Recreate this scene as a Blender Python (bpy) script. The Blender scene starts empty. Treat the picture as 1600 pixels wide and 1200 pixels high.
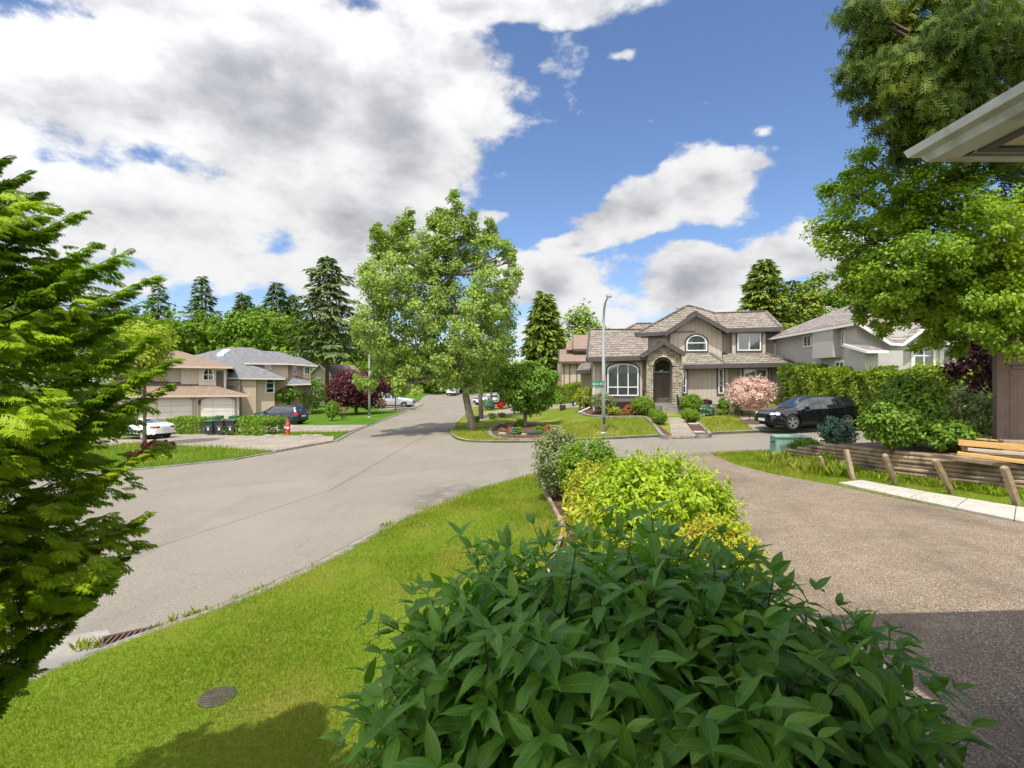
import bpy, bmesh, math, random
import numpy as np
from mathutils import Vector, Matrix
from mathutils.geometry import delaunay_2d_cdt

C = bpy.context.scene.collection
SC = bpy.context.scene
R = math.radians

# ------------------------------------------------------------------ camera
CZ = 3.0; F = 820.0
cam_d = bpy.data.cameras.new('camera'); cam = bpy.data.objects.new('camera', cam_d); C.objects.link(cam)
cam.location = (0, 0, CZ); cam.rotation_euler = (R(90), 0, 0)
cam_d.sensor_width = 36; cam_d.lens = 36 * F / 1600; cam_d.clip_start = 0.05; cam_d.clip_end = 6000
SC.camera = cam

# ------------------------------------------------------------------ sun, sky
SUN_EL = R(62)
travel = Vector((0.29 * math.cos(SUN_EL), 0.957 * math.cos(SUN_EL), -math.sin(SUN_EL)))
sl = bpy.data.lights.new('sun', 'SUN'); sl.energy = 3.6; sl.angle = R(0.5); sl.color = (1.0, 0.965, 0.90)
so = bpy.data.objects.new('sun', sl); C.objects.link(so)
so.rotation_euler = travel.to_track_quat('-Z', 'Y').to_euler(); so.location = (-20, -40, 60)

SC.view_settings.view_transform = 'Standard'; SC.view_settings.look = 'None'
SC.view_settings.exposure = 0.46; SC.view_settings.gamma = 1.0; SC.view_settings.use_curve_mapping = False
SC.cycles.max_bounces = 6; SC.cycles.diffuse_bounces = 3; SC.cycles.glossy_bounces = 3
SC.cycles.transmission_bounces = 4; SC.cycles.transparent_max_bounces = 8

class NT:
    """tiny node-graph helper"""
    def __init__(s, tree): s.t = tree; s.n = tree.nodes; s.l = tree.links
    def new(s, typ, **kw):
        n = s.n.new(typ)
        for k, v in kw.items(): setattr(n, k, v)
        return n
    def put(s, sock, v):
        if v is None: return
        if isinstance(v, bpy.types.NodeSocket): s.l.new(v, sock)
        else: sock.default_value = v
    def math(s, op, a, b=None, c=None, clamp=False):
        n = s.new('ShaderNodeMath', operation=op, use_clamp=clamp)
        s.put(n.inputs[0], a); s.put(n.inputs[1], b); s.put(n.inputs[2], c)
        return n.outputs[0]
    def vmath(s, op, a, b=None, out=0):
        n = s.new('ShaderNodeVectorMath', operation=op)
        s.put(n.inputs[0], a); s.put(n.inputs[1], b)
        return n.outputs[out]
    def noise(s, vec, scale, detail=4, rough=.5, dist=0, out=0):
        n = s.new('ShaderNodeTexNoise'); s.put(n.inputs['Vector'], vec)
        n.inputs['Scale'].default_value = scale; n.inputs['Detail'].default_value = detail
        n.inputs['Roughness'].default_value = rough; n.inputs['Distortion'].default_value = dist
        return n.outputs[out]
    def ramp(s, x, lo, hi, a=0.0, b=1.0, smooth=True):
        n = s.new('ShaderNodeMapRange'); n.interpolation_type = 'SMOOTHSTEP' if smooth else 'LINEAR'
        s.put(n.inputs[0], x); n.inputs[1].default_value = lo; n.inputs[2].default_value = hi
        n.inputs[3].default_value = a; n.inputs[4].default_value = b
        return n.outputs[0]
    def mix(s, fac, a, b, mode='MIX'):
        n = s.new('ShaderNodeMix', data_type='RGBA', blend_type=mode)
        s.put(n.inputs[0], fac)
        for i, v in ((6, a), (7, b)):
            if not isinstance(v, bpy.types.NodeSocket): v = (*v[:3], 1)
            s.put(n.inputs[i], v)
        return n.outputs[2]
    def bump(s, h, strength=.3, dist=.02):
        n = s.new('ShaderNodeBump'); n.inputs['Strength'].default_value = strength
        n.inputs['Distance'].default_value = dist; s.put(n.inputs['Height'], h)
        return n.outputs[0]

def build_world():
    w = bpy.data.worlds.new('World'); SC.world = w; w.use_nodes = True
    t = NT(w.node_tree); t.n.clear()
    out = t.new('ShaderNodeOutputWorld')
    sky = t.new('ShaderNodeTexSky', sky_type='NISHITA')
    sky.sun_disc = False; sky.sun_elevation = SUN_EL; sky.sun_rotation = R(197)
    sky.altitude = 50; sky.air_density = 1.0; sky.dust_density = 0.5; sky.ozone_density = 2.2
    bg1 = t.new('ShaderNodeBackground'); bg1.inputs[1].default_value = 0.14
    skyc = t.mix(1.0, sky.outputs[0], (0.74, 0.80, 0.92), 'MULTIPLY')
    t.l.new(skyc, bg1.inputs[0])
    tc = t.new('ShaderNodeTexCoord'); d = t.vmath('NORMALIZE', tc.outputs['Generated'])
    sep = t.new('ShaderNodeSeparateXYZ'); t.l.new(d, sep.inputs[0])
    az = t.math('ARCTAN2', sep.outputs[0], sep.outputs[1]); el = t.math('ARCSINE', sep.outputs[2])
    comb = t.new('ShaderNodeCombineXYZ'); t.l.new(az, comb.inputs[0]); t.l.new(el, comb.inputs[1])
    q = t.vmath('MULTIPLY', d, (1, 1, 1.7))
    warp = t.vmath('SUBTRACT', t.noise(q, 3.2, 5, .55, out=1), (.5, .5, .5))
    warp = t.vmath('MULTIPLY', warp, (.24, .17, 0))
    P = t.vmath('ADD', comb.outputs[0], warp)
    # cloud banks, given by azimuth / elevation in degrees: az, el, half width, half height, weight
    banks = [(150,150,330,140,1.1),(420,160,330,190,1.15),(630,190,170,210,1.1),(230,330,300,120,1.05),(540,330,230,115,1.05),
             (450,430,330,75,.8),(60,420,200,80,.9),(765,345,62,42,.75),(-100,150,250,250,1.0),
             (838,115,70,62,.36),(1000,335,96,54,1.1),(1095,300,120,70,1.15),(1165,262,84,44,.95),(912,380,42,30,.9),(1205,200,40,22,.42),(1000,200,34,24,.42),
             (862,452,125,58,1.1),(1090,445,160,64,1.1),(1235,405,140,64,1.1),(1340,470,160,70,1.0),(1000,520,260,40,1.0),(1500,480,200,90,.9),
             (960,120,40,16,.42),(700,20,300,60,.9),(300,20,500,80,1.0)]
    field = None
    for (cx, cy, a, b, wt) in banks:
        u = (cx - 800) / F; v = (600 - cy) / F
        A = math.atan(u); E = math.atan(v * math.cos(A)); sx = a / F * math.cos(A) ** 2; sy = b / F * math.cos(A) * math.cos(E) ** 2
        dd = t.vmath('SUBTRACT', P, (A, E, 0)); dd = t.vmath('MULTIPLY', dd, (1 / sx, 1 / sy, 0))
        ln = t.vmath('LENGTH', dd, out=1)
        f = t.math('MULTIPLY_ADD', ln, -wt * .74, wt)
        field = f if field is None else t.math('SMOOTH_MAX', field, f, .05)
    # the half of the sky behind the camera
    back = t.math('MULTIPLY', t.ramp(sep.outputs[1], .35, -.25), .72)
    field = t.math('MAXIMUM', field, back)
    n1 = t.noise(q, 6.0, 12, .58); n2 = t.noise(t.vmath('ADD', q, (3.1, 1.7, .4)), 2.1, 6, .5)
    n3 = t.noise(t.vmath('ADD', q, (-.012, -.05, .07)), 6.0, 12, .58)
    dens = t.math('ADD', field, t.math('MULTIPLY_ADD', n1, 1.6, -.80))
    dens = t.math('ADD', dens, t.math('MULTIPLY_ADD', n2, .5, -.25))
    alpha = t.ramp(dens, .22, .44)
    hz = t.ramp(el, .0, .16, .5, 0)
    alpha = t.math('MAXIMUM', alpha, hz)
    # thick parts and undersides are grey, edges bright
    thick = t.ramp(dens, .55, 1.25)
    relief = t.math('MULTIPLY', t.math('SUBTRACT', n3, n1), 2.8)
    g = t.math('MULTIPLY_ADD', thick, .80, .04)
    g = t.math('ADD', g, t.math('MULTIPLY_ADD', n2, 1.5, -.62))
    g = t.math('ADD', g, relief)
    g = t.ramp(g, -.3, 1.4, 0, 1)
    col = t.mix(g, (.66, .66, .665), (.27, .28, .31))
    # clouds brightened towards the sun, behind the camera, as added fill light
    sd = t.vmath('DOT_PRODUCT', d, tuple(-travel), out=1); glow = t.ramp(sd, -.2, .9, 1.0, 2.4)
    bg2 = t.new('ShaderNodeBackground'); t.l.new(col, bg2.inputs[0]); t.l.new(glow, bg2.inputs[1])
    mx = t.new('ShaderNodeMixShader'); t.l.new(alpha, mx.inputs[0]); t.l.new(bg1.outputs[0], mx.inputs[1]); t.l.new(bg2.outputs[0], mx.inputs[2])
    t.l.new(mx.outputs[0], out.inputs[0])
build_world()

# ------------------------------------------------------------------ tagging
def tag(o, label=None, cat=None, group=None, kind=None):
    if label: o['label'] = label
    if cat: o['category'] = cat
    if group: o['group'] = group
    if kind: o['kind'] = kind
    return o
def thing(name, label, cat, loc=(0, 0, 0), rz=0, group=None):
    o = bpy.data.objects.new(name, None); C.objects.link(o); o.empty_display_size = .2
    o.location = loc; o.rotation_euler = (0, 0, rz)
    return tag(o, label, cat, group)
def kids(o): return [c for c in C.objects if c.parent == o]
def copy_tree(o, parent=None):
    c = o.copy(); C.objects.link(c); c.parent = parent
    for ch in kids(o): copy_tree(ch, c)
    return c

# ------------------------------------------------------------------ materials
def mat(name, c1, c2=None, scale=4, rough=.7, bump=0, bscale=30, spec=.3, metal=0, detail=5, c3=None, s3=.6, coords='Object', bdist=.01, coat=0):
    m = bpy.data.materials.new(name); m.use_nodes = True
    t = NT(m.node_tree); b = t.n['Principled BSDF']
    tc = t.new('ShaderNodeTexCoord'); v = tc.outputs[coords]
    if c2 is None: c2 = tuple(x * .85 for x in c1)
    col = t.mix(t.ramp(t.noise(v, scale, detail, .6), .3, .7), c1, c2)
    if c3: col = t.mix(t.ramp(t.noise(v, s3, 3, .5), .45, .7), col, c3)
    t.l.new(col, b.inputs['Base Color'])
    b.inputs['Roughness'].default_value = rough; b.inputs['Metallic'].default_value = metal
    b.inputs['Specular IOR Level'].default_value = spec; b.inputs['Coat Weight'].default_value = coat
    b.inputs['Coat Roughness'].default_value = .03
    if bump: t.l.new(t.bump(t.noise(v, bscale, 4, .6), bump, bdist), b.inputs['Normal'])
    return m

def leafmat(name, c1, c2, c3=None, trans=.35, rough=.5, spec=.35, cs=.8, veins=False):
    """c1..c2 chosen leaf by leaf through the 'var' attribute, c3 in drifts"""
    m = bpy.data.materials.new(name); m.use_nodes = True
    t = NT(m.node_tree); b = t.n['Principled BSDF']; o = t.n['Material Output']
    at = t.new('ShaderNodeAttribute', attribute_name='var')
    col = t.mix(at.outputs['Fac'], c1, c2)
    tc = t.new('ShaderNodeTexCoord')
    if c3: col = t.mix(t.ramp(t.noise(tc.outputs['Object'], cs, 3, .5), .45, .65, 0, .75), col, c3)
    if veins:
        uv = t.new('ShaderNodeUVMap', uv_map='UVMap'); sp = t.new('ShaderNodeSeparateXYZ'); t.l.new(uv.outputs[0], sp.inputs[0])
        ax = t.math('ABSOLUTE', sp.outputs[0])
        mid = t.ramp(ax, .0, .07, 1, 0)
        ph = t.math('FRACT', t.math('MULTIPLY', t.math('SUBTRACT', sp.outputs[1], t.math('MULTIPLY', ax, .35)), 7.5))
        vv = t.ramp(t.math('ABSOLUTE', t.math('SUBTRACT', ph, .5)), .38, .5, 0, .55)
        vein = t.math('MAXIMUM', mid, vv)
        col = t.mix(t.math('MULTIPLY', vein, .38), col, tuple(min(1, x * 2.2 + .02) for x in c2))
        h = t.math('ADD', vein, t.math('MULTIPLY', t.noise(tc.outputs['Object'], 160, 2), .5))
        t.l.new(t.bump(h, -.5, .002), b.inputs['Normal'])
    t.l.new(col, b.inputs['Base Color']); b.inputs['Roughness'].default_value = rough; b.inputs['Specular IOR Level'].default_value = spec
    tr = t.new('ShaderNodeBsdfTranslucent'); t.l.new(t.mix(1, col, (1.15, 1.25, .5), 'MULTIPLY'), tr.inputs[0])
    mx = t.new('ShaderNodeMixShader'); mx.inputs[0].default_value = trans
    t.l.new(b.outputs[0], mx.inputs[1]); t.l.new(tr.outputs[0], mx.inputs[2]); t.l.new(mx.outputs[0], o.inputs[0])
    return m

def roofmat(name, c1, c2, c3, row=.19, wid=.22, moss=None):
    m = bpy.data.materials.new(name); m.use_nodes = True
    t = NT(m.node_tree); b = t.n['Principled BSDF']
    uv = t.new('ShaderNodeUVMap', uv_map='UVMap')
    wob = t.vmath('MULTIPLY', t.vmath('SUBTRACT', t.noise(uv.outputs[0], 1.7, 3, .6, out=1), (.5, .5, .5)), (.05, .03, 0))
    v = t.vmath('ADD', uv.outputs[0], wob)
    br = t.new('ShaderNodeTexBrick'); t.l.new(v, br.inputs[0])
    br.inputs['Color1'].default_value = (*c1, 1); br.inputs['Color2'].default_value = (*c2, 1); br.inputs['Mortar'].default_value = (*[x * .22 for x in c1], 1)
    br.inputs['Scale'].default_value = 1; br.inputs['Brick Width'].default_value = wid; br.inputs['Row Height'].default_value = row
    br.inputs['Mortar Size'].default_value = .018; br.inputs['Mortar Smooth'].default_value = .3; br.inputs['Bias'].default_value = 0
    col = t.mix(t.ramp(t.noise(v, 9, 3, .7), .52, .68), br.outputs[0], c3)
    if moss: col = t.mix(t.ramp(t.noise(v, 1.1, 4, .6), .5, .7, 0, .5), col, moss)
    t.l.new(col, b.inputs['Base Color']); b.inputs['Roughness'].default_value = .9; b.inputs['Specular IOR Level'].default_value = .1
    sp = t.new('ShaderNodeSeparateXYZ'); t.l.new(v, sp.inputs[0])
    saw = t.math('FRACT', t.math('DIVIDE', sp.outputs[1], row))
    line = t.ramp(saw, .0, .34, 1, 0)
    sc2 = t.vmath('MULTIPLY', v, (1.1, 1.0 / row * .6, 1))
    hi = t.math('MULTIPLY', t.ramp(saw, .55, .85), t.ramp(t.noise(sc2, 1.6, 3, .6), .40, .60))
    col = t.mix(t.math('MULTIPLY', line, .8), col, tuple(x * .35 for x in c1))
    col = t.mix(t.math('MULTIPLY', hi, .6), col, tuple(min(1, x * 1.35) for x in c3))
    t.l.new(col, b.inputs['Base Color'])
    t.l.new(t.bump(t.math('MULTIPLY', saw, -1), .8, .05), b.inputs['Normal'])
    return m

def sidingmat(name, c1, c2, pitch=.3, groove=.35):
    m = bpy.data.materials.new(name); m.use_nodes = True
    t = NT(m.node_tree); b = t.n['Principled BSDF']
    uv = t.new('ShaderNodeUVMap', uv_map='UVMap'); sp = t.new('ShaderNodeSeparateXYZ'); t.l.new(uv.outputs[0], sp.inputs[0])
    fr = t.math('FRACT', t.math('DIVIDE', sp.outputs[0], pitch))
    gr = t.ramp(fr, .03, .13, 1, 0)
    col = t.mix(t.ramp(t.noise(uv.outputs[0], 1.2, 5, .6), .35, .7), c1, c2)
    col = t.mix(t.math('MULTIPLY', gr, groove), col, tuple(x * .4 for x in c1))
    t.l.new(col, b.inputs['Base Color']); b.inputs['Roughness'].default_value = .75; b.inputs['Specular IOR Level'].default_value = .2
    t.l.new(t.bump(gr, -.5, .02), b.inputs['Normal'])
    return m

def stonemat():
    m = bpy.data.materials.new('ledgestone'); m.use_nodes = True
    t = NT(m.node_tree); b = t.n['Principled BSDF']
    uv = t.new('ShaderNodeUVMap', uv_map='UVMap')
    wob = t.vmath('MULTIPLY', t.vmath('SUBTRACT', t.noise(uv.outputs[0], 5, 3, .6, out=1), (.5, .5, .5)), (.12, .08, 0))
    v = t.vmath('ADD', uv.outputs[0], wob)
    br = t.new('ShaderNodeTexBrick'); t.l.new(v, br.inputs[0])
    br.inputs['Color1'].default_value = (.50, .42, .31, 1); br.inputs['Color2'].default_value = (.28, .23, .17, 1); br.inputs['Mortar'].default_value = (.07, .055, .04, 1)
    br.inputs['Scale'].default_value = 1; br.inputs['Brick Width'].default_value = .42; br.inputs['Row Height'].default_value = .15
    br.inputs['Mortar Size'].default_value = .022; br.inputs['Mortar Smooth'].default_value = .4
    col = t.mix(t.ramp(t.noise(v, 3, 4), .4, .7, 0, .6), br.outputs[0], (.55, .50, .42))
    t.l.new(col, b.inputs['Base Color']); b.inputs['Roughness'].default_value = .9
    t.l.new(t.bump(br.outputs[1], -.9, .05), b.inputs['Normal'])
    return m

def glassmat(name='window_glass', tint=(.9, .95, .95), base=.12):
    m = bpy.data.materials.new(name); m.use_nodes = True
    t = NT(m.node_tree); t.n.clear(); o = t.new('ShaderNodeOutputMaterial')
    fr = t.new('ShaderNodeFresnel'); fr.inputs[0].default_value = 1.5
    gl = t.new('ShaderNodeBsdfGlossy'); gl.inputs['Roughness'].default_value = .02
    tr = t.new('ShaderNodeBsdfTransparent'); tr.inputs[0].default_value = (*tint, 1)
    f = t.math('MULTIPLY_ADD', fr.outputs[0], 1.0, base, clamp=True)
    mx = t.new('ShaderNodeMixShader'); t.l.new(f, mx.inputs[0]); t.l.new(tr.outputs[0], mx.inputs[1]); t.l.new(gl.outputs[0], mx.inputs[2]); t.l.new(mx.outputs[0], o.inputs[0])
    return m

def aggregate(name, c1, c2, c3, fine=95, stain=(.1, .08, .06)):
    m = bpy.data.materials.new(name); m.use_nodes = True
    t = NT(m.node_tree); b = t.n['Principled BSDF']
    tc = t.new('ShaderNodeTexCoord'); v = tc.outputs['Object']
    vo = t.new('ShaderNodeTexVoronoi'); t.l.new(v, vo.inputs['Vector']); vo.inputs['Scale'].default_value = fine
    sp = t.new('ShaderNodeSeparateColor'); t.l.new(vo.outputs['Color'], sp.inputs[0])
    col = t.mix(t.ramp(sp.outputs[0], .2, .8), c1, c2)
    col = t.mix(t.ramp(sp.outputs[1], .72, .9), col, c3)
    col = t.mix(t.ramp(t.noise(v, .55, 5, .6), .45, .75, 0, .55), col, stain)
    col = t.mix(t.ramp(t.noise(v, 2.5, 4, .6), .4, .8, 0, .25), col, c3)
    st = t.new('ShaderNodeMapping'); t.l.new(v, st.inputs[0]); st.inputs['Scale'].default_value = (1.1, .16, 1)
    col = t.mix(t.ramp(t.noise(st.outputs[0], 1.0, 5, .65), .5, .7, 0, .4), col, stain)
    t.l.new(col, b.inputs['Base Color']); b.inputs['Roughness'].default_value = .85; b.inputs['Specular IOR Level'].default_value = .25
    t.l.new(t.bump(vo.outputs['Distance'], -.6, .006), b.inputs['Normal'])
    return m

def roadmat():
    m = bpy.data.materials.new('road_surface'); m.use_nodes = True
    t = NT(m.node_tree); b = t.n['Principled BSDF']
    tc = t.new('ShaderNodeTexCoord'); v = tc.outputs['Object']
    fine = t.noise(v, 70, 3, .8)
    col = t.mix(t.ramp(fine, .34, .66), (.135, .116, .092), (.33, .293, .238))
    col = t.mix(t.ramp(t.noise(v, .22, 5, .6), .42, .7, 0, .5), col, (.29, .26, .212))
    st = t.new('ShaderNodeMapping'); t.l.new(v, st.inputs[0]); st.inputs['Rotation'].default_value = (0, 0, R(-24)); st.inputs['Scale'].default_value = (1.6, .22, 1)
    col = t.mix(t.ramp(t.noise(st.outputs[0], .9, 6, .65), .48, .74, 0, .3), col, (.15, .135, .12))
    # dark smear near the inner corner
    d = t.vmath('LENGTH', t.vmath('MULTIPLY', t.vmath('SUBTRACT', v, (-1.6, 14.0, 0)), (.7, .4, 0)), out=1)
    col = t.mix(t.math('MULTIPLY', t.ramp(d, .2, 1.3, .6, 0), t.ramp(t.noise(v, 2, 5), .35, .6)), col, (.10, .09, .08))
    vo = t.new('ShaderNodeTexVoronoi', feature='DISTANCE_TO_EDGE'); t.l.new(t.vmath('ADD', v, t.vmath('MULTIPLY', t.noise(v, .8, 5, .6, out=1), (1.6, 1.6, 0))), vo.inputs['Vector']); vo.inputs['Scale'].default_value = .16
    crk = t.math('MULTIPLY', t.ramp(vo.outputs['Distance'], .0, .0035, 1, 0), t.ramp(t.noise(v, .12, 2), .46, .56))
    col = t.mix(t.math('MULTIPLY', crk, .3), col, (.06, .05, .042))
    col = t.mix(t.ramp(t.noise(v, 1.4, 6, .75), .60, .74, 0, .4), col, (.12, .105, .09))
    # the long joint and the cross joints of the paving, plus thin cracks
    def line(ax, ay, bx, by, w):
        L = math.hypot(bx - ax, by - ay); nx, ny = -(by - ay) / L, (bx - ax) / L
        wv = t.vmath('ADD', v, t.vmath('MULTIPLY', t.vmath('SUBTRACT', t.noise(v, 1.3, 4, out=1), (.5, .5, .5)), (.05, .05, 0)))
        dn = t.math('ABSOLUTE', t.vmath('DOT_PRODUCT', t.vmath('SUBTRACT', wv, (ax, ay, 0)), (nx, ny, 0), out=1))
        al = t.vmath('DOT_PRODUCT', t.vmath('SUBTRACT', v, (ax, ay, 0)), ((bx - ax) / L, (by - ay) / L, 0), out=1)
        inside = t.math('MULTIPLY', t.math('GREATER_THAN', al, 0), t.math('LESS_THAN', al, L))
        return t.math('MULTIPLY', t.ramp(dn, w * .5, w, 1, 0), inside)
    ln = line(-9.2, 3.0, -5.4, 15.6, .022)
    for a in ((-5.4, 15.6, -5.3, 40, .03), (-11.4, 16.2, -6.5, 17.9, .02), (-5.4, 17.6, 4, 22.8, .03)):
        ln = t.math('MAXIMUM', ln, line(*a))
    col = t.mix(t.math('MULTIPLY', ln, .7), col, (.05, .045, .04))
    t.l.new(col, b.inputs['Base Color']); b.inputs['Roughness'].default_value = .9; b.inputs['Specular IOR Level'].default_value = .2
    t.l.new(t.bump(fine, .35, .006), b.inputs['Normal'])
    return m

def lawnmat(name='lawn', c1=(.13, .21, .014), c2=(.24, .31, .03), dry=(.30, .26, .06), drys=.75, amt=.7):
    m = bpy.data.materials.new(name); m.use_nodes = True
    t = NT(m.node_tree); b = t.n['Principled BSDF']
    tc = t.new('ShaderNodeTexCoord'); v = tc.outputs['Object']
    col = t.mix(t.ramp(t.noise(v, 28, 4, .7), .35, .65), c1, c2)
    col = t.mix(t.ramp(t.noise(v, drys, 5, .6), .45, .68, 0, amt), col, dry)
    col = t.mix(t.ramp(t.noise(v, .28, 3, .6), .4, .7, 0, .5), col, c1)
    t.l.new(col, b.inputs['Base Color']); b.inputs['Roughness'].default_value = .95; b.inputs['Specular IOR Level'].default_value = .05
    t.l.new(t.bump(t.noise(v, 45, 3, .8), .9, .04), b.inputs['Normal'])
    return m

def paintmat(name, c, metal=.3, rough=.25):
    m = bpy.data.materials.new(name); m.use_nodes = True
    b = m.node_tree.nodes['Principled BSDF']; t = NT(m.node_tree)
    tc = t.new('ShaderNodeTexCoord')
    col = t.mix(t.noise(tc.outputs['Object'], 2.5, 3), c, tuple(x * .86 for x in c)); t.l.new(col, b.inputs['Base Color'])
    b.inputs['Metallic'].default_value = metal; b.inputs['Roughness'].default_value = rough; b.inputs['Coat Weight'].default_value = 1; b.inputs['Coat Roughness'].default_value = .03
    return m

M = {}
M['road'] = roadmat()
M['lawn'] = lawnmat(); M['lawn_far'] = lawnmat('lawn_far', (.10, .16, .014), (.21, .25, .035), (.36, .29, .08), .5, .8)
M['lawn_left'] = lawnmat('lawn_left', (.05, .14, .012), (.11, .2, .02), (.2, .2, .04), .5, .4)
M['drive'] = aggregate('aggregate_drive', (.13, .095, .064), (.25, .187, .128), (.42, .35, .26), 95, (.10, .07, .048))
M['drive2'] = aggregate('paver_drive', (.22, .18, .14), (.33, .28, .22), (.42, .37, .30), 20, (.16, .13, .11))
M['conc'] = mat('concrete', (.34, .315, .275), (.26, .24, .21), 6, .9, .4, 60, c3=(.22, .2, .17), s3=1.3)
M['conc_d'] = mat('kerb_concrete', (.30, .27, .23), (.2, .18, .15), 8, .9, .4, 60, c3=(.15, .13, .11), s3=2)
M['slab'] = mat('paving_slab', (.52, .48, .42), (.42, .385, .33), 5, .9, .3, 80)
M['bark_mulch'] = mat('bark_mulch', (.13, .065, .04), (.05, .027, .018), 38, .95, 1, 60, bdist=.03, c3=(.22, .12, .08), s3=14)
M['dirt'] = mat('dirt', (.26, .17, .11), (.14, .09, .06), 20, .95, .8, 30, bdist=.03)
M['terrain'] = mat('terrain', (.08, .12, .03), (.11, .13, .04), .5, .95)
M['siding'] = sidingmat('board_siding', (.51, .445, .36), (.46, .40, .325), .30, .55)
M['siding_d'] = mat('base_trim', (.17, .145, .125), (.14, .12, .10), 3, .7)
M['trim'] = mat('dark_trim', (.095, .082, .08), (.075, .065, .062), 3, .55)
M['white'] = mat('white_vinyl', (.78, .77, .74), (.72, .71, .68), 3, .45)
M['shake'] = roofmat('cedar_shake', (.17, .142, .115), (.225, .192, .158), (.38, .34, .285), .40, .34)
M['shake2'] = roofmat('cedar_shake_grey', (.20, .17, .15), (.26, .225, .20), (.40, .36, .32), .38, .34)
M['shingle_b'] = roofmat('brown_shingle', (.27, .19, .14), (.33, .24, .18), (.38, .29, .22), .15, .3)
M['shingle_g'] = roofmat('grey_shingle', (.17, .17, .18), (.235, .235, .245), (.30, .30, .30), .15, .3)
M['stone'] = stonemat()
M['door'] = mat('door_paint', (.15, .12, .10), (.13, .105, .088), 2, .45)
M['stucco_t'] = mat('tan_stucco', (.55, .44, .34), (.50, .40, .31), 2, .9, .15, 80)
M['stucco_c'] = mat('cream_stucco', (.62, .56, .47), (.57, .51, .43), 2, .9, .15, 80)
M['stucco_g'] = mat('grey_stucco', (.47, .45, .42), (.43, .41, .38), 2, .9, .15, 80)
M['gar'] = sidingmat('garage_door', (.60, .57, .50), (.55, .52, .46), 1.6, .2)
M['glass'] = glassmat()
M['curtain'] = mat('curtain', (.30, .34, .31), (.22, .25, .23), 3, .9)
M['dark_interior'] = mat('dark_room', (.05, .055, .055), (.03, .033, .035), 1.5, .9)
M['metal'] = mat('galvanised_steel', (.52, .56, .60), (.44, .48, .52), 3, .45, metal=.35)
M['metal_d'] = mat('dark_metal', (.03, .03, .03), (.02, .02, .02), 5, .5)
M['rust'] = mat('rusty_iron', (.16, .095, .07), (.09, .055, .045), 18, .85, .5, 60)
M['wood_grey'] = mat('weathered_timber', (.40, .30, .195), (.24, .17, .11), 5, .85, .5, 40, c3=(.13, .09, .06), s3=1.6)
M['wood_post'] = mat('timber_post', (.38, .29, .19), (.27, .20, .13), 7, .85, .4, 40)
M['wood_new'] = mat('cedar_board', (.66, .40, .15), (.55, .31, .11), 6, .7, .2, 40)
M['wood_pale'] = mat('grey_board', (.52, .44, .33), (.42, .35, .26), 6, .8, .2, 40)
M['fence'] = sidingmat('fence_stain', (.20, .145, .115), (.16, .115, .09), .14, .6)
M['fence_p'] = mat('fence_post', (.185, .135, .11), (.15, .108, .088), 6, .75, .3, 30)
M['bark'] = mat('grey_bark', (.27, .235, .19), (.13, .11, .088), 9, .95, 1, 25, bdist=.04)
M['bark_b'] = mat('brown_bark', (.15, .10, .07), (.07, .048, .035), 9, .95, 1, 25, bdist=.03)
M['stem'] = mat('brown_stem', (.12, .075, .045), (.07, .045, .03), 20, .7)
M['green_box'] = mat('utility_green', (.22, .36, .28), (.18, .30, .235), 3, .55, c3=(.27, .40, .33), s3=5)
M['bin'] = mat('bin_plastic', (.045, .045, .047), (.035, .035, .037), 5, .5)
M['bin_green'] = mat('lid_green', (.01, .16, .07), None, 5, .5); M['bin_blue'] = mat('lid_blue', (.02, .04, .25), None, 5, .5)
M['hydrant'] = mat('hydrant_red', (.62, .07, .05), (.5, .05, .04), 8, .5); M['hyd_w'] = mat('hydrant_cap', (.7, .66, .62), None, 8, .5)
M['sign'] = mat('sign_green', (.0, .20, .11), None, 5, .4); M['sign_w'] = mat('sign_white', (.8, .85, .8), None, 5, .5)
M['gutter'] = mat('gutter_white', (.66, .66, .65), (.54, .54, .53), 7, .4, c3=(.40, .40, .385), s3=5)
M['soffit'] = sidingmat('soffit_panel', (.80, .74, .60), (.76, .70, .57), .1, .3)
M['soffit_d'] = mat('soffit_beam', (.16, .17, .17), (.11, .115, .115), 5, .7)
M['tyre'] = mat('tyre_rubber', (.022, .022, .022), (.03, .03, .03), 20, .85)
M['rim'] = mat('alloy', (.55, .55, .56), (.45, .45, .46), 5, .3, metal=.8)
M['rim_d'] = mat('alloy_dark', (.06, .06, .065), None, 5, .4, metal=.6)
M['blackplastic'] = mat('black_plastic', (.015, .015, .016), None, 5, .5)
M['carglass'] = mat('car_glass', (.012, .015, .018), (.01, .012, .014), 2, .04, spec=.8, coat=1)
M['lamp_w'] = mat('lamp_glass', (.75, .78, .8), (.5, .52, .55), 9, .1, spec=.6); M['lamp_r'] = mat('tail_red', (.45, .01, .015), (.25, .0, .01), 9, .15, spec=.6)
M['plate'] = mat('plate', (.7, .72, .75), (.5, .55, .65), 30, .5)
M['rock'] = mat('rock', (.38, .34, .28), (.22, .19, .16), 5, .9, .6, 20)
M['pot'] = mat('barrel', (.10, .085, .07), (.06, .05, .045), 8, .8)
M['red_petal'] = leafmat('red_petal', (.55, .02, .03), (.75, .04, .06), trans=.2)
M['l_gold'] = leafmat('l_gold', (.17, .31, .012), (.42, .52, .025), (.30, .43, .02), .35, cs=2.0, veins=True)
M['l_gold2'] = leafmat('l_gold_new', (.36, .44, .03), (.55, .54, .04), (.45, .30, .04), .35, cs=5)
M['l_dark'] = leafmat('l_laurel', (.095, .25, .03), (.25, .46, .07), (.15, .34, .045), .34, .42, .5, 1.2, True)
M['l_young'] = leafmat('l_laurel_young', (.18, .36, .05), (.24, .42, .07), None, .3, .4, .5, 1.2, True)
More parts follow.
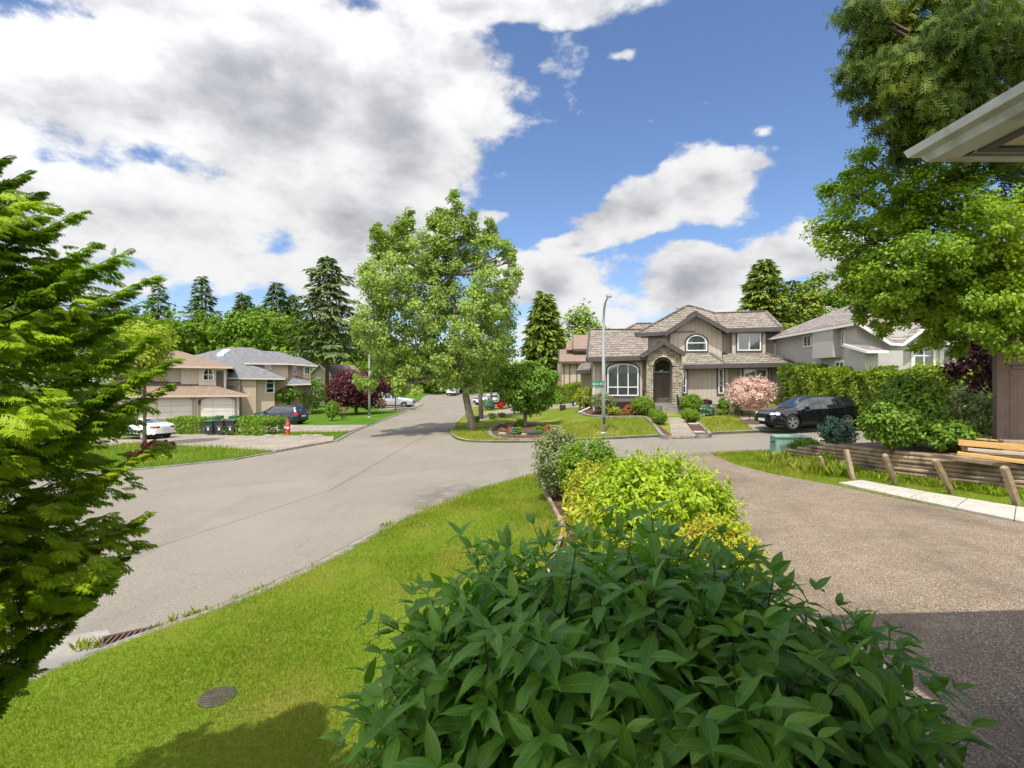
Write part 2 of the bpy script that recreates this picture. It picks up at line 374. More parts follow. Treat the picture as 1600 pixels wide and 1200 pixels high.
M['l_cyp'] = leafmat('l_cypress', (.10, .24, .012), (.42, .56, .02), (.42, .52, .02), .45, .55, .3, .5)
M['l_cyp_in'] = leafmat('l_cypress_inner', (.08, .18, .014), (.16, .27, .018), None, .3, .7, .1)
M['l_big'] = leafmat('l_silver', (.14, .24, .035), (.38, .48, .10), (.28, .40, .05), .3, .5, .35, .5)
M['l_maple'] = leafmat('l_maple', (.13, .25, .015), (.34, .48, .03), (.36, .46, .03), .45, .5, .35, .35)
M['l_cedar'] = leafmat('l_cedar', (.035, .08, .016), (.15, .21, .025), (.23, .27, .03), .3, .6, .2, .6)
M['l_con'] = leafmat('l_conifer', (.055, .10, .035), (.17, .23, .07), (.15, .21, .05), .12, .65, .2, .3)
M['l_con_g'] = leafmat('l_conifer_green', (.10, .17, .02), (.26, .34, .05), (.26, .31, .04), .18, .65, .2, .3)
M['l_wood'] = leafmat('l_wood', (.08, .16, .012), (.20, .31, .025), (.15, .27, .015), .3, .6, .2, .08)
M['l_green'] = leafmat('l_green', (.08, .18, .016), (.25, .39, .04), (.13, .26, .025), .3, .5, .3, .8)
M['l_bright'] = leafmat('l_bright', (.11, .22, .012), (.24, .36, .025), (.17, .28, .02), .35, .5, .3, .8)
M['l_hedge'] = leafmat('l_hedge', (.12, .20, .015), (.30, .38, .03), (.20, .29, .02), .3, .55, .3, .6)
M['l_yellow'] = leafmat('l_yellow', (.25, .33, .02), (.40, .45, .03), None, .35)
M['l_plum'] = leafmat('l_plum', (.05, .008, .014), (.14, .022, .032), (.09, .012, .02), .3, .45, .4)
M['l_maroon'] = leafmat('l_maroon', (.025, .008, .012), (.07, .015, .02), None, .2)
M['l_pink'] = leafmat('l_pink', (.62, .38, .37), (.86, .66, .62), (.70, .48, .45), .3)
M['l_orange'] = leafmat('l_orange', (.42, .10, .03), (.5, .25, .05), (.2, .22, .03), .3, cs=3)
M['l_blue'] = leafmat('l_blue', (.07, .15, .09), (.16, .26, .17), None, .2)
M['l_hosta'] = leafmat('l_hosta', (.10, .22, .13), (.25, .38, .26), None, .25)
M['l_dry'] = leafmat('l_dry', (.25, .18, .11), (.34, .26, .16), (.22, .2, .09), .2)
M['l_varieg'] = leafmat('l_varieg', (.05, .11, .02), (.36, .40, .16), None, .25)
M['blade'] = leafmat('grass_blade', (.13, .22, .014), (.28, .355, .028), (.37, .36, .06), .35, .6, .15, .8)
M['blade2'] = leafmat('grass_blade_dry', (.18, .24, .02), (.34, .37, .05), (.46, .39, .10), .35, .7, .1, .6)
# ------------------------------------------------------------------ terrain functions
def ss(t): t = min(1, max(0, t)); return t * t * (3 - 2 * t)
def G(x, y):
    xx = min(25, max(-32, x)); q = max(0, y - 40)
    r = .00033 * q * q if q < 70 else 1.617 + .02 * (min(q, 260) - 70)
    return .03 + .034 * xx + r
def z_own(x, y): return G(x, y) + .10 + .42 * ss((15 - y) / 11) * ss((x + 1.5) / 4)
def z_wall_base(y): return 9.4 + (16.6 - y) * .302
def z_terr(x, y):
    xb = z_wall_base(y); return z_own(xb, y) + .70 * ss((18.2 - y) / 1.9) + .05 * max(0, x - xb)
def z_main(x, y):
    k = ss((x - 2) / 5); yy = min(12, max(0, y - 26))
    return G(x, min(y, 60)) + .10 + .95 * (yy / 12) ** 1.5 * k
def z_left(x, y): return G(x, y) + .08
def gp(px, py, zf=G, dz=0.0):
    k = (px - 800) / F; m = (py - 600) / F; Y = 20.0
    for _ in range(60):
        Yn = (CZ - zf(k * Y, Y) - dz) / m; Y = .5 * Y + .5 * max(.5, min(400, Yn))
    return (k * Y, Y)
def P(px, py, zf=G): return gp(px, py, zf)
def at(px, py, Y): return Vector(((px - 800) / F * Y, Y, CZ + (600 - py) / F * Y))

# ------------------------------------------------------------------ mesh building
def link(name, me, m, parent=None, smooth=False):
    if m is not None: me.materials.append(m)
    if smooth: me.polygons.foreach_set('use_smooth', [True] * len(me.polygons))
    o = bpy.data.objects.new(name, me); C.objects.link(o)
    if parent is not None: o.parent = parent
    return o

class MB:
    """collects shapes; build() links them as one mesh object"""
    def __init__(s): s.v = []; s.f = []; s.uv = []
    def poly(s, pts, uv=True):
        b = len(s.v); pts = [Vector(p) for p in pts]; s.v += pts; s.f.append(tuple(range(b, b + len(pts))))
    def faces(s, pts, fs):
        b = len(s.v); s.v += [Vector(p) for p in pts]; s.f += [tuple(b + i for i in f) for f in fs]
    def box(s, x0, y0, z0, x1, y1, z1):
        p = [(x0,y0,z0),(x1,y0,z0),(x1,y1,z0),(x0,y1,z0),(x0,y0,z1),(x1,y0,z1),(x1,y1,z1),(x0,y1,z1)]
        s.faces(p, [(0,3,2,1),(4,5,6,7),(0,1,5,4),(1,2,6,5),(2,3,7,6),(3,0,4,7)])
    def bar(s, a, b, w, h, up=(0, 0, 1)):
        a = Vector(a); b = Vector(b); d = (b - a).normalized(); u = Vector(up)
        r = d.cross(u)
        if r.length < 1e-4: r = d.cross(Vector((1, 0, 0)))
        r.normalize(); u = r.cross(d).normalized()
        p = []
        for c in (a, b):
            for (i, j) in ((-1, -1), (1, -1), (1, 1), (-1, 1)): p.append(c + r * (i * w / 2) + u * (j * h / 2))
        s.faces(p, [(0,1,2,3),(4,7,6,5),(0,4,5,1),(1,5,6,2),(2,6,7,3),(3,7,4,0)])
    def slab(s, pts, t, d=None):
        pts = [Vector(p) for p in pts]; n = len(pts)
        if d is None:
            nn = Vector((0, 0, 0))
            for i in range(n): nn += (pts[i] - pts[0]).cross(pts[(i + 1) % n] - pts[0])
            nn.normalize()
            d = -nn if nn.z > 0 else nn
        d = Vector(d) * t; lo = [p + d for p in pts]
        s.faces(pts + lo, [tuple(range(n)), tuple(range(2 * n - 1, n - 1, -1))] + [(i, n + i, n + (i + 1) % n, (i + 1) % n) for i in range(n)])
    def prism(s, poly, y0, y1):
        """polygon in (x,z) pushed along y"""
        s.slab([(x, y0, z) for x, z in poly], y1 - y0, (0, 1, 0))
    def tube(s, pts, rs, n=8, caps=True):
        pts = [Vector(p) for p in pts]; b = len(s.v); ref = None
        for i, p in enumerate(pts):
            d = (pts[min(i + 1, len(pts) - 1)] - pts[max(i - 1, 0)]).normalized()
            if ref is None: ref = d.orthogonal().normalized()
            ref = (ref - d * ref.dot(d)).normalized(); r2 = d.cross(ref)
            r = rs[i] if hasattr(rs, '__len__') else rs
            for k in range(n):
                a = 2 * math.pi * k / n; s.v.append(p + (ref * math.cos(a) + r2 * math.sin(a)) * r)
        for i in range(len(pts) - 1):
            for k in range(n):
                k2 = (k + 1) % n; s.f.append((b + i*n + k, b + i*n + k2, b + (i+1)*n + k2, b + (i+1)*n + k))
        if caps:
            s.f.append(tuple(b + k for k in range(n))[::-1]); e = b + (len(pts) - 1) * n; s.f.append(tuple(e + k for k in range(n)))
    def lathe(s, prof, c=(0, 0, 0), n=16, axis='z'):
        b = len(s.v); c = Vector(c)
        for (r, h) in prof:
            for k in range(n):
                a = 2 * math.pi * k / n
                q = Vector((r * math.cos(a), r * math.sin(a), h)) if axis == 'z' else Vector((r * math.cos(a), h, r * math.sin(a)))
                s.v.append(c + q)
        for i in range(len(prof) - 1):
            for k in range(n):
                k2 = (k + 1) % n; s.f.append((b + i*n + k, b + i*n + k2, b + (i+1)*n + k2, b + (i+1)*n + k))
    def build(s, name, m, parent=None, smooth=False, bevel=0):
        me = bpy.data.meshes.new(name); me.from_pydata(s.v, [], s.f); me.update()
        if smooth or bevel:
            bm = bmesh.new(); bm.from_mesh(me)
            if bevel:
                bmesh.ops.bevel(bm, geom=list(bm.edges), offset=bevel, segments=2, affect='EDGES', clamp_overlap=True)
            bmesh.ops.recalc_face_normals(bm, faces=bm.faces); bm.to_mesh(me); bm.free()
        uvl = me.uv_layers.new(name='UVMap').data
        for p in me.polygons:
            n = p.normal
            if abs(n.z) > .98: u = Vector((1, 0, 0)); w = Vector((0, 1, 0))
            else: u = Vector((-n.y, n.x, 0)).normalized(); w = n.cross(u); w = w if w.z > 0 else -w
            for li in p.loop_indices:
                co = me.vertices[me.loops[li].vertex_index].co; uvl[li].uv = (co.dot(u), co.dot(w))
        return link(name, me, m, parent, smooth)

def inpoly(x, y, poly):
    c = False; j = len(poly) - 1
    for i in range(len(poly)):
        xi, yi = poly[i]; xj, yj = poly[j]
        if (yi > y) != (yj > y) and x < (xj - xi) * (y - yi) / (yj - yi) + xi: c = not c
        j = i
    return c
def inpoly_np(X, Y, poly):
    c = np.zeros(X.shape, bool); j = len(poly) - 1
    for i in range(len(poly)):
        xi, yi = poly[i]; xj, yj = poly[j]
        if yi != yj:
            c ^= ((yi > Y) != (yj > Y)) & (X < (xj - xi) * (Y - yi) / (yj - yi) + xi)
        j = i
    return c
def smooth_line(pts, n=6, closed=False):
    pts = [Vector((p[0], p[1], 0)) for p in pts]; out = []; N = len(pts)
    for i in range(N if closed else N - 1):
        if closed: p0, p1, p2, p3 = pts[i-1], pts[i], pts[(i+1) % N], pts[(i+2) % N]
        else: p0, p1, p2, p3 = pts[max(0, i-1)], pts[i], pts[i+1], pts[min(N-1, i+2)]
        for k in range(n):
            t = k / n; q = .5 * ((2*p1) + (p2 - p0)*t + (2*p0 - 5*p1 + 4*p2 - p3)*t*t + (3*p1 - p0 - 3*p2 + p3)*t**3)
            out.append((q.x, q.y))
    if not closed: out.append((pts[-1].x, pts[-1].y))
    return out
def drape(name, poly, zf, m, dz=0, res=1.0, skirt=.35, parent=None, kind='structure'):
    b = []
    for i in range(len(poly)):
        a = poly[i]; c = poly[(i + 1) % len(poly)]; L = math.hypot(c[0]-a[0], c[1]-a[1]); k = max(1, int(L / res))
        for j in range(k): b.append((a[0] + (c[0]-a[0])*j/k, a[1] + (c[1]-a[1])*j/k))
    xs = [p[0] for p in b]; ys = [p[1] for p in b]; pts = [Vector(p) for p in b]; nb = len(b)
    x = min(xs) + res * .5
    while x < max(xs):
        y = min(ys) + res * .5
        while y < max(ys):
            if inpoly(x, y, b): pts.append(Vector((x, y)))
            y += res
        x += res
    r = delaunay_2d_cdt(pts, [], [list(range(nb))], 1, 1e-5)
    mb = MB(); vs = [(p.x, p.y, zf(p.x, p.y) + dz) for p in r[0]]
    fs = []
    for f in r[2]:
        a, c, d = (Vector(vs[i]) for i in f[:3])
        fs.append(tuple(f) if (c - a).cross(d - a).z > 0 else tuple(f)[::-1])
    mb.faces(vs, fs)
    if skirt:
        n = nb; top = [(p[0], p[1], zf(*p) + dz) for p in b]; lo = [(p[0], p[1], zf(*p) + dz - skirt) for p in b]
        mb.faces(top + lo, [(i, (i+1) % n, n + (i+1) % n, n + i) for i in range(n)])
    o = mb.build(name, m, parent)
    if kind and parent is None: tag(o, kind=kind)
    return o
def offset(line, d):
    out = []
    for i, p in enumerate(line):
        a = line[max(0, i-1)]; b = line[min(len(line)-1, i+1)]; L = math.hypot(b[0]-a[0], b[1]-a[1]) or 1
        out.append((p[0] - (b[1]-a[1]) / L * d, p[1] + (b[0]-a[0]) / L * d))
    return out
def strip(mb, line, d0, d1, zf, top, depth):
    """kerb-like strip following a line between two side offsets"""
    A = offset(line, d0); B = offset(line, d1); n = len(line)
    v = [(x, y, zf(x, y) + top) for x, y in A] + [(x, y, zf(x, y) + top) for x, y in B]
    v += [(p[0], p[1], p[2] - depth) for p in v[:2 * n]]
    f = []
    for i in range(n - 1):
        f += [(i, n+i, n+i+1, i+1), (i, i+1, 2*n+i+1, 2*n+i), (n+i, 3*n+i, 3*n+i+1, n+i+1)]
    f += [(0, 2*n, 3*n, n), (n-1, 2*n-1, 4*n-1, 3*n-1)]
    mb.faces(v, f)

# ------------------------------------------------------------------ leaves
def unit(a): return a / np.maximum(np.linalg.norm(a, axis=-1, keepdims=True), 1e-9)
KITE = (np.array([(0,0,0),(.3,.45,.07),(0,1,-.02),(-.3,.45,.07)]), np.array([(0,1,2,3)]))
NARROW = (np.array([(0,0,0),(.13,.5,.03),(0,1,-.08),(-.13,.5,.03)]), np.array([(0,1,2,3)]))
BLADE = (np.array([(.045,0,0),(.035,.6,.06),(0,1,.2),(-.045,0,0)]), np.array([(0,1,2,3)]))
def leaf_template(nl=7, w=.205, droop=.30, fold=.12, tip=2.2):
    v = []; f = []
    for i in range(nl + 1):
        t = i / nl; hw = w * math.sin(math.pi * min(1, t ** .82)) ** .9 * (1 - .35 * t) if 0 < i < nl else .004
        if t > .8: hw *= .72
        z = -droop * t * t; wav = .012 * math.sin(i * 2.3)
        v += [(-hw, t, z + fold * hw * 2 + wav), (0, t, z), (hw, t, z + fold * hw * 2 - wav)]
    for i in range(nl):
        b = i * 3; f += [(b, b+1, b+4, b+3), (b+1, b+2, b+5, b+4)]
    return np.array(v), np.array(f)
LEAF = leaf_template(); LEAF_S = leaf_template(4, .26, .3, .15)
def frond_template():
    v = []; f = []
    def q(a, d, L, w, dr=.1):
        a = np.array(a, float); d = np.array(d, float); d /= np.linalg.norm(d); s = np.array((-d[1], d[0], 0)); b = len(v)
        m_ = a + d * L * .45; e = a + d * L + np.array((0, 0, -dr * L))
        v.extend([a, m_ - s * w, e, m_ + s * w]); f.append((b, b+1, b+2, b+3))
    for i in range(7):
        t = .05 + i * .13; z = -.30 * t * t; L = (.50, .40, .52, .46, .40, .36, .24)[i]
        for sg in (-1, 1):
            d = (sg * (.62 + .1 * (i % 2)), .75, -.30 - .12 * ((i + (sg > 0)) % 2)); q((0, t + .04 * (sg > 0), z), d, L, .045, .35)
            dn = np.array(d) / np.linalg.norm(d)
            for k in (.28, .5, .72):
                o = np.array((0, t + .04 * (sg > 0), z)) + dn * L * k - np.array((0, 0, .12 * L * k))
                q(o, (sg * .2, .95, -.4), L * .42 * (1.2 - k), .034, .3); q(o, (sg * 1.0, .25, -.45), L * .36 * (1.2 - k), .034, .3)
    q((0, 0, 0), (0, 1, -.12), 1.05, .03, .2)
    return np.array(v), np.array(f)
FROND = frond_template()
def frond_small():
    v = []; f = []
    def q(a, d, L, w):
        a = np.array(a, float); d = np.array(d, float); d /= np.linalg.norm(d); s = np.array((-d[1], d[0], 0)); b = len(v)
        m_ = a + d * L * .45; v.extend([a, m_ - s * w, a + d * L, m_ + s * w]); f.append((b, b+1, b+2, b+3))
    for i in range(4):
        t = .1 + i * .2
        for sg in (-1, 1): q((0, t, -.15 * t * t), (sg * .8, .6, -.35), .36, .05)
    q((0, 0, 0), (0, 1, -.15), 1, .05)
    return np.array(v), np.array(f)
SPRAY = frond_small()

def leaf_mesh(name, pos, D, N, S, tmpl, m, parent=None, var=None, uvs=False, rng=None):
    tv, tf = tmpl; n = len(pos); k = len(tv)
    D = unit(D); s = unit(np.cross(N, D)); s = np.where(np.isfinite(s), s, 0); nn = np.cross(D, s)
    S = np.asarray(S).reshape(-1, 1, 1) if np.ndim(S) else S
    V = pos[:, None, :] + S * (tv[None, :, 0:1] * s[:, None, :] * -1 + tv[None, :, 1:2] * D[:, None, :] + tv[None, :, 2:3] * nn[:, None, :])
    V = V.reshape(-1, 3); FI = (tf[None] + (np.arange(n) * k)[:, None, None]).reshape(-1, tf.shape[1])
    me = bpy.data.meshes.new(name); nf = len(FI); nc = tf.shape[1]
    me.vertices.add(len(V)); me.vertices.foreach_set('co', V.astype(np.float32).ravel())
    me.loops.add(nf * nc); me.loops.foreach_set('vertex_index', FI.astype(np.int32).ravel())
    me.polygons.add(nf); me.polygons.foreach_set('loop_start', np.arange(nf, dtype=np.int32) * nc)
    if var is None: var = np.random.default_rng(1).random(n)
    at_ = me.attributes.new('var', 'FLOAT', 'POINT'); at_.data.foreach_set('value', np.repeat(np.clip(var, 0, 1), k).astype(np.float32))
    if uvs:
        uvl = me.uv_layers.new(name='UVMap'); w = np.abs(tv[:, 0]).max(); u = np.stack([tv[:, 0] / w, tv[:, 1]], 1)
        uvl.data.foreach_set('uv', u[tf.ravel()][None].repeat(n, 0).astype(np.float32).ravel())
    me.update(calc_edges=True)
    if uvs: me.polygons.foreach_set('use_smooth', [True] * nf)
    return link(name, me, m, parent)

UP = np.array((0, 0, 1.0))
def sph(rng, n): return unit(rng.normal(size=(n, 3)))
def clusters_to_leaves(rng, cen, rad, per, ctr, droop=.3, flat=.75, upn=.6):
    n = len(cen) * per; idx = np.repeat(np.arange(len(cen)), per)
    o = sph(rng, n) * (rng.random((n, 1)) ** .45) * rad[idx][:, None]; o[:, 2] *= flat
    pos = cen[idx] + o; out = unit(o * 1.3 + unit(pos - ctr) * rad[idx][:, None])
    N = unit(out + UP * upn + rng.normal(size=(n, 3)) * .55); D = unit(np.cross(N, rng.normal(size=(n, 3))) + out * .3 - UP * droop)
    cv = rng.random(len(cen)); var = .55 * cv[idx] + .45 * rng.random(n)
    return pos, D, N, var
def ellips_clusters(rng, c, r, n, inner=.45):
    d = sph(rng, n); rr = (inner + (1 - inner) * rng.random((n, 1)) ** .6)
    return np.array(c) + d * rr * np.array(r)
def crown(name, parent, m, c, r, ncl, per, size, seed=0, clr=None, tmpl=KITE, inner=.45, droop=.3, bottom=None, upn=.6, lump=.0):
    rng = np.random.default_rng(seed); c = np.array(c, float); r = np.array(r, float)
    cen = ellips_clusters(rng, c, r, ncl, inner)
    if lump:
        k = rng.normal(size=(5, 3)); a = unit(cen - c); w = 1 + lump * np.sin(a @ k.T * 2.2).mean(1); cen = c + (cen - c) * w[:, None]
    if bottom is not None: cen[:, 2] = np.maximum(cen[:, 2], bottom + rng.random(ncl) * .2)
    rad = (clr or r.min() * .3) * (.7 + .6 * rng.random(ncl))
    pos, D, N, var = clusters_to_leaves(rng, cen, rad, per, c, droop, upn=upn)
    if bottom is not None:
        k = pos[:, 2] > bottom + .01; pos, D, N, var = pos[k], D[k], N[k], var[k]
    S = size * (.7 + .6 * rng.random(len(pos)))
    leaf_mesh(name, pos, D, N, S, tmpl, m, parent, var, uvs=tmpl in (LEAF, LEAF_S)) if False else leaf_mesh(name, pos, D, N, S, tmpl, m, parent, var, uvs=len(tmpl[0]) > 10 and tmpl[1].shape[0] in (8, 14))
    return cen
def limbs(mb, start, ends, r0, seed=0, sag=.15, n=5):
    rr = random.Random(seed)
    for e in ends:
        a = Vector(start(rr) if callable(start) else start); b = Vector(e); m_ = (a + b) / 2 + Vector((rr.uniform(-.1, .1), rr.uniform(-.1, .1), sag)) * (b - a).length
        pts = [a * (1-t)**2 + m_ * 2*t*(1-t) + b * t*t for t in [i / n for i in range(n + 1)]]
        mb.tube(pts, [r0 * (1 - .85 * i / n) for i in range(n + 1)], 6)
def decid(name, label, cat, base, trunk_h, tr, c, r, ncl, per, size, lm, seed=0, group=None, bark='bark_b', lean=(0, 0), bottom=None, nl=14, clr=None, lump=.15, inner=.4):
    b = Vector(base); o = thing(name, label, cat, base, 0, group); rr = random.Random(seed)
    top = Vector((lean[0], lean[1], trunk_h)); mb = MB()
    cz = Vector(c)
    pts = [Vector((0, 0, -.15)), Vector((lean[0]*.1, lean[1]*.1, trunk_h*.15)), top * .5 + Vector((rr.uniform(-.03, .03), 0, 0)), top, top * .4 + cz * .6, cz + Vector((0, 0, r[2] * .5))]
    mb.tube(pts, [tr * 1.35, tr, tr * .88, tr * .75, tr * .45, tr * .12], 10)
    cen = crown('crown', o, lm, c, r, ncl, per, size, seed, clr, lump=lump, bottom=bottom, inner=inner)
    idx = np.random.default_rng(seed).choice(len(cen), min(nl, len(cen)), replace=False)
    limbs(mb, lambda q: top + (cz - top) * q.uniform(0, .6), [cen[i] for i in idx], tr * .38, seed)
    mb.build('trunk', M[bark], o, smooth=True)
    return o
def conifer(name, label, base, H, Rr, lm, seed=0, group=None, nb=90, per=46, size=.5, h0=.12, droop=.25, pw=.9, bark='bark_b', tmpl=NARROW, irregular=.3, cat='tree', upsweep=.15):
    o = thing(name, label, cat, base, 0, group); rng = np.random.default_rng(seed); mb = MB()
    mb.tube([(0, 0, -.3), (0, 0, H * .5), (0, 0, H * .99)], [max(.08, H * .016), H * .009, .02], 8)
    P_, D_, N_, V_ = [], [], [], []
    for i in range(nb):
        t = (i + rng.random()) / nb; h = H * (h0 + (1 - h0) * t); L = Rr * ((1 - t) ** pw) * (1 - irregular + 2 * irregular * rng.random()) + H * .012
        a = i * 2.399 + rng.random() * .5; d = np.array((math.cos(a), math.sin(a), 0)); lat = np.array((-d[1], d[0], 0))
        k = max(6, int(per * (L / Rr) ** .8) + 6); k = int(k * .8); s = rng.random(k) ** .6; w = (rng.random(k) - .5) * 2 * (.12 + .42 * L / Rr * (1 - .75 * s)) * min(L, Rr * .6)
        zz = upsweep * L * s - droop * L * s * s - np.abs(w) * .25 - rng.random(k) * .12 * size
        p = np.array((0, 0, h)) + d * (L * s)[:, None] + lat * w[:, None] + UP * zz[:, None]
        dd = d * .8 + lat * (np.sign(w) * .6)[:, None] - UP * (.15 + droop) + rng.normal(size=(k, 3)) * .25
        P_.append(p); D_.append(dd); N_.append(UP + rng.normal(size=(k, 3)) * .35 + d * .3); V_.append(.5 * rng.random() + .3 * s + .3 * rng.random(k) - .05)
        if L > .5: mb.tube([(0, 0, h), tuple(np.array((0, 0, h)) + d * L * .5 + UP * (upsweep * L * .5 - droop * L * .25)), tuple(np.array((0, 0, h)) + d * L * .9 + UP * (upsweep * L * .9 - droop * L * .81))], [H * .003 + .01, H * .0018 + .006, .004], 4, False)
    pos = np.concatenate(P_); n = len(pos)
    leaf_mesh('crown', pos, np.concatenate(D_), np.concatenate(N_), size * (.6 + .7 * rng.random(n)), tmpl, lm, o, np.concatenate(V_))
    mb.build('trunk', M[bark], o, smooth=True)
    return o
def shrub(name, label, cat, base, r, m, n, size, seed=0, group=None, tmpl=KITE, up=.5, stems=True, inner=.5, lump=.1, clr=None, zc=.55, per=26):
    """bush standing on its base; r = (rx, ry, height)"""
    o = thing(name, label, cat, base, 0, group)
    cen = crown('foliage', o, m, (0, 0, r[2] * zc), (r[0] * .88, r[1] * .88, r[2] * (1 - zc) * .92), n, per, size, seed, clr, tmpl, inner, .2, bottom=0.0, lump=lump)
    if stems:
        mb = MB(); rr = random.Random(seed)
        for i in range(7):
            a = rr.uniform(0, 6.28); q = rr.uniform(.2, .6)
            mb.tube([(0, 0, -.05), (math.cos(a) * r[0] * q * .5, math.sin(a) * r[1] * q * .5, r[2] * .35), (math.cos(a) * r[0] * q, math.sin(a) * r[1] * q, r[2] * .7)], [.02, .015, .006], 5)
        mb.build('stem', M['stem'], o)
    return o
def hedge(name, label, line, w, h, zf, m, size=.12, seed=0, dens=260, group=None, wob=.12, tmpl=KITE, cat='hedge'):
    """clipped hedge along a ground line: leaves over a box-like shell"""
    rng = np.random.default_rng(seed); o = thing(name, label, cat, (line[0][0], line[0][1], zf(*line[0])), 0, group)
    P_, N_ = [], []; ox, oy, oz = o.location; mb = MB()
    for i in range(len(line) - 1):
        a = np.array(line[i]); b = np.array(line[i+1]); L = np.linalg.norm(b - a); d = (b - a) / L; s = np.array((-d[1], d[0]))
        n = int(dens * L * (w + 2 * h)); t = rng.random(n) * L; u = rng.random(n) * (w + 2 * h)
        lat = np.where(u < h, -w/2, np.where(u < h + w, u - h - w/2, w/2)); z = np.where(u < h, u, np.where(u < h + w, h, u - h - w))
        nl = np.where(u < h, -1, np.where(u < h + w, 0, 1)); nz = np.where((u >= h) & (u < h + w), 1, 0)
        bul = 1 - .12 * (np.abs(z / h - .4)) ** 2
        dep = -rng.random(n) ** 2 * .3 + wob * (np.sin(t * 2.1 + z * 3) + np.sin(t * 5.3 + 1 + z * 1.7)) * .5
        lat = lat * bul + nl * dep; z = z + nz * dep
        xy = a[None] + d[None] * t[:, None] + s[None] * lat[:, None]
        zz = np.array([zf(x, y) for x, y in xy]) + z
        P_.append(np.c_[xy, zz]); N_.append(np.c_[s[None] * nl[:, None], nz] + rng.normal(size=(n, 3)) * .5 + UP * .3)
        for q in np.arange(.3, L, .8):
            x, y = a + d * q; z0 = zf(x, y); mb.tube([(x-ox, y-oy, z0-oz-.05), (x-ox+.05, y-oy, z0-oz+h*.75)], [.03, .01], 5)
    pos = np.concatenate(P_) - np.array((ox, oy, oz)); N = np.concatenate(N_); n = len(pos)
    D = np.cross(N, rng.normal(size=(n, 3))) + UP * .3
    leaf_mesh('foliage', pos, D, N, size * (.7 + .6 * rng.random(n)), tmpl, m, o)
    mb.build('stem', M['stem'], o)
    return o
# ------------------------------------------------------------------ the ground, road, lots
def ground():
    # one sheet to the horizon
    xs = [-2500, -900, -300, -120, -60, -40] + list(range(-32, 33, 8)) + [40, 60, 120, 300, 900, 2500]
    ys = [-600, -200, -60, -20] + list(range(-8, 130, 8)) + [150, 200, 300, 450, 900, 2500]
    mb = MB(); n = len(xs)
    mb.faces([(x, y, G(x, min(y, 300)) - .35) for y in ys for x in xs], [(j*n+i, j*n+i+1, (j+1)*n+i+1, (j+1)*n+i) for j in range(len(ys)-1) for i in range(n-1)])
    tag(mb.build('ground', M['terrain'], smooth=False), kind='structure')
ground()
drape('road', [(-44, -8), (26, -8), (26, 40), (12, 60), (8, 128), (-44, 128)], G, M['road'], res=1.6)

# our own lot and its kerb
kerb_pts = [(-30, .6), (-16, 2.2), (-10, 3.2), (-7, 4.2), P(0, 1094), P(90, 1060), P(190, 1019), P(248, 997), P(380, 949), P(520, 884), P(620, 827), P(700, 790), P(770, 764), P(838, 747), (2.2, 18.2), (4.2, 19.2), (7.6, 19.7), (11, 19.9), (26, 20.2)]
kerb_own = smooth_line(kerb_pts, 5)
ownlot = kerb_own + [(26, -10), (-30, -10)]
drape('own_lawn', ownlot, z_own, M['lawn'], res=.8)
mb = MB(); strip(mb, kerb_own, .0, .13, z_own, -.005, .2); tag(mb.build('kerb', M['conc_d']), kind='structure')
mb = MB(); strip(mb, kerb_own, .13, .40, G, .006, .05); tag(mb.build('gutter_strip', M['conc_d']), kind='structure')
mb = MB(); strip(mb, kerb_own, .40, .425, G, .008, .05); tag(mb.build('gutter_joint', M['dirt']), kind='structure')
# worn concrete apron by the drain
ap = [P(-120, 1150), P(-120, 1075), P(-40, 1040), P(30, 1016), P(100, 996), P(168, 984), P(182, 1008), P(90, 1049), P(0, 1083)]
drape('concrete_apron', ap, G, M['conc'], dz=.010, res=.3, skirt=.05)
# driveway of washed aggregate
drv_right = [(7.4, 19.6), P(1150, 727, z_own), P(1200, 740, z_own), P(1302, 759, z_own), P(1600, 820, z_own), (10.1, 5.5), (10.4, -6)]
driveway = [(4.5, 19.3), (4.1, 12), (3.5, 8), (2.75, 5.6), (1.75, 3.9), (1.3, 2.5), (1.2, 0), (1.2, -6)][::-1] + drv_right
drape('driveway', driveway, z_own, M['drive'], dz=.02, res=.7, skirt=.1)
# planting bed between lawn and driveway
bed = [(.86, 15.8), (1.0, 9.5), (.3, 6), (-.6, 3.6), (-1.0, 0), (1.18, 0), (1.28, 2.5), (1.73, 3.9), (2.73, 5.6), (3.48, 8), (4.08, 12), (4.4, 17.6), (2.6, 17.6)]
drape('planting_bed', bed, z_own, M['bark_mulch'], dz=.03, res=.5, skirt=.08)
# raised terrace behind the timber wall
wl = [(z_wall_base(y), y) for y in (17.6, 16, 14, 12, 10, 8, 6)]
terr = [(x + .1, y) for x, y in wl] + [(24, 6), (24, 19.6), (11, 19.3)]
drape('terrace', terr, z_terr, M['dirt'], res=.8, skirt=1.2)

# lots on the far left
def PL(*a): return P(a[0], a[1], z_left)
left_edge = [(-44, 13.5), P(100, 742), P(200, 735), P(360, 719), P(431, 706), P(480, 697), P(520, 690), P(548, 675), P(585, 661), P(630, 644), P(660, 632)]
leftlot = left_edge + [(-14.5, 76), (-15.5, 88), (-17, 100), (-17, 128), (-44, 128)]
drape('left_lawn', leftlot, z_left, M['lawn_left'], res=1.5)
mb = MB(); strip(mb, left_edge, -.28, 0, G, .05, .15); tag(mb.build('left_kerb', M['conc_d']), kind='structure')
drape('left_driveway', [(-40, 19.5), PL(215, 693), P(431, 707), P(520, 691), PL(522, 682), PL(470, 681), PL(370, 679), PL(300, 676), (-40, 30.5)], z_left, M['drive2'], dz=.02, res=1.2, skirt=.1)
drape('second_driveway', [(-40, 41), PL(400, 675), PL(470, 675), PL(545, 675), P(549, 674.5), P(585, 662), PL(575, 664), PL(470, 665), PL(400, 660), (-40, 52)], z_left, M['drive2'], dz=.02, res=1.2, skirt=.1)
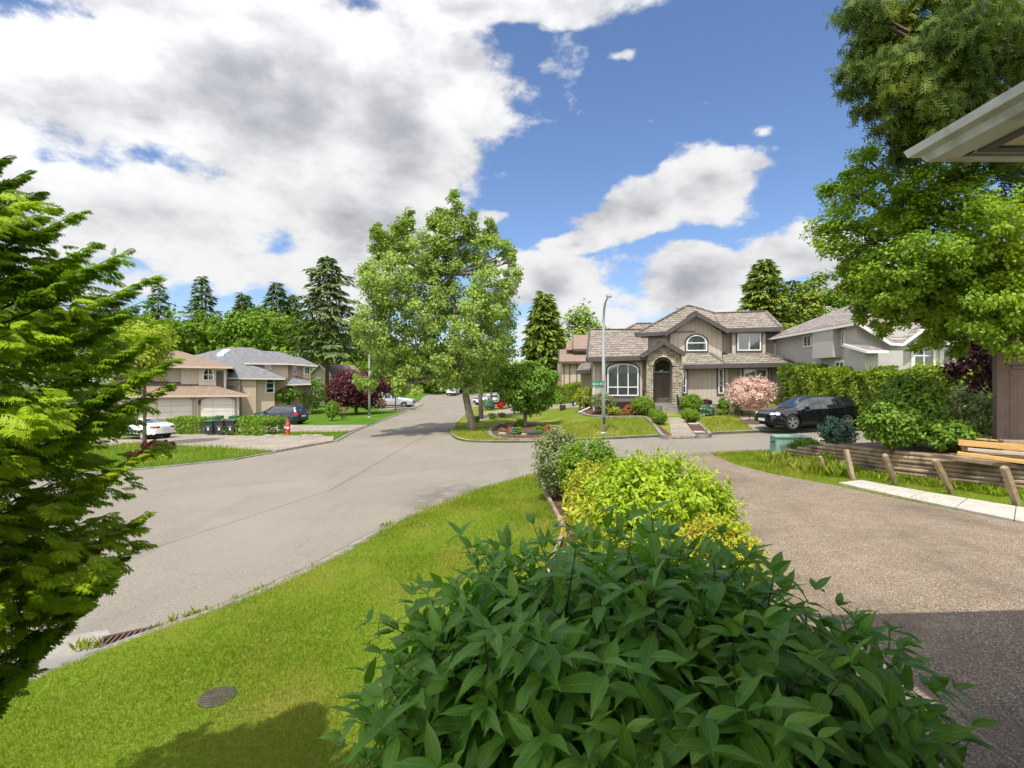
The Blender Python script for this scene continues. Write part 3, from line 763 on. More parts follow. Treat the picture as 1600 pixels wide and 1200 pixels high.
drape('truck_driveway', [PL(590, 641), PL(640, 641), P(661, 632), PL(650, 630), PL(600, 632)], z_left, M['drive2'], dz=.02, res=1.5, skirt=.1)

# the corner lot across the street
corner = smooth_line([P(746, 621), P(737, 636), P(720, 652), P(710, 664), P(704, 677), P(709, 684), P(722, 689), P(750, 691.5), P(844, 691.5), P(942, 687), P(1030, 683), P(1190, 676)], 5)
corner += [(17, 26.6), (26, 26.6), (40, 27)]
drape('corner_lawn', corner + [(40, 58), (12, 60), (4, 90)], z_main, M['lawn_far'], res=1.2)
mb = MB(); strip(mb, corner, 0, .16, z_main, .01, .25); strip(mb, corner, .16, .40, G, .006, .05); tag(mb.build('corner_kerb', M['conc']), kind='structure')
def PM(*a): return P(a[0], a[1], z_main)
drape('side_driveway', [PM(728, 655), PM(760, 645), PM(800, 637), PM(860, 633), PM(925, 630), PM(925, 636), PM(860, 639), PM(810, 645), PM(770, 653), PM(733, 663)][::-1], z_main, M['drive2'], dz=.02, res=1.0, skirt=.1)
drape('front_path', [PM(1044, 653), PM(1066, 653), PM(1089, 681.5), PM(1050, 682.5)], z_main, M['drive2'], dz=.03, res=.6, skirt=.1)
# far end of the street: pale drives and lawns beyond
drape('far_lawn', [(-44, 108), (-18, 108), (-13, 106), (-4, 104), (0, 112), (8, 128), (8, 170), (-44, 170)], G, M['lawn_left'], dz=.12, res=3, skirt=.2)

def edging(name, line, zf, w, h, m, label, cat):
    mb = MB(); strip(mb, line, -w/2, w/2, zf, h, h + .1); return tag(mb.build(name, m), label, cat)
edging('edging_board', [(.80, 15.9), (.86, 13), (.95, 9.5), (.25, 6), (-.65, 3.6), (-1.05, 0)], z_own, .07, .12, M['wood_grey'], 'weathered board edging the mulch bed beside the near lawn', 'edging')
drape('island_bed', [PM(x, y) for x, y in ((768, 680), (772, 672), (790, 666), (815, 664), (850, 668), (875, 674), (872, 681), (840, 684), (800, 685))], z_main, M['bark_mulch'], dz=.04, res=.6, skirt=.1)
edging('bed_kerb', smooth_line([PM(*p) for p in ((878, 670), (850, 665), (815, 661), (788, 663), (768, 671), (765, 679), (775, 685), (800, 688), (845, 687), (876, 683))], 4), z_main, .22, .10, M['conc_d'], 'grey kerb ringing the flower bed under the round tree', 'edging')
for k, (pts, lb) in enumerate((([(1010, 655), (1018, 655), (1050, 680), (1036, 682)], 'left'), ([(1070, 655), (1082, 655), (1108, 679), (1088, 681)], 'right'))):
    drape('path_bed', [PM(*p) for p in pts], z_main, M['bark_mulch'], dz=.035, res=.5, skirt=.08)
edging('bed_kerb', smooth_line([PM(*p) for p in ((903, 644), (920, 650), (960, 653), (1000, 652), (1013, 656), (1024, 668), (1036, 682), (1050, 683))], 4), z_main, .18, .09, M['conc_d'], 'grey kerb curving below the shrubs left of the front path', 'edging')
edging('bed_kerb', smooth_line([PM(*p) for p in ((1088, 682), (1109, 680), (1098, 668), (1086, 655), (1110, 648), (1150, 645), (1200, 642))], 4), z_main, .18, .09, M['conc_d'], 'grey kerb around the bed right of the front path', 'edging')
drape('shrub_bed', [PM(*p) for p in ((903, 644), (920, 650), (960, 653), (1000, 652), (1030, 652), (1030, 640), (1000, 636), (905, 636))], z_main, M['bark_mulch'], dz=.03, res=.6, skirt=.05)
drape('shrub_bed', [PM(*p) for p in ((1066, 640), (1068, 653), (1086, 655), (1110, 648), (1150, 645), (1200, 642), (1230, 638), (1100, 636))], z_main, M['bark_mulch'], dz=.03, res=.6, skirt=.05)
drape('tree_ring', [PM(1178 + 24 * math.cos(a * .63), 660 + 4.2 * math.sin(a * .63)) for a in range(10)][::-1], z_main, M['bark_mulch'], dz=.05, res=.5, skirt=.08)

# ------------------------------------------------------------------ houses
class House:
    def __init__(s, name, label, O, a, zb, conv):
        s.a = R(a); s.O = Vector((O[0], O[1], 0)); s.zb = zb; s.conv = conv
        s.r = Vector((math.cos(s.a), -math.sin(s.a), 0)); s.d = Vector((math.sin(s.a), math.cos(s.a), 0))
        s.root = thing(name, label, 'house', (O[0], O[1], zb), -s.a)
    def h(s, cx, cy, d):
        """crop coordinates of a point on the local plane y=d -> (x, z) in the house's own frame"""
        px, py = s.conv(cx, cy); v = Vector(((px - 800) / F, 1, (600 - py) / F)); fl = Vector((v.x, v.y, 0))
        t = (d + s.O.dot(s.d)) / fl.dot(s.d)
        return ((fl * t - s.O).dot(s.r), CZ + v.z * t - s.zb)
    def p(s, cx, cy, d): x, z = s.h(cx, cy, d); return (x, d, z)
    def wall(s, mb, cx0, cx1, cytop, cybot, d, back=9, bottom=None):
        x0, z1 = s.h(cx0, cytop, d); x1, _ = s.h(cx1, cytop, d); _, z0 = s.h(cx0, cybot, d)
        mb.box(x0, d, z0 if bottom is None else bottom, x1, back, z1)
    def front(s): return (Vector((0, 0, 0)), Vector((1, 0, 0)), Vector((0, -1, 0)))
    def win(s, cx0, cx1, cytop, cybot, d, **k):
        x0, z1 = s.h(cx0, cytop, d); x1, _ = s.h(cx1, cytop, d); _, z0 = s.h((cx0 + cx1) / 2, cybot, d)
        return window(s.root, (Vector((0, d, 0)), Vector((1, 0, 0)), Vector((0, -1, 0))), x0, x1, z0, z1, **k)

def outline(x0, x1, z0, z1, arch, n=12):
    p = [(x0, z0), (x1, z0)]
    if arch <= 0: return p + [(x1, z1), (x0, z1)]
    w = (x1 - x0) / 2; cx = (x0 + x1) / 2; zc = z1 - arch
    return p + [(cx + w * math.cos(math.pi * i / n), zc + arch * math.sin(math.pi * i / n)) for i in range(n + 1)]
def window(parent, fr, x0, x1, z0, z1, arch=0, mull=(), trans=(), fw=.07, trimw=.10, back='curtain', frame='white', trim='trim', depth=.0, cross=None):
    o_, r_, n_ = fr
    T = lambda x, z, y: o_ + r_ * x + Vector((0, 0, z)) + n_ * y
    def ring(mb, a, b, y0, y1):
        n = len(a); v = [T(x, z, y1) for x, z in a] + [T(x, z, y1) for x, z in b] + [T(x, z, y0) for x, z in a] + [T(x, z, y0) for x, z in b]
        f = []
        for i in range(n):
            j = (i + 1) % n; f += [(i, j, n+j, n+i), (i, 2*n+i, 2*n+j, j), (n+i, n+j, 3*n+j, 3*n+i)]
        mb.faces(v, f)
    def bar(mb, a, b, c, d, y0, y1):
        v = [T(x, z, y) for y in (y0, y1) for x, z in ((a, b), (c, b), (c, d), (a, d))]
        mb.faces(v, [(0,3,2,1),(4,5,6,7),(0,1,5,4),(1,2,6,5),(2,3,7,6),(3,0,4,7)])
    out = outline(x0, x1, z0, z1, arch); inn = outline(x0 + fw, x1 - fw, z0 + fw, z1 - fw, max(0, arch - fw * .3) if arch else 0)
    mb = MB(); ring(mb, out, inn, .0, .10)
    W = x1 - x0; H = z1 - z0
    for q in mull:
        x = x0 + W * q; k = abs(q - .5) * 2; top = z1 - fw * .6 - (arch * (1 - math.sqrt(max(0, 1 - k * k))) if arch else 0); bar(mb, x - fw*.4, z0 + fw, x + fw*.4, top, .03, .095)
    for q in trans: bar(mb, x0 + fw, z0 + H*q - fw*.4, x1 - fw, z0 + H*q + fw*.4, .03, .092)
    w = mb.build('window', M[frame], parent)
    if trimw:
        mb = MB(); ring(mb, outline(x0 - trimw, x1 + trimw, z0 - trimw, z1 + trimw, arch + trimw * .5 if arch else 0), out, .0, .07); mb.build('trim', M[trim], w)
    mb = MB(); mb.poly([T(x, z, .055) for x, z in inn]); mb.build('pane', M['glass'], w)
    mb = MB()
    if back == 'curtain':
        n = max(8, int(W / .05)); top = lambda x: z1 - fw - (arch * (1 - math.sqrt(max(0, 1 - ((x - (x0+x1)/2) / (W/2)) ** 2))) if arch else 0)
        xs = [x0 + fw + (W - 2*fw) * i / n for i in range(n + 1)]
        v = [T(x, z0 + fw, .022 + .014 * math.sin(i * 1.9)) for i, x in enumerate(xs)] + [T(x, max(z0 + fw + .05, top(x)), .022 + .014 * math.sin(i * 1.9)) for i, x in enumerate(xs)]
        mb.faces(v, [(i, i+1, n+2+i, n+1+i) for i in range(n)]); mb.build('curtain', M['curtain'], w)
    else:
        mb.poly([T(x, z, .006) for x, z in inn]); mb.build('dark_interior', M['dark_interior'], w)  # near-black sheet behind the pane stands in for the unlit room
    return w

def roofs(parent, polys, m, t=.14):
    mb = MB()
    for p in polys: mb.slab(p, t, (0, 0, -1))
    return mb.build('roof', M[m], parent)
def fascias(parent, segs, m='trim', w=.12, h=.24, dz=-.12, name='fascia'):
    mb = MB()
    for a, b in segs: mb.bar(Vector(a) + Vector((0, 0, dz)), Vector(b) + Vector((0, 0, dz)), w, h)
    return mb.build(name, M[m], parent)

def main_house():
    H = House('house', 'taupe two-storey house with stone entry arch and cedar shake roof across the street', (8.8, 38), 8, 1.35, lambda x, y: (850 + x/4, 440 + y/4))
    p = H.p; r = H.root; lo = -.9
    mb = MB()
    # lower storey bodies
    x0, z1 = H.h(300, 485, -1.0); x1, _ = H.h(640, 485, -1.0); mb.box(x0, -1.0, lo, x1, 9, z1)
    x0, z1 = H.h(372, 490, -1.4); x1, _ = H.h(614, 490, -1.4); _, z0 = H.h(372, 728, -1.4); mb.box(x0, -1.4, z0, x1, -1.0, z1)
    H.wall(mb, 232, 300, 560, 0, 3.0, 9, lo)
    H.wall(mb, 640, 892, 450, 0, -.3, 9, lo)
    H.wall(mb, 892, 1150, 520, 0, 0, 9, lo); H.wall(mb, 1150, 1226, 520, 0, .5, 9, lo); H.wall(mb, 1226, 1412, 520, 0, -.01, 9, lo); H.wall(mb, 1412, 1506, 520, 0, .62, 9, lo)
    # upper storey
    pk = [H.h(x, y, 1.2) for x, y in ((790, 500), (1112, 500), (1112, 318), (950, 212), (790, 330))]
    mb.prism(pk, 1.2, 8)
    zlow = pk[0][1] - .3
    H.wall(mb, 612, 790, 318, 0, 1.75, 8, zlow); H.wall(mb, 1112, 1176, 300, 0, 2.0, 8, zlow); H.wall(mb, 1176, 1384, 300, 0, 1.4, 8, zlow); H.wall(mb, 1384, 1452, 298, 0, 2.02, 8, zlow)
    mb.build('wall', M['siding'], r)
    # dark base band and the shelf below the big window
    mb = MB()
    for a, b, d in ((300, 640, -1.0), (892, 1150, 0), (1226, 1412, -.01), (1412, 1506, .62)):
        x0, z0 = H.h(a, 764, d); x1, _ = H.h(b, 764, d); mb.box(x0, d - .05, lo, x1, d, z0); mb.build('base_band', M['siding_d'], r); mb = MB()
    x0, z0 = H.h(372, 745, -1.4); x1, z1 = H.h(614, 728, -1.4); mb.box(x0 - .05, -1.5, z0 - .05, x1 + .05, -1.01, H.h(372, 730, -1.4)[1])
    mb.build('window_shelf', M['siding_d'], r)
    # battens
    mb = MB()
    for a, b, top, bot, d in ((300, 372, 500, 764, -1.0), (892, 1085, 530, 764, 0), (790, 880, 350, 470, 1.2), (1030, 1112, 340, 470, 1.2), (1412, 1506, 530, 764, .62), (1384, 1452, 310, 470, 2.02)):
        x0, z1 = H.h(a, top, d); x1, _ = H.h(b, top, d); _, z0 = H.h(a, bot, d); x = x0 + .2
        while x < x1 - .1: mb = MB(); mb.box(x - .022, d - .022, z0, x + .022, d, z1); mb.build('batten', M['siding'], r); x += .405
    # stone portico
    ar = [H.h(742.5 + 60.5 * math.cos(math.pi * i / 12), 525 - 55 * math.sin(math.pi * i / 12), -1.8) for i in range(13)]
    pl = [H.h(640, 800, -1.8), H.h(640, 452, -1.8), H.h(749, 376, -1.8), H.h(860, 450, -1.8), H.h(862, 800, -1.8), H.h(803, 800, -1.8)] + ar + [H.h(682, 800, -1.8)]
    mb = MB()
    # front face as strips so that the arch stays clean
    L, Rr = pl[0][0], pl[4][0]; zb_ = -.75; zt = H.h(749, 376, -1.8); ze = H.h(640, 452, -1.8)[1]; ze2 = H.h(860, 450, -1.8)[1]
    def top(x): return ze + (zt[1] - ze) * (x - L) / (zt[0] - L) if x < zt[0] else ze2 + (zt[1] - ze2) * (Rr - x) / (Rr - zt[0])
    ax0, ax1 = ar[-1][0], ar[0][0]; cx_ = (ax0 + ax1) / 2; wv = (ax1 - ax0) / 2; spring = ar[0][1]; rise = max(a[1] for a in ar) - spring
    def under(x): return spring + rise * math.sqrt(max(0, 1 - ((x - cx_) / wv) ** 2))
    mb.prism([(L, zb_), (ax0, zb_), (ax0, top(ax0)), (L, top(L))], -1.8, -.3); mb.prism([(ax1, zb_), (Rr, zb_), (Rr, top(Rr)), (ax1, top(ax1))], -1.8, -.3)
    xs = [cx_ - wv * math.cos(math.pi * i / 16) for i in range(17)] + [zt[0]]; xs = sorted(set(xs))
    for a, b in zip(xs[:-1], xs[1:]): mb.prism([(a, under(a)), (b, under(b)), (b, top(b)), (a, top(a))], -1.8, -1.3)
    mb.build('stone_portico', M['stone'], r)
    # projecting stones
    rr = random.Random(4); mb = MB()
    for side in ((L, ax0), (ax1, Rr)):
        z = zb_ + .05
        while z < spring + .25:
            x = side[0]
            while x < side[1] - .05:
                w = min(rr.uniform(.2, .5), side[1] - x); mb.box(x + .012, -1.8 - rr.uniform(.02, .07), z + .012, x + w - .012, -1.78, z + .145); x += w
            z += .16
    for i in range(15):
        a = math.pi * (i + .5) / 15; c = Vector((cx_ + (wv + .13) * math.cos(a), -1.84, spring + (rise + .13) * math.sin(a)))
        d = Vector((math.cos(a), 0, math.sin(a))); mb.bar(c - d * .15, c + d * .15, .14, .10, (0, 1, 0))
    mb.build('facing_stone', M['stone'], r)
    # door with transom
    x0, z0 = H.h(684, 755, -.35); x1, _ = H.h(801, 755, -.35); _, z1 = H.h(742, 582, -.35); xm = (x0 + x1) / 2
    for a, b in ((x0 + .04, xm - .008), (xm + .008, x1 - .04)):
        mb = MB(); mb.box(a, -.40, z0, b, -.31, z1); dr = mb.build('door', M['door'], r, bevel=.008)
        mb = MB()
        for q, w in ((.08, .5), (.6, .92)):
            za = z0 + (z1 - z0) * q; zb = z0 + (z1 - z0) * w
            mb.box(a + .12, -.425, za, b - .12, -.40, zb); mb.box(a + .18, -.44, za + .06, b - .18, -.425, zb - .06)
        mb.build('panel', M['door'], dr)
        mb = MB(); hx = xm - .1 if b < xm + .001 else xm + .1; mb.lathe([(0, -.05), (.03, -.04), (.035, -.01), (.012, .0), (.012, .03)], (hx, -.45, z0 + 1.0), 10, 'y'); mb.build('handle', M['metal_d'], dr)
    mb = MB(); mb.box(x0 - .06, -.45, z0, x0 + .03, -.3, z1 + .1); mb.box(x1 - .03, -.45, z0, x1 + .06, -.3, z1 + .1); mb.box(x0 + .03, -.45, z1, x1 - .03, -.3, z1 + .1); mb.build('door_frame', M['trim'], r)
    H.win(686, 798, 484, 568, -.32, arch=.62, fw=.05, trimw=.05, back='dark_interior')
    # windows
    H.win(396, 590, 512, 714, -1.4, arch=.42, mull=(.333, .667), trans=(.27,), fw=.08)
    H.win(888, 1018, 334, 434, 1.2, arch=.62, mull=(), trans=(.5,), fw=.08)
    H.win(1207, 1354, 320, 432, 1.4, mull=(.5,), fw=.08)
    H.win(1088, 1122, 545, 700, 0, trans=(.33,), fw=.07)
    H.win(864, 888, 552, 698, -.3, trans=(.33,), fw=.07)
    H.win(1246, 1394, 545, 660, -.01, mull=(.5,), fw=.08)
    # roofs
    e = lambda x, y, d, back: (p(x, y, d), (p(x, y, d)[0], back, p(x, y, d)[2]))
    LW = [p(268, 478, -1.9), p(650, 466, -1.9), p(650, 330, 1.7), p(622, 300, 2.6), p(285, 300, 2.6)]
    xl, xr = LW[0][0], LW[1][0]; zr = LW[-1][2]
    polys = [LW, [(LW[-1][0], 2.6, zr), (LW[-2][0], 2.6, zr), (xr, 8.5, LW[0][2]), (xl, 8.5, LW[0][2])],
             [p(390, 364, .9), p(600, 352, .9), p(700, 262, 4.0), p(580, 262, 4.0)], [p(390, 364, .9), p(580, 262, 4.0), (p(580, 262, 4.0)[0], 9, p(580, 262, 4)[2] - .2), (p(390, 364, .9)[0], 9, p(390, 364, .9)[2])],
             [p(200, 556, 2.2), p(300, 552, 2.2), p(300, 500, 4), p(232, 512, 4)]]
    # main hip
    pkA, pkB = p(892, 151, 5.2), p(932, 156, 5.2); eL = p(576, 324, 1.1); eR = p(1140, 300, 1.3)
    polys += [[eL, p(760, 312, 1.1), pkB, pkA], [p(760, 312, 1.1), eR, p(1080, 200, 4.4), pkB], [eL, pkA, (pkA[0], 7, pkA[2]), (eL[0], 9, eL[2])], [pkA, pkB, (pkB[0], 9, pkB[2] - 1.6), (pkA[0], 9, pkA[2] - 1.6)]]
    rA, rB = p(1060, 198, 4.4), p(1385, 187, 4.4); fA, fB = p(1120, 297, 1.0), p(1483, 286, 1.0)
    polys += [[fA, fB, rB, rA], [fB, (fB[0], 8.6, fB[2]), rB], [rA, rB, (fB[0], 8.6, fB[2]), (rA[0], 8.6, fB[2])]]
    # centre gable
    gP, gL, gR = p(950, 190, .5), p(754, 321, .5), p(1156, 303, .5)
    polys += [[gL, gP, (gP[0], 5.2, gP[2]), (gL[0], 3.4, gL[2])], [gP, gR, (gR[0], 3.4, gR[2]), (gP[0], 5.2, gP[2])]]
    # skirt roofs
    polys += [[p(872, 520, -.7), p(1147, 516, -.7), p(1040, 447, 1.2), p(866, 447, 1.2)], [p(1120, 516, -.7), p(1562, 506, -.7), p(1388, 449, 1.4), p(1176, 449, 1.4), p(1114, 440, 2.0)],
              [p(1562, 506, -.7), (p(1562, 506, -.7)[0], 8, p(1562, 506, -.7)[2]), (p(1452, 449, 1.4)[0], 8, p(1388, 449, 1.4)[2]), p(1388, 449, 1.4)]]
    # portico roof
    qP, qL, qR = p(749, 365, -2.15), p(608, 456, -2.15), p(884, 446, -2.15)
    polys += [[qL, qP, (qP[0], 1.2, qP[2]), (qL[0], -.4, qL[2])], [qP, qR, (qR[0], .4, qR[2]), (qP[0], 1.2, qP[2])]]
    roofs(r, polys, 'shake')
    for a, b in ((pkA, eL), (pkB, p(1080, 200, 4.4)), (rA, rB), (rB, fB), (p(1388, 449, 1.4), p(1562, 506, -.7)), (p(1040, 447, 1.2), p(1147, 516, -.7)), (LW[-1], LW[-2]), (p(390, 364, .9), p(580, 262, 4)), (p(580, 262, 4), p(700, 262, 4)), (pkA, pkB), (gP, (gP[0], 5.2, gP[2])), (qP, (qP[0], 1.2, qP[2]))):
        rid = MB(); a = Vector(a); b = Vector(b); n = max(2, int((b - a).length / .25))
        for i in range(n):
            c0 = a + (b - a) * (i / n); c1 = a + (b - a) * ((i + 1.15) / n); rid.bar(c0 + Vector((0, 0, .03)), c1 + Vector((0, 0, .055)), .26, .05)
        rid.build('ridge_cap', M['shake'], r)
    fascias(r, [(LW[0], LW[1]), (LW[0], (LW[-1][0], 2.6, zr)), (eL, p(760, 312, 1.1)), (eL, (eL[0], 8.5, eL[2])), (fA, fB), (fB, (fB[0], 8.6, fB[2])), (p(872, 522, -.7), p(1562, 508, -.7)), (p(1562, 508, -.7), (p(1562, 508, -.7)[0], 8, p(1562, 508, -.7)[2])),
                (gL, gP), (gP, gR), (qL, qP), (qP, qR), (p(200, 556, 2.2), p(300, 552, 2.2))], h=.30, w=.14)
    # soffits
    mb = MB()
    for a, b, d in ((LW[0], LW[1], -1.0), (fA, fB, 2.0), (p(872, 520, -.7), p(1562, 508, -.7), .6), (eL, p(760, 312, 1.1), 1.8)):
        mb.box(a[0] + .05, a[1] + .06, min(a[2], b[2]) - .27, b[0] - .05, d, min(a[2], b[2]) - .235)
    mb.build('soffit', M['trim'], r)
    # downpipes
    mb = MB(); x, z = H.h(312, 500, -1.05); mb.tube([(x - .35, -1.6, z + .1), (x, -1.1, z - .25), (x, -1.1, -.6)], .045, 6); mb.build('downpipe', M['white'], r); mb = MB(); x, z = H.h(1500, 520, .55)
    mb.tube([(x + .25, -.4, z), (x, .5, z - .3), (x, .5, -.6)], .04, 6); mb.build('downpipe', M['white'], r)
    mb = MB(); x, z = H.h(836, 178, 5.5); mb.tube([(x, 5.5, z - 1), (x, 5.5, z + .1)], .07, 8); mb.lathe([(.05, 0), (.14, .05), (.14, .14), (0, .22)], (x, 5.5, z + .1), 10); mb.build('vent_pipe', M['metal'], r)
    # steps
    x0, zt_ = H.h(690, 762, -1.9); x1, _ = H.h(858, 762, -1.9); mb = MB(); mb.box(ax0 + .01, -1.85, -.8, ax1 - .01, -.36, z0 - .02)
    sx0, _ = H.h(735, 800, -2.4); n = 5; hh = .165
    for i in range(n): mb.box(sx0, -2.1 - .32 * (i + 1), -1.0, x1, -1.85 if i == 0 else -2.1 - .32 * i + .001, z0 - .04 - hh * (i + 1) + hh * .2)
    mb.build('steps', M['conc_d'], r)
    mb = MB(); a = p(832, 700, -1.9); b = p(846, 745, -3.4)
    mb.tube([a, b], .02, 6)
    for k in range(7):
        q = Vector(a).lerp(Vector(b), k / 6); mb.tube([q, q - Vector((0, 0, .85))], .012, 5)
    mb.build('railing', M['metal_d'], r)
    mb = MB(); x, z = H.h(626, 690, -1.9); mb.box(x - .12, -1.25, z - .1, x + .12, -1.01, z + .12); mb.build('mailbox', M['metal_d'], r, bevel=.01)
    return H
MH = main_house()

def behind_house():
    H = House('house', 'tan house with brown roof showing behind the left hedge of the corner house', (8.2, 54), 0, 1.8, lambda x, y: (850 + x/4, 440 + y/4))
    p = H.p; r = H.root; mb = MB(); H.wall(mb, 112, 300, 495, 0, 0, 9, -1); H.wall(mb, 185, 300, 420, 0, 2.0, 8, 1); mb.build('wall', M['stucco_t'], r)
    mb = MB()
    for c in (125, 160, 205, 232): x, z = H.h(c, 500, 0); mb.box(x - .06, -.05, -.5, x + .06, 0, z)
    mb.build('trim_board', M['siding_d'], r)
    roofs(r, [[p(92, 500, -.5), p(300, 498, -.5), p(300, 424, 3), p(96, 424, 3)], [p(180, 420, 1.2), p(300, 420, 1.2), p(300, 332, 4), p(180, 332, 4)], [p(138, 420, 1.5), p(190, 420, 1.5), p(186, 376, 3.2), p(140, 376, 3.2)]], 'shingle_b')
    fascias(r, [(p(92, 500, -.5), p(300, 498, -.5)), (p(180, 420, 1.2), p(300, 420, 1.2)), (p(92, 500, -.5), p(96, 424, 3)), (p(180, 420, 1.2), p(180, 332, 4))])
behind_house()

def right_house():
    root = thing('house', 'pale grey stucco house with white fascias behind the tall hedge on the right', 'house', (19.3, 29, 1.4)); zb = 1.4
    X = 19.3
    def sd(px, py): Y = X / ((px - 800) / F); return (Y - 29, CZ + (600 - py) / F * Y - zb)
    mb = MB(); mb.box(0, 0, -1, 12, 9.6, 5.0)
    # front walls stepping under the roofline
    F_ = lambda px, py, Y=29: ((px - 800) / F * Y - 19.3, CZ + (600 - py) / F * Y - zb)
    mb2 = MB()
    front = [F_(1338, 660), F_(1580, 660), F_(1580, 536), F_(1478, 536), F_(1444, 516), F_(1411, 538), F_(1392, 536), F_(1338, 508)]
    mb2.prism([(x, z) for x, z in front], -.02, 1)
    a, b = F_(1348, 545, 27.6), F_(1372, 545, 27.6); mb2.box(max(a[0], -.75), -1.4, -1, b[0], -.02, a[1]); c = F_(1411, 545, 28.2); mb2.box(b[0] + .4, -.8, -1, c[0], -.02, c[1] - .1)
    y0, z0 = sd(1316, 558); y1, z1 = sd(1283, 512); mb2.box(-.55, y0, z0, 0, y1, z1)
    mb.v += mb2.v and []; mb.build('wall', M['stucco_g'], root); mb2.build('front_wall', M['stucco_g'], root)
    fr = (Vector((0, 0, 0)), Vector((0, -1, 0)), Vector((-1, 0, 0)))
    for (pa, pb, ta, tb) in ((1257, 1269, 525, 541), (1256, 1263, 570, 579), (1283, 1291, 568, 573), (1307, 1321, 565, 577)):
        ya, za = sd(pa, ta); yb, zb2 = sd(pb, tb); window(root, fr, -ya, -yb, zb2, za, mull=(.5,), back='dark_interior', trimw=.05, trim='white')
    ya, za = sd(1316.5, 516); yb, zb2 = sd(1321, 541); window(root, fr, -ya, -yb, zb2, za, back='dark_interior', trimw=.05, trim='white')
    f2 = (Vector((0, -.02, 0)), Vector((1, 0, 0)), Vector((0, -1, 0)))
    a, b = F_(1425, 535), F_(1458, 590); window(root, f2, a[0], b[0], b[1], a[1], arch=.55, trans=(.62,), mull=(.5,), back='curtain', fw=.08, trim='white')
    a, b = F_(1470, 545), F_(1488, 590); window(root, f2, a[0], b[0], b[1], a[1], trans=(.5,), back='dark_interior', trim='white')
    B = (-.6, -.6, 5.12); A = (-.6, 10.2, 5.12); pk = (6.3, 6.6, 8.0); pk2 = (12, 5, 8.0)
    g = lambda px, py: (F_(px, py, 28.4)[0], -.6, F_(px, py, 28.4)[1])
    B = g(1338, 502); B = (-.6, -.6, B[2]); V1, V2, Gp, W, E = g(1392, 534), g(1411, 535), g(1444, 511), g(1480, 534), g(1600, 534)
    A = (-.6, 10.2, B[2])
    roofs(root, [[B, pk, A], [B, V1, pk], [V1, V2, pk], [V2, Gp, pk], [Gp, W, pk], [W, E, pk2, pk], [A, pk, pk2, (12, 10.2, 5)]], 'shake2')
    q = [F_(1330, 548, 27), F_(1390, 540, 27)]
    roofs(root, [[(-1.0, -1.9, q[0][1]), (q[1][0], -1.9, q[0][1]), (q[1][0], -.03, q[0][1] + .5), (-1.0, -.03, q[0][1] + .5)]], 'shake2', .08).name = 'porch_roof'
    fascias(root, [(A, B), (B, V1), (V1, V2), (V2, Gp), (Gp, W), (W, E)], 'white', .10, .15)
    fascias(root, [((-1.0, -1.9, q[0][1]), (q[1][0], -1.9, q[0][1])), ((-1.0, -1.9, q[0][1]), (-1.0, -.03, q[0][1] + .5))], 'white', .08, .14, -.05)
    mb = MB(); mb.tube([(-.45, 9.9, 4.9), (-.05, 9.4, 4.6), (-.05, 9.4, 0)], .05, 6); mb.build('downpipe', M['white'], root)
right_house()

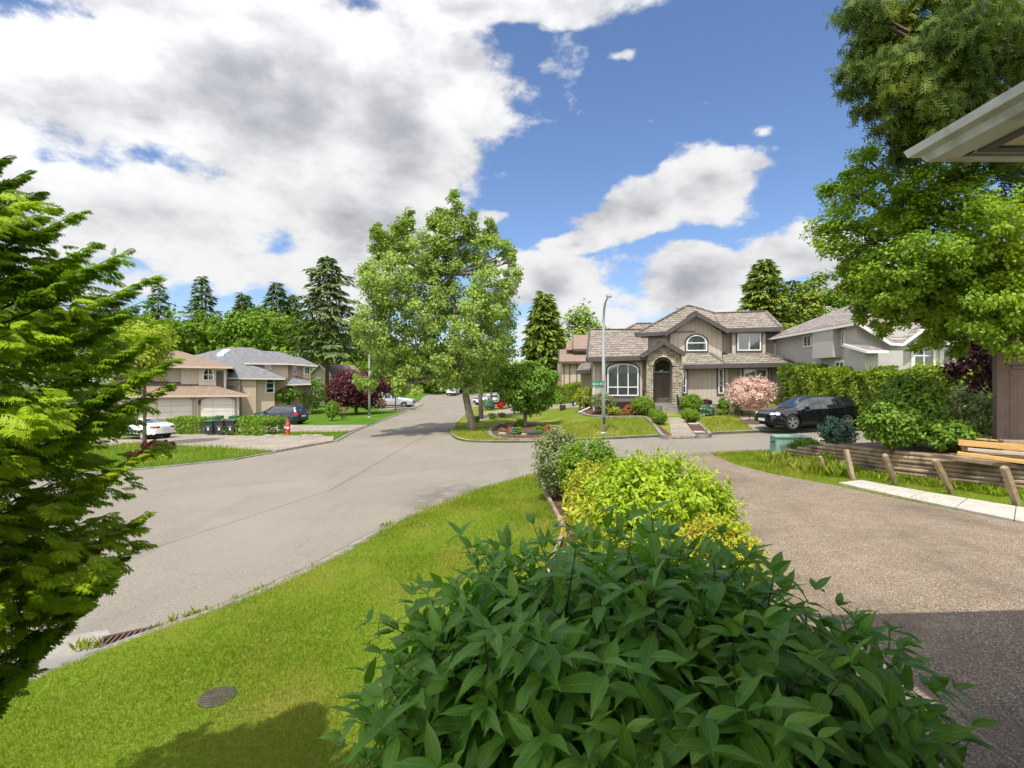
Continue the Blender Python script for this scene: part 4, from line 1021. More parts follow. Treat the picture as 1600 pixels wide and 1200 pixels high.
def left_house_garages():
    H = House('house', 'cream house with two garage doors and brown roof behind the white sedan', (-28.7, 47), -27, -.85, lambda x, y: (x/4, 420 + y/4))
    p = H.p; r = H.root; mb = MB()
    H.wall(mb, 620, 1245, 796, 0, 0, 8, -1); H.wall(mb, 1245, 1492, 796, 0, -.35, 8, -1)
    H.wall(mb, 700, 1052, 600, 0, 3.4, 10, 2); H.wall(mb, 1052, 1132, 600, 0, 3.0, 10, 2); H.wall(mb, 1132, 1242, 600, 0, 2.4, 10, 2); H.wall(mb, 1242, 1350, 600, 0, 2.0, 10, 2); H.wall(mb, 1350, 1412, 605, 0, 3.4, 10, 2)
    x0, z1 = H.h(1350, 605, 2.0); x1, _ = H.h(1412, 605, 2.0); mb.box(x1 - .18, 2.0, 2.2, x1, 3.4, z1); mb.box(x0, 2.0, z1 - .45, x1 - .18, 3.4, z1)
    H.wall(mb, 1400, 1500, 700, 0, 5.0, 9, -1)
    mb.build('wall', M['stucco_c'], r)
    for a, b, d, arch, top in ((985, 1205, 0, 0, 818), (1254, 1464, -.35, .35, 806)):
        x0, z1 = H.h(a, top, d); x1, _ = H.h(b, top, d)
        mb = MB(); mb.prism(outline(x0, x1, -.3, z1, arch), d - .03, d + .05); g = mb.build('garage_door', M['gar'], r)
        mb = MB(); o = outline(x0 - .12, x1 + .12, -.4, z1 + .12, arch + .03 if arch else 0)
        for i in range(1, len(o)): q, s_ = o[i], o[(i + 1) % len(o)]; mb.bar((q[0], d - .06, q[1]), (s_[0], d - .06, s_[1]), .12, .12, (0, 1, 0))
        mb.build('trim', M['stucco_t'] if not arch else M['bark'], g)
        mb = MB()
        for k in range(1, 5): z = -.3 + (z1 - arch * .3 + .3) * k / 5; mb.box(x0 + .05, d - .036, z - .012, x1 - .05, d - .03, z + .012)
        mb.build('door_seam', M['conc_d'], g)
    H.win(1268, 1336, 618, 698, 2.0, arch=.6, trans=(.45,), mull=(.5,), back='dark_interior', trimw=.08, trim='stucco_c')
    e = [p(560, 793, -.6), p(1552, 788, -.75)]; k0, k1 = p(1178, 703, 3.2), p(1242, 703, 3.2)
    roofs(r, [[e[0], e[1], k1, k0, p(700, 703, 3.2)], [e[1], (e[1][0], 7, e[1][2]), k1]], 'shingle_b')
    u = [p(560, 598, 1.2), p(1130, 598, 1.2), p(1455, 612, 1.2)]; t0, t1 = p(700, 512, 5.5), p(1128, 515, 5.5)
    roofs(r, [[u[0], u[2], t1, t0], [u[2], (u[2][0], 10.5, u[2][2]), t1]], 'shingle_b')
    roofs(r, [[p(1400, 722, 3.5), p(1508, 720, 3.5), p(1490, 700, 5), p(1400, 700, 5)]], 'shingle_b')
    fascias(r, [(e[0], e[1]), (u[0], u[2]), (e[1], (e[1][0], 7, e[1][2])), (u[2], (u[2][0], 10.5, u[2][2]))], 'stucco_t', .12, .18, -.09)
    mb = MB(); a = p(1180, 800, -.5); b = p(1208, 820, -.06); mb.tube([a, b, (b[0], b[1], -.3)], .05, 6); mb.build('downpipe', M['bark'], r)
    mb = MB(); a = p(1246, 832, -.45); mb.box(a[0] - .1, -.6, a[2] - .2, a[0] + .1, -.36, a[2] + .2); mb.build('wall_lamp', M['metal_d'], r, bevel=.02)
left_house_garages()

def left_house_grey():
    H = House('house', 'beige two-storey house with grey shingle roof and skylight on the left', (-27.8, 57), -24, -.3, lambda x, y: (360 + x/4, 420 + y/4))
    p = H.p; r = H.root; mb = MB()
    H.wall(mb, -200, 70, 684, 0, 0, 9, -1.2); H.wall(mb, 70, 160, 684, 0, -.4, 9, -1.2); H.wall(mb, 160, 276, 684, 0, .2, 9, -1.2); H.wall(mb, 276, 352, 684, 0, 1.4, 9, -1.2); H.wall(mb, 352, 455, 712, 0, 2.4, 9, -1.2)
    H.wall(mb, 96, 360, 590, 0, 2.6, 9, 1); H.wall(mb, 360, 452, 590, 0, 3.4, 9, 1); H.wall(mb, 452, 505, 600, 0, 3.0, 9, -1); mb.build('wall', M['stucco_t'], r)
    H.win(222, 273, 690, 775, .2, trans=(.33, .72), back='dark_interior', trim='stucco_c'); H.win(216, 254, 596, 630, 2.6, back='curtain', trim='stucco_c'); H.win(390, 413, 604, 656, 3.4, back='dark_interior', trim='stucco_c'); H.win(462, 496, 612, 660, 3.0, mull=(.5,), back='dark_interior', trim='stucco_c')
    big = [p(-300, 676, -.7), p(345, 684, -.7), p(100, 588, 2.5), p(135, 492, 6), p(-20, 490, 6), p(-300, 560, 4.5)]
    a = p(345, 684, -.7)
    roofs(r, [[big[0], big[1], big[2], big[5]], [big[2], big[3], big[4], big[5]], [a, (a[0] + .3, 4, a[2]), p(120, 588, 3.2), big[2]],
              [p(90, 587, 1.9), p(365, 590, 1.9), p(300, 517, 5.2), p(200, 513, 5.4), p(135, 492, 6)], [p(365, 590, 1.9), p(545, 603, 2.3), p(440, 553, 4.8), p(400, 549, 4.8), p(300, 517, 5.2)], [p(545, 603, 2.3), (p(545, 603, 2.3)[0], 9, p(545, 603, 2.3)[2]), p(440, 553, 4.8)],
              [p(345, 720, .2), p(505, 716, .2), p(500, 692, 3.0), p(408, 668, 3.2)]], 'shingle_g')
    fascias(r, [(big[0], big[1]), (p(90, 588, 1.9), p(365, 591, 1.9)), (p(365, 591, 1.9), p(545, 604, 2.3)), (p(345, 720, .2), p(505, 716, .2))], 'stucco_c', .12, .16, -.09)
    c = [Vector(p(x, y, d)) for x, y, d in ((-84, 541, 4.4), (-42, 541, 4.4), (2, 512, 5.4), (-38, 512, 5.4))]; mb = MB(); mb.slab([q + Vector((0, -.1, .16)) for q in c], .3, (0, 0, -1)); mb.build('skylight', M['white'], r)
left_house_grey()

def far_house(label, px0, px1, pye, pyp, Y, wm, rm, a=0, wins=(), gable=False, zb=None, cut=None):
    x0 = (px0 - 800) / F * Y; x1 = (px1 - 800) / F * Y; zb = G(x0, Y) if zb is None else zb; ze = CZ + (600 - pye) / F * Y - zb; zp = CZ + (600 - pyp) / F * Y - zb
    r = thing('house', label, 'house', ((x0 + x1) / 2, Y, zb), R(a)); w = (x1 - x0) / 2; mb = MB(); D = 8
    mb.box(-w, 0, -.5, w, D, ze)
    if gable: mb.prism([(-w, ze), (w, ze), (0, zp - .1)], .001, D - .01)
    mb.build('wall', M[wm], r); o = .45
    if gable: P4 = [[(-w - o, -o, ze - .2), (0, -o, zp), (0, D, zp), (-w - o, D, ze - .2)], [(0, -o, zp), (w + o, -o, ze - .2), (w + o, D, ze - .2), (0, D, zp)]]
    else:
        q = w * .45; P4 = [[(-w - o, -o, ze), (w + o, -o, ze), (q, D / 2, zp), (-q, D / 2, zp)], [(w + o, -o, ze), (w + o, D + o, ze), (q, D / 2, zp)], [(-w - o, D + o, ze), (-w - o, -o, ze), (-q, D / 2, zp)], [(w + o, D + o, ze), (-w - o, D + o, ze), (-q, D / 2, zp), (q, D / 2, zp)]]
    roofs(r, P4, rm)
    for k, (u, wd, z0, z1) in enumerate(wins): window(r, (Vector((0, 0, 0)), Vector((1, 0, 0)), Vector((0, -1, 0))), (u - wd / 2) * w, (u + wd / 2) * w, z0, z1, mull=(.5,), back='dark_interior', trimw=.08, trim='white')
    fascias(r, [(P4[0][0], P4[0][1])] + ([(P4[1][0], P4[1][1])] if gable else []), 'white', .15, .22)
    return r
far_house('small tan house with brown roof behind the tall dark conifer', 484, 520, 584, 568, 80, 'stucco_t', 'shingle_b', -20, ((-.3, .4, 3.2, 4.4),), True)
far_house('pale gabled house with grey roof at the end of the street', 634, 664, 592, 572, 118, 'stucco_c', 'shingle_g', 0, ((.4, .3, 2.5, 3.6),), True)
far_house('beige house with dark garage band behind the white car at the street end', 688, 748, 598, 582, 128, 'stucco_t', 'shingle_b', 0, ((-.3, .5, .2, 2.2), (.55, .4, .8, 1.8)))
far_house('white house with pale roof showing above the red plum tree', 568, 606, 590, 574, 105, 'stucco_c', 'shingle_b', -10, ((0, .4, 2.8, 4),), True)
# ------------------------------------------------------------------ planting helpers
def shoots(name, parent, m, c, r, n, nodes, L, leaf, tmpl, seed=0, zmin=0, upw=.45, droop=.3, ext=.1, lead=1.0, my=None, facing=None, stemmat='stem'):
    """leafy shoots with opposite leaf pairs standing out of a dome"""
    rng = np.random.default_rng(seed); c = np.array(c, float); r = np.array(r, float)
    d = sph(rng, n * 2); d = d[d[:, 2] > -.45][:n]; n = len(d)
    base = c + d * r * (.74 + .22 * rng.random((n, 1)) ** 1.5 - ext)
    ax = unit(d / r * r.min() * .9 + UP * upw + rng.normal(size=(n, 3)) * .28)
    P_, D_, N_, S_, V_ = [], [], [], [], []; mb = MB()
    long = rng.random(n) < .05
    for i in range(n):
        s1 = unit(np.cross(ax[i], UP + rng.normal(size=3) * .2)); s2 = np.cross(ax[i], s1); ll = L * (.8 + .45 * rng.random()) * (1.35 if long[i] else 1); vv = rng.random() * .55
        tip = base[i] + ax[i] * ll
        for k in range(nodes):
            t = (k + .6) / nodes; q = base[i] + ax[i] * ll * t - UP * ll * .12 * t * t
            sd = (s1, s2)[k % 2] if rng.random() > .15 else unit(s1 + s2)
            for sg in (-1, 1) + ((0,) if k == nodes - 1 else ()):
                sz = leaf * (1.05 - .45 * max(0, t - .55) / .45) * (.6 + .6 * rng.random())
                dd = sd * sg * (1.05 - .5 * t) + ax[i] * (.35 + .6 * t) * lead - UP * droop * (1.25 - t) + rng.normal(size=3) * .16
                nn = ax[i] * .6 + UP * .8 + rng.normal(size=3) * .25 - sd * sg * .15
                P_.append(q if k < nodes - 1 else tip - UP * ll * .12); D_.append(dd); N_.append(nn); S_.append(sz); V_.append(vv + .35 * t + .15 * rng.random())
        if i % 3 == 0 or long[i]:
            a = c + (base[i] - c) * .72; mb.tube([tuple(a), tuple(base[i]), tuple(tip - UP * ll * .12)], [.006, .004, .0015], 5, False)
    P_ = np.array(P_); k = P_[:, 2] > zmin; D_ = np.array(D_); N_ = np.array(N_); S_ = np.array(S_); V_ = np.array(V_)
    leaf_mesh(name, P_[k], D_[k], N_[k], S_[k], tmpl, m, parent, V_[k], uvs=True)
    if my is not None:
        j = np.where(rng.random(n) < .16)[0]; P2, D2, N2, S2 = [], [], [], []
        for i in j:
            s1 = unit(np.cross(ax[i], UP)); q = base[i] + ax[i] * L * 1.05
            for sg in (-1, 1):
                P2.append(q); D2.append(ax[i] + s1 * sg * .45); N2.append(UP + s1 * sg * .6); S2.append(leaf * .6)
        leaf_mesh('young_foliage', np.array(P2), np.array(D2), np.array(N2), np.array(S2), tmpl, my, parent, uvs=True)
    mb.build('stem', M[stemmat], parent)

def G3(px, py, zf): x, y = P(px, py, zf); return (x, y, zf(x, y))

# the big laurel-like bush right below the camera
o = thing('leafy_shrub', 'large dark green shrub with long pointed leaves filling the foreground', 'shrub', (.46, 1.93, z_own(.46, 1.93)))
z0 = o.location.z
shoots('foliage', o, M['l_dark'], (0, 0, 1.58 - z0), (1.10, .98, .76), 800, 5, .26, .142, LEAF, 11, .02, my=M['l_young'], upw=.10, droop=.62, lead=.72)
crown('inner_foliage', o, M['l_dark'], (0, 0, 1.42 - z0), (1.0, .85, .75), 200, 26, .11, 3, .2, LEAF_S, .3, .4, bottom=.05)
mb = MB(); rr = random.Random(5)
for i in range(14):
    a = rr.uniform(0, 6.28); q = rr.uniform(.3, .8); mb.tube([(.12 * math.cos(a), .12 * math.sin(a), -.05), (.4 * q * math.cos(a), .4 * q * math.sin(a), .5), (q * math.cos(a), q * math.sin(a), 1.05)], [.022, .015, .006], 6)
mb.build('branch', M['stem'], o)
# golden mound and its small neighbours
o = thing('golden_shrub', 'broad mound of bright yellow green leaves beside the driveway', 'shrub', (2.35, 8.5, z_own(2.35, 8.5))); z0 = o.location.z
shoots('foliage', o, M['l_gold'], (0, 0, .30), (1.35, 1.25, 1.12), 1100, 4, .26, .125, LEAF_S, 21, .03, upw=.1, droop=.85)
crown('inner_foliage', o, M['l_gold'], (0, 0, .4), (1.1, 1.0, .75), 120, 24, .12, 5, .2, KITE, .3, .4, bottom=.03)
o = thing('golden_shrub', 'low yellow shrub with new orange tips between the dark bush and the driveway', 'shrub', (2.4, 6.2, z_own(2.4, 6.2)))
shoots('foliage', o, M['l_gold2'], (0, 0, .25), (.58, .5, .55), 320, 4, .16, .085, LEAF_S, 22, .03, upw=.5, droop=.2)
o = thing('golden_shrub', 'yellow shrub with reddish tips behind the mound and before the clipped ball', 'shrub', (1.5, 9.7, z_own(1.5, 9.7)))
shoots('foliage', o, M['l_gold2'], (0, 0, .4), (.55, .5, .85), 330, 4, .18, .075, LEAF_S, 23, .03, upw=.7, droop=.15)
o = shrub('green_shrub', 'fresh green loose shrub in front of the variegated ball at the bed corner', 'shrub', (1.62, 11.3, z_own(1.6, 11.3)), (.72, .65, 1.62), M['l_bright'], 190, .075, 31, per=34, clr=.17)
o = shrub('variegated_shrub', 'round clipped shrub with cream edged leaves at the lawn corner of the bed', 'shrub', (1.12, 12.6, z_own(1.1, 12.6)), (.68, .66, 1.78), M['l_varieg'], 230, .062, 32, per=38, clr=.15, inner=.6)
for k, (x, y, h, lb) in enumerate(((1.35, 7.6, .8, 'tall yellow shoots standing left of the golden mound'), (1.0, 6.2, .55, 'sparse brown tipped sprouts on the mulch behind the dark bush'), (1.15, 7.0, .5, 'short bright sprouts beside the edging board'))):
    o = thing('sprouting_plant', lb, 'plant', (x, y, z_own(x, y))); rng = np.random.default_rng(k + 60); n = 420
    t = rng.random(n); st = rng.integers(0, 14, n); bx = rng.normal(size=(14, 2)) * .16; pos = np.c_[bx[st, 0] * (1 + t), bx[st, 1] * (1 + t), t * h]
    leaf_mesh('foliage', pos, np.c_[rng.normal(size=(n, 2)) * .6, .9 + 0 * t], np.c_[rng.normal(size=(n, 2)), .3 + 0 * t], .11, LEAF_S, M['l_gold2' if k != 1 else 'l_dark'], o, uvs=True)
    mb = MB()
    for s in range(14): mb.tube([(bx[s, 0], bx[s, 1], -.03), (bx[s, 0] * 2, bx[s, 1] * 2, h)], [.007, .003], 4)
    mb.build('stem', M['stem'], o)

# ------------------------------------------------------------------ the cypress at the left edge
def cypress():
    bx, by = -2.67, 1.81; o = thing('cypress_tree', 'feathery bright green cypress filling the left edge of the picture', 'tree', (bx, by, z_own(bx, by))); z0_ = o.location.z
    rng = np.random.default_rng(77); zr = [(.1, .25), (1.3, .42), (1.74, .60), (1.94, .80), (2.12, .92), (2.43, 1.08), (3.0, 1.18), (3.3, 1.16), (3.51, 1.08), (3.76, .85), (3.96, .60), (4.4, .45), (5.2, .25), (5.9, .03)]
    zs = [a - z0_ for a, _ in zr]; rs = [b for _, b in zr]; P_, D_, N_, S_, V_ = [], [], [], [], []; mb = MB(); mb.tube([(0, 0, -.3), (0, 0, 3.0), (0, 0, 5.7)], [.09, .06, .01], 8)
    for b in range(1000):
        h = .9 + 4.75 * rng.random() ** 1.1; a = rng.random() * 6.283; rad = np.interp(h, zs, rs) * (.80 + .24 * rng.random()); d = np.array((math.cos(a), math.sin(a), 0)); lat = np.array((-d[1], d[0], 0))
        up = .35 + .4 * rng.random(); s0 = .3; k = int(12 + 25 * rad); s = 1 - (1 - s0) * rng.random(k) ** 1.4; w = (rng.random(k) - .5) * (.9 * (1.12 - s)) * rad * .6; zb = h - rad * up
        p = d * (rad * s)[:, None] + lat * w[:, None] + UP * (zb + (h - zb) * s - .10 * rad * s ** 3 + rng.normal(size=k) * .03)[:, None]
        D = d * .8 + lat * (np.sign(w) * (.15 + .9 * rng.random(k)))[:, None] + UP * (.25 - .45 * rng.random(k))[:, None] + rng.normal(size=(k, 3)) * .15
        P_.append(p); D_.append(D); N_.append(UP * 1.0 + d * .45 + rng.normal(size=(k, 3)) * .42); S_.append(.05 + .07 * rng.random(k)); V_.append(np.clip(.32 + .5 * rng.random() * s + .5 * (s - .5) + .2 * rng.random(k), 0, 1))
        if b % 2 == 0: mb.tube([tuple(UP * zb), tuple(d * rad * .5 + UP * (zb + (h - zb) * .5)), tuple(d * rad * .97 + UP * (h - .08 * rad))], [.010, .006, .0015], 4, False)
    for (px, py, Y) in ((62, 300, 1.95), (85, 325, 1.9), (128, 330, 1.9), (40, 270, 1.95), (200, 392, 1.85), (150, 380, 1.85), (225, 470, 1.8), (245, 430, 1.85), (8, 245, 2.0), (272, 560, 1.8), (262, 600, 1.8), (250, 520, 1.8), (230, 800, 1.8), (215, 850, 1.85), (170, 905, 1.85), (130, 950, 1.9), (60, 1020, 1.9), (235, 700, 1.8)):
        Y *= 1.24; e = np.array(at(px, py, Y)) - np.array((bx, by, z0_)); a = e * .62 + np.array((0, 0, (e[2] - 1.2) * .1 + .12)); a[2] = e[2] - .28; k = 60; t = rng.random(k) ** .8
        D = unit(e - a); lat = unit(np.cross(D, UP)); sg = rng.choice((-1, 1), k)
        P_.append(a + (e - a) * t[:, None]); D_.append(D + lat * sg[:, None] * .75 - UP * .2 + rng.normal(size=(k, 3)) * .12); N_.append(UP + rng.normal(size=(k, 3)) * .35); S_.append(.11 * (1.25 - .8 * t)); V_.append(rng.random(k) * .6 + .2)
        mb.tube([tuple(a), tuple(e)], [.006, .0012], 4, False)
    leaf_mesh('foliage', np.concatenate(P_), np.concatenate(D_), np.concatenate(N_), np.concatenate(S_), FROND, M['l_cyp'], o, np.concatenate(V_))
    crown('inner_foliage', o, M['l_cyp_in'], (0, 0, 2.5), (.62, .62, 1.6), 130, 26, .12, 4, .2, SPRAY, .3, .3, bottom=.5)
    mb.build('trunk', M['bark_b'], o)
cypress()

# ------------------------------------------------------------------ lobed broadleaf trees
def lobed(name, label, base, lobes, per, size, lm, seed, trunk, bark='bark', lowest=.18, clrf=.33, ncf=26, droop=.3, tmpl=KITE, upn=.6, group=None, sink=None):
    """lobes: (point, rx, ry, rz) in world space; trunk: list of (x,y,z) world points with radii"""
    rng = np.random.default_rng(seed); b = np.array(base); o = thing(name, label, 'tree', tuple(base), 0, group); A = []; mb = MB(); ctr = np.mean([np.array(l[0]) for l in lobes], 0) - b
    tp = [Vector(p) - Vector(base) for p, _ in trunk]; mb.tube(tp, [r for _, r in trunk], 12)
    for (c, rx, ry, rz) in lobes:
        c = np.array(c) - b; n = max(5, int(ncf * (rx * rz) ** .75)); cen = ellips_clusters(rng, c, (rx, ry, rz), n, .25)
        rad = clrf * (.6 + .7 * rng.random(n)) * min(1.2, (rx * rz) ** .25)
        A.append(clusters_to_leaves(rng, cen, rad, per, ctr, droop, upn=upn))
        # the limb that carries this lobe, from the nearest sensible height on the trunk
        q = Vector(c); t0 = min(range(len(tp) - 1), key=lambda i: abs(tp[i].z - (q.z - .55 * (q - tp[i]).xy.length)) + (0 if tp[i].z > tp[-1].z * lowest else 99)) if len(tp) > 2 else 0
        a = tp[t0]; m_ = (a + q) / 2 - Vector((0, 0, (q - a).length * .06)); r0 = min(.11, .018 * (q - a).length + .02)
        mb.tube([a, m_, q, q + (q - a) * .06], [r0, r0 * .7, r0 * .35, .01], 6, False)
        for e in cen[:: max(1, n // 5)]: mb.tube([q - (q - a) * .15, (q + Vector(e)) / 2, Vector(e)], [r0 * .35, r0 * .22, .008], 4, False)
    pos, D, N, var = [np.concatenate(x) for x in zip(*A)]
    leaf_mesh('crown', pos, D, N, size * (.65 + .7 * rng.random(len(pos))), tmpl, lm, o, var)
    mb.build('trunk', M[bark], o, smooth=True)
    return o
Yt = P(738, 673, z_main)[1]; s_ = Yt / F
L_ = [(596,362,13,26),(600,390,20,34),(606,440,34,46),(590,500,32,50),(628,372,16,34),(634,338,11,26),(640,420,36,50),(655,480,48,60),(684,350,17,34),(713,326,13,26),(703,370,28,40),(664,392,22,30),(690,420,46,56),(705,500,56,60),(738,360,14,34),(735,400,26,36),(766,355,10,24),(762,396,24,36),(793,392,12,24),(800,408,10,12),(775,455,34,46),(748,510,44,56),(650,555,46,40),(608,560,36,34),(702,565,50,38),(770,550,34,46),(582,440,24,30),(566,515,14,26),(640,600,26,18),(798,432,12,16),(730,590,34,22),(575,590,16,20)]
rr = random.Random(2); tb = G3(738, 673, z_main)
lobed('silver_maple_tree', 'tall pale green tree leaning over the street corner, the biggest in the middle', tb, [(at(a, b, Yt + rr.uniform(-1.9, 2.2)), c * s_, (c * s_ + 1.1) * .8, d * s_) for a, b, c, d in L_], 82, .185, M['l_big'], 5,
      [((tb[0], tb[1], tb[2] - .3), .34), ((tb[0] - .05, tb[1], tb[2] + .5), .25), (at(728, 620, Yt), .215), (at(722, 575, Yt), .19), (at(712, 500, Yt), .17), (at(704, 430, Yt), .11), (at(698, 370, Yt), .05)], ncf=20, clrf=.42)
tb = G3(752, 655, z_main); Y2 = tb[1]
lobed('street_tree', 'second tree with darker leaves just behind the leaning corner tree', tb, [(at(a, b, Y2 + rr.uniform(-1, 1.5)), c * Y2 / F, c * Y2 / F, d * Y2 / F) for a, b, c, d in ((760,480,34,40),(785,520,26,44),(745,545,40,34),(778,565,30,28),(752,585,26,20),(795,490,16,30))], 60, .22, M['l_wood'], 6,
      [((tb[0], tb[1], tb[2] - .2), .22), (at(750, 610, Y2), .17), (at(752, 560, Y2), .13), (at(758, 480, Y2), .05)], 'bark', ncf=11, clrf=.55)
tb = G3(768, 640, z_main)
decid('street_tree', 'thin trunked tree half hidden behind the round tree at the corner', 'tree', tb, 2.3, .15, (.4, 0, 4.2), (1.8, 1.8, 1.9), 60, 70, .22, M['l_green'], 14, bark='bark')
tb = G3(820, 667, z_main)
decid('round_tree', 'round headed dark green tree in the kerbed flower bed at the corner', 'tree', tb, 1.3, .14, (.1, 0, 2.62), (2.1, 1.9, 1.62), 190, 60, .20, M['l_green'], 15, bark='bark', clr=.42, inner=.55, lump=.06)
tb = G3(1188, 651, z_main)
o = decid('blossom_tree', 'small round tree covered in pink blossom on the front lawn by the dark SUV', 'tree', tb, .75, .06, (-.5, .2, 1.5), (1.38, 1.25, .98), 170, 46, .125, M['l_pink'], 16, clr=.26, inner=.5, lump=.08)
mb = MB(); mb.tube([(.75, .3, -.1), (.45, .25, 1.1)], .03, 6); mb.build('stake', M['stem'], o)

# maple and tall cedar at the right edge
ML = [(1350,262,14.5,44,26),(1322,300,14,40,30),(1312,352,13.6,40,28),(1352,390,13.5,52,34),(1400,300,14,60,46),(1400,370,13,58,44),(1455,320,13,60,46),(1455,400,13,60,46),(1505,330,12.5,56,44),(1512,420,13,60,50),(1560,350,12,52,50),(1565,440,12.5,56,48),(1500,478,13.5,52,34),(1605,300,12,50,44),(1610,400,12,60,50),(1610,500,12,50,40),(1362,448,13.8,26,24),(1388,470,14,22,18),(1330,420,14,24,14),(1440,462,14,34,26),(1660,420,12.5,80,80),(1670,300,13,80,60),(1400,340,15,44,30),(1300,384,13.8,20,12),(1480,270,15,50,30),(1372,425,13.6,40,30),(1405,450,14,34,26),(1360,472,14,16,14),(1345,440,14,26,16),(1425,425,13.4,50,40),(1470,440,13,50,44),(1385,490,14.2,14,12),(1480,505,13.4,36,26),(1348,484,14,15,18),(1378,512,14,12,16),(1418,492,13.6,22,18),(1452,535,13.4,20,16),(1500,500,13,40,30),(1558,470,12.5,50,40),(1395,462,13.6,30,18),(1330,455,14,16,16),(1455,500,14,20,16),(1590,528,12,40,24),(1525,512,13,34,22),(1470,522,13.6,20,14),(1490,545,13.4,16,12)]
tb = (17.2, 16.5, 1.2)
lobed('maple_tree', 'broad maple with fresh green leaves reaching over the pale house from the right edge', tb, [(at(a, b, y + rr.uniform(-.7, .9)), c * y / F, (c * y / F) * 1.1, d * y / F) for a, b, y, c, d in ML], 84, .105, M['l_maple'], 9,
      [((17.2, 16.5, .6), .35), ((17.0, 16.3, 2.5), .28), ((16.4, 15.9, 4.5), .22), ((15.8, 15.5, 6.5), .14), ((15, 15.2, 8.5), .06)], 'bark', ncf=46, clrf=.36, lowest=.5)
CL = [(1345,75,13,34,26),(1340,120,13,28,22),(1385,40,13,50,40),(1400,110,12.6,54,34),(1372,150,13,32,22),(1420,170,12.5,50,30),(1455,100,12.4,60,50),(1460,210,12.6,46,30),(1500,40,12,60,50),(1520,130,12,60,50),(1560,60,12,60,50),(1610,60,12,60,60),(1500,190,12.4,50,34),(1600,200,12.6,60,40),(1420,225,13,36,22),(1450,10,12.5,60,40),(1350,20,13,40,20),(1560,250,13,50,30),(1400,195,13,28,18),(1650,150,12.5,60,80)]
tb = (15.6, 12.8, 1.2)
lobed('cedar_tree', 'tall dark cedar with drooping boughs above the maple in the top right corner', tb, [(at(a, b, y + rr.uniform(-.8, .8)), c * y / F, c * y / F * 1.2, d * y / F) for a, b, y, c, d in CL], 34, .30, M['l_cedar'], 10,
      [((15.6, 12.8, .8), .45), ((15.6, 12.8, 5), .36), ((15.6, 12.8, 9), .26), ((15.5, 12.8, 13), .12)], 'bark_b', ncf=34, clrf=.42, lowest=.6, droop=.95, tmpl=SPRAY, upn=.2)

# ------------------------------------------------------------------ trees behind the houses
def C3(px, pytop, Y, wpx, zb=None):
    x = (px - 800) / F * Y; zb = G(x, Y) if zb is None else zb
    return (x, Y, zb), CZ + (600 - pytop) / F * Y - zb, wpx / 2 / F * Y
def con(label, px, top, Y, w, m, seed, **k):
    b, H, Rr = C3(px, top, Y, w)
    if m == 'l_con': k['nb'] = int(k['nb'] * .85); k['per'] = int(k['per'] * .75); k['irregular'] = .45
    return conifer('conifer_tree', label, b, H, Rr * 1.15, M[m], seed, **k)
con('tall dark conifer with open upswept boughs behind the grey roofed house', 511, 400, 76, 112, 'l_con', 1, nb=110, per=150, size=1.0, h0=.32, pw=.62, irregular=.38, droop=.28, upsweep=.25)
con('tall narrow conifer on the skyline, leftmost above the woods', 247, 440, 150, 52, 'l_con', 2, nb=90, per=70, size=1.7, h0=.3)
con('tallest conifer on the skyline left of the grey roof', 316, 430, 150, 62, 'l_con', 3, nb=100, per=80, size=1.7, h0=.3)
con('short dense conifer on the skyline above the skylight roof', 380, 457, 148, 44, 'l_con', 4, nb=90, per=90, size=1.7, h0=.3, pw=.7)
con('dense conifer on the skyline just left of the tall near conifer', 432, 440, 146, 50, 'l_con', 5, nb=100, per=90, size=1.7, h0=.3, pw=.75)
con('pointed conifer tip rising left of the near conifer trunk', 458, 458, 150, 40, 'l_con', 6, nb=90, per=70, size=1.7, h0=.3)
con('small conifer tip between two taller ones on the skyline', 405, 478, 145, 30, 'l_con', 26, nb=60, per=60, size=1.6, h0=.3)
con('dense dark green conifer left of the corner house', 850, 456, 62, 70, 'l_con_g', 7, nb=120, per=120, size=1.0, h0=.04, pw=.62, irregular=.2)
con('golden green conifer rising behind the right end of the corner house', 1193, 404, 60, 96, 'l_con_g', 8, nb=150, per=170, size=.75, h0=.04, pw=.55, irregular=.15)
con('slim dark conifer behind the gap between the two right houses', 1238, 436, 66, 48, 'l_con', 9, nb=110, per=110, size=.9, h0=.04, pw=.6)
def dec(label, px, top, Y, w, m, seed, cf=.34, size=.4, ncl=70, per=60, bot=None):
    b, H, Rr = C3(px, top, Y, w); return decid('broadleaf_tree', label, 'tree', b, H * .4, H * .02 + .05, (0, 0, H * (1 - cf)), (Rr, Rr, H * cf), ncl, per, size, M[m], seed, clr=Rr * .38, lump=.2)
dec('grey green tree behind the chimney side of the corner house', 912, 474, 76, 62, 'l_big', 41, .42, .5, 90, 60)
dec('light green tree over the roof of the pale stucco house', 1290, 420, 62, 78, 'l_wood', 42, .42, .45, 90, 70)
dec('dull green tree between slim conifer and pale house roof', 1262, 446, 58, 54, 'l_con_g', 43, .42, .4, 80, 60)
dec('green tree behind the street lamp in the street middle distance', 600, 560, 88, 60, 'l_wood', 44, .40, .5, 70, 60)
dec('yellow green tree beside the gabled house at the street end', 668, 578, 112, 34, 'l_bright', 45, .42, .5, 50, 50)
dec('fresh green tree behind the plum tree', 552, 560, 92, 52, 'l_bright', 46, .42, .5, 70, 60)
dec('green tree far down the street behind the corner tree trunk', 715, 566, 135, 52, 'l_wood', 47, .42, .6, 60, 50)
dec('dark green tree standing behind the second street tree', 782, 572, 110, 60, 'l_green', 48, .42, .6, 60, 50)
b_ = (-21.0, 30.0, z_left(-21.0, 30.0)); decid('broadleaf_tree', 'small yellow green tree behind the cypress in front of the cream house', 'tree', b_, 3.2, .1, (0, 0, 5.6), (1.5, 1.4, 1.7), 70, 60, .2, M['l_yellow'], 63, clr=.5)
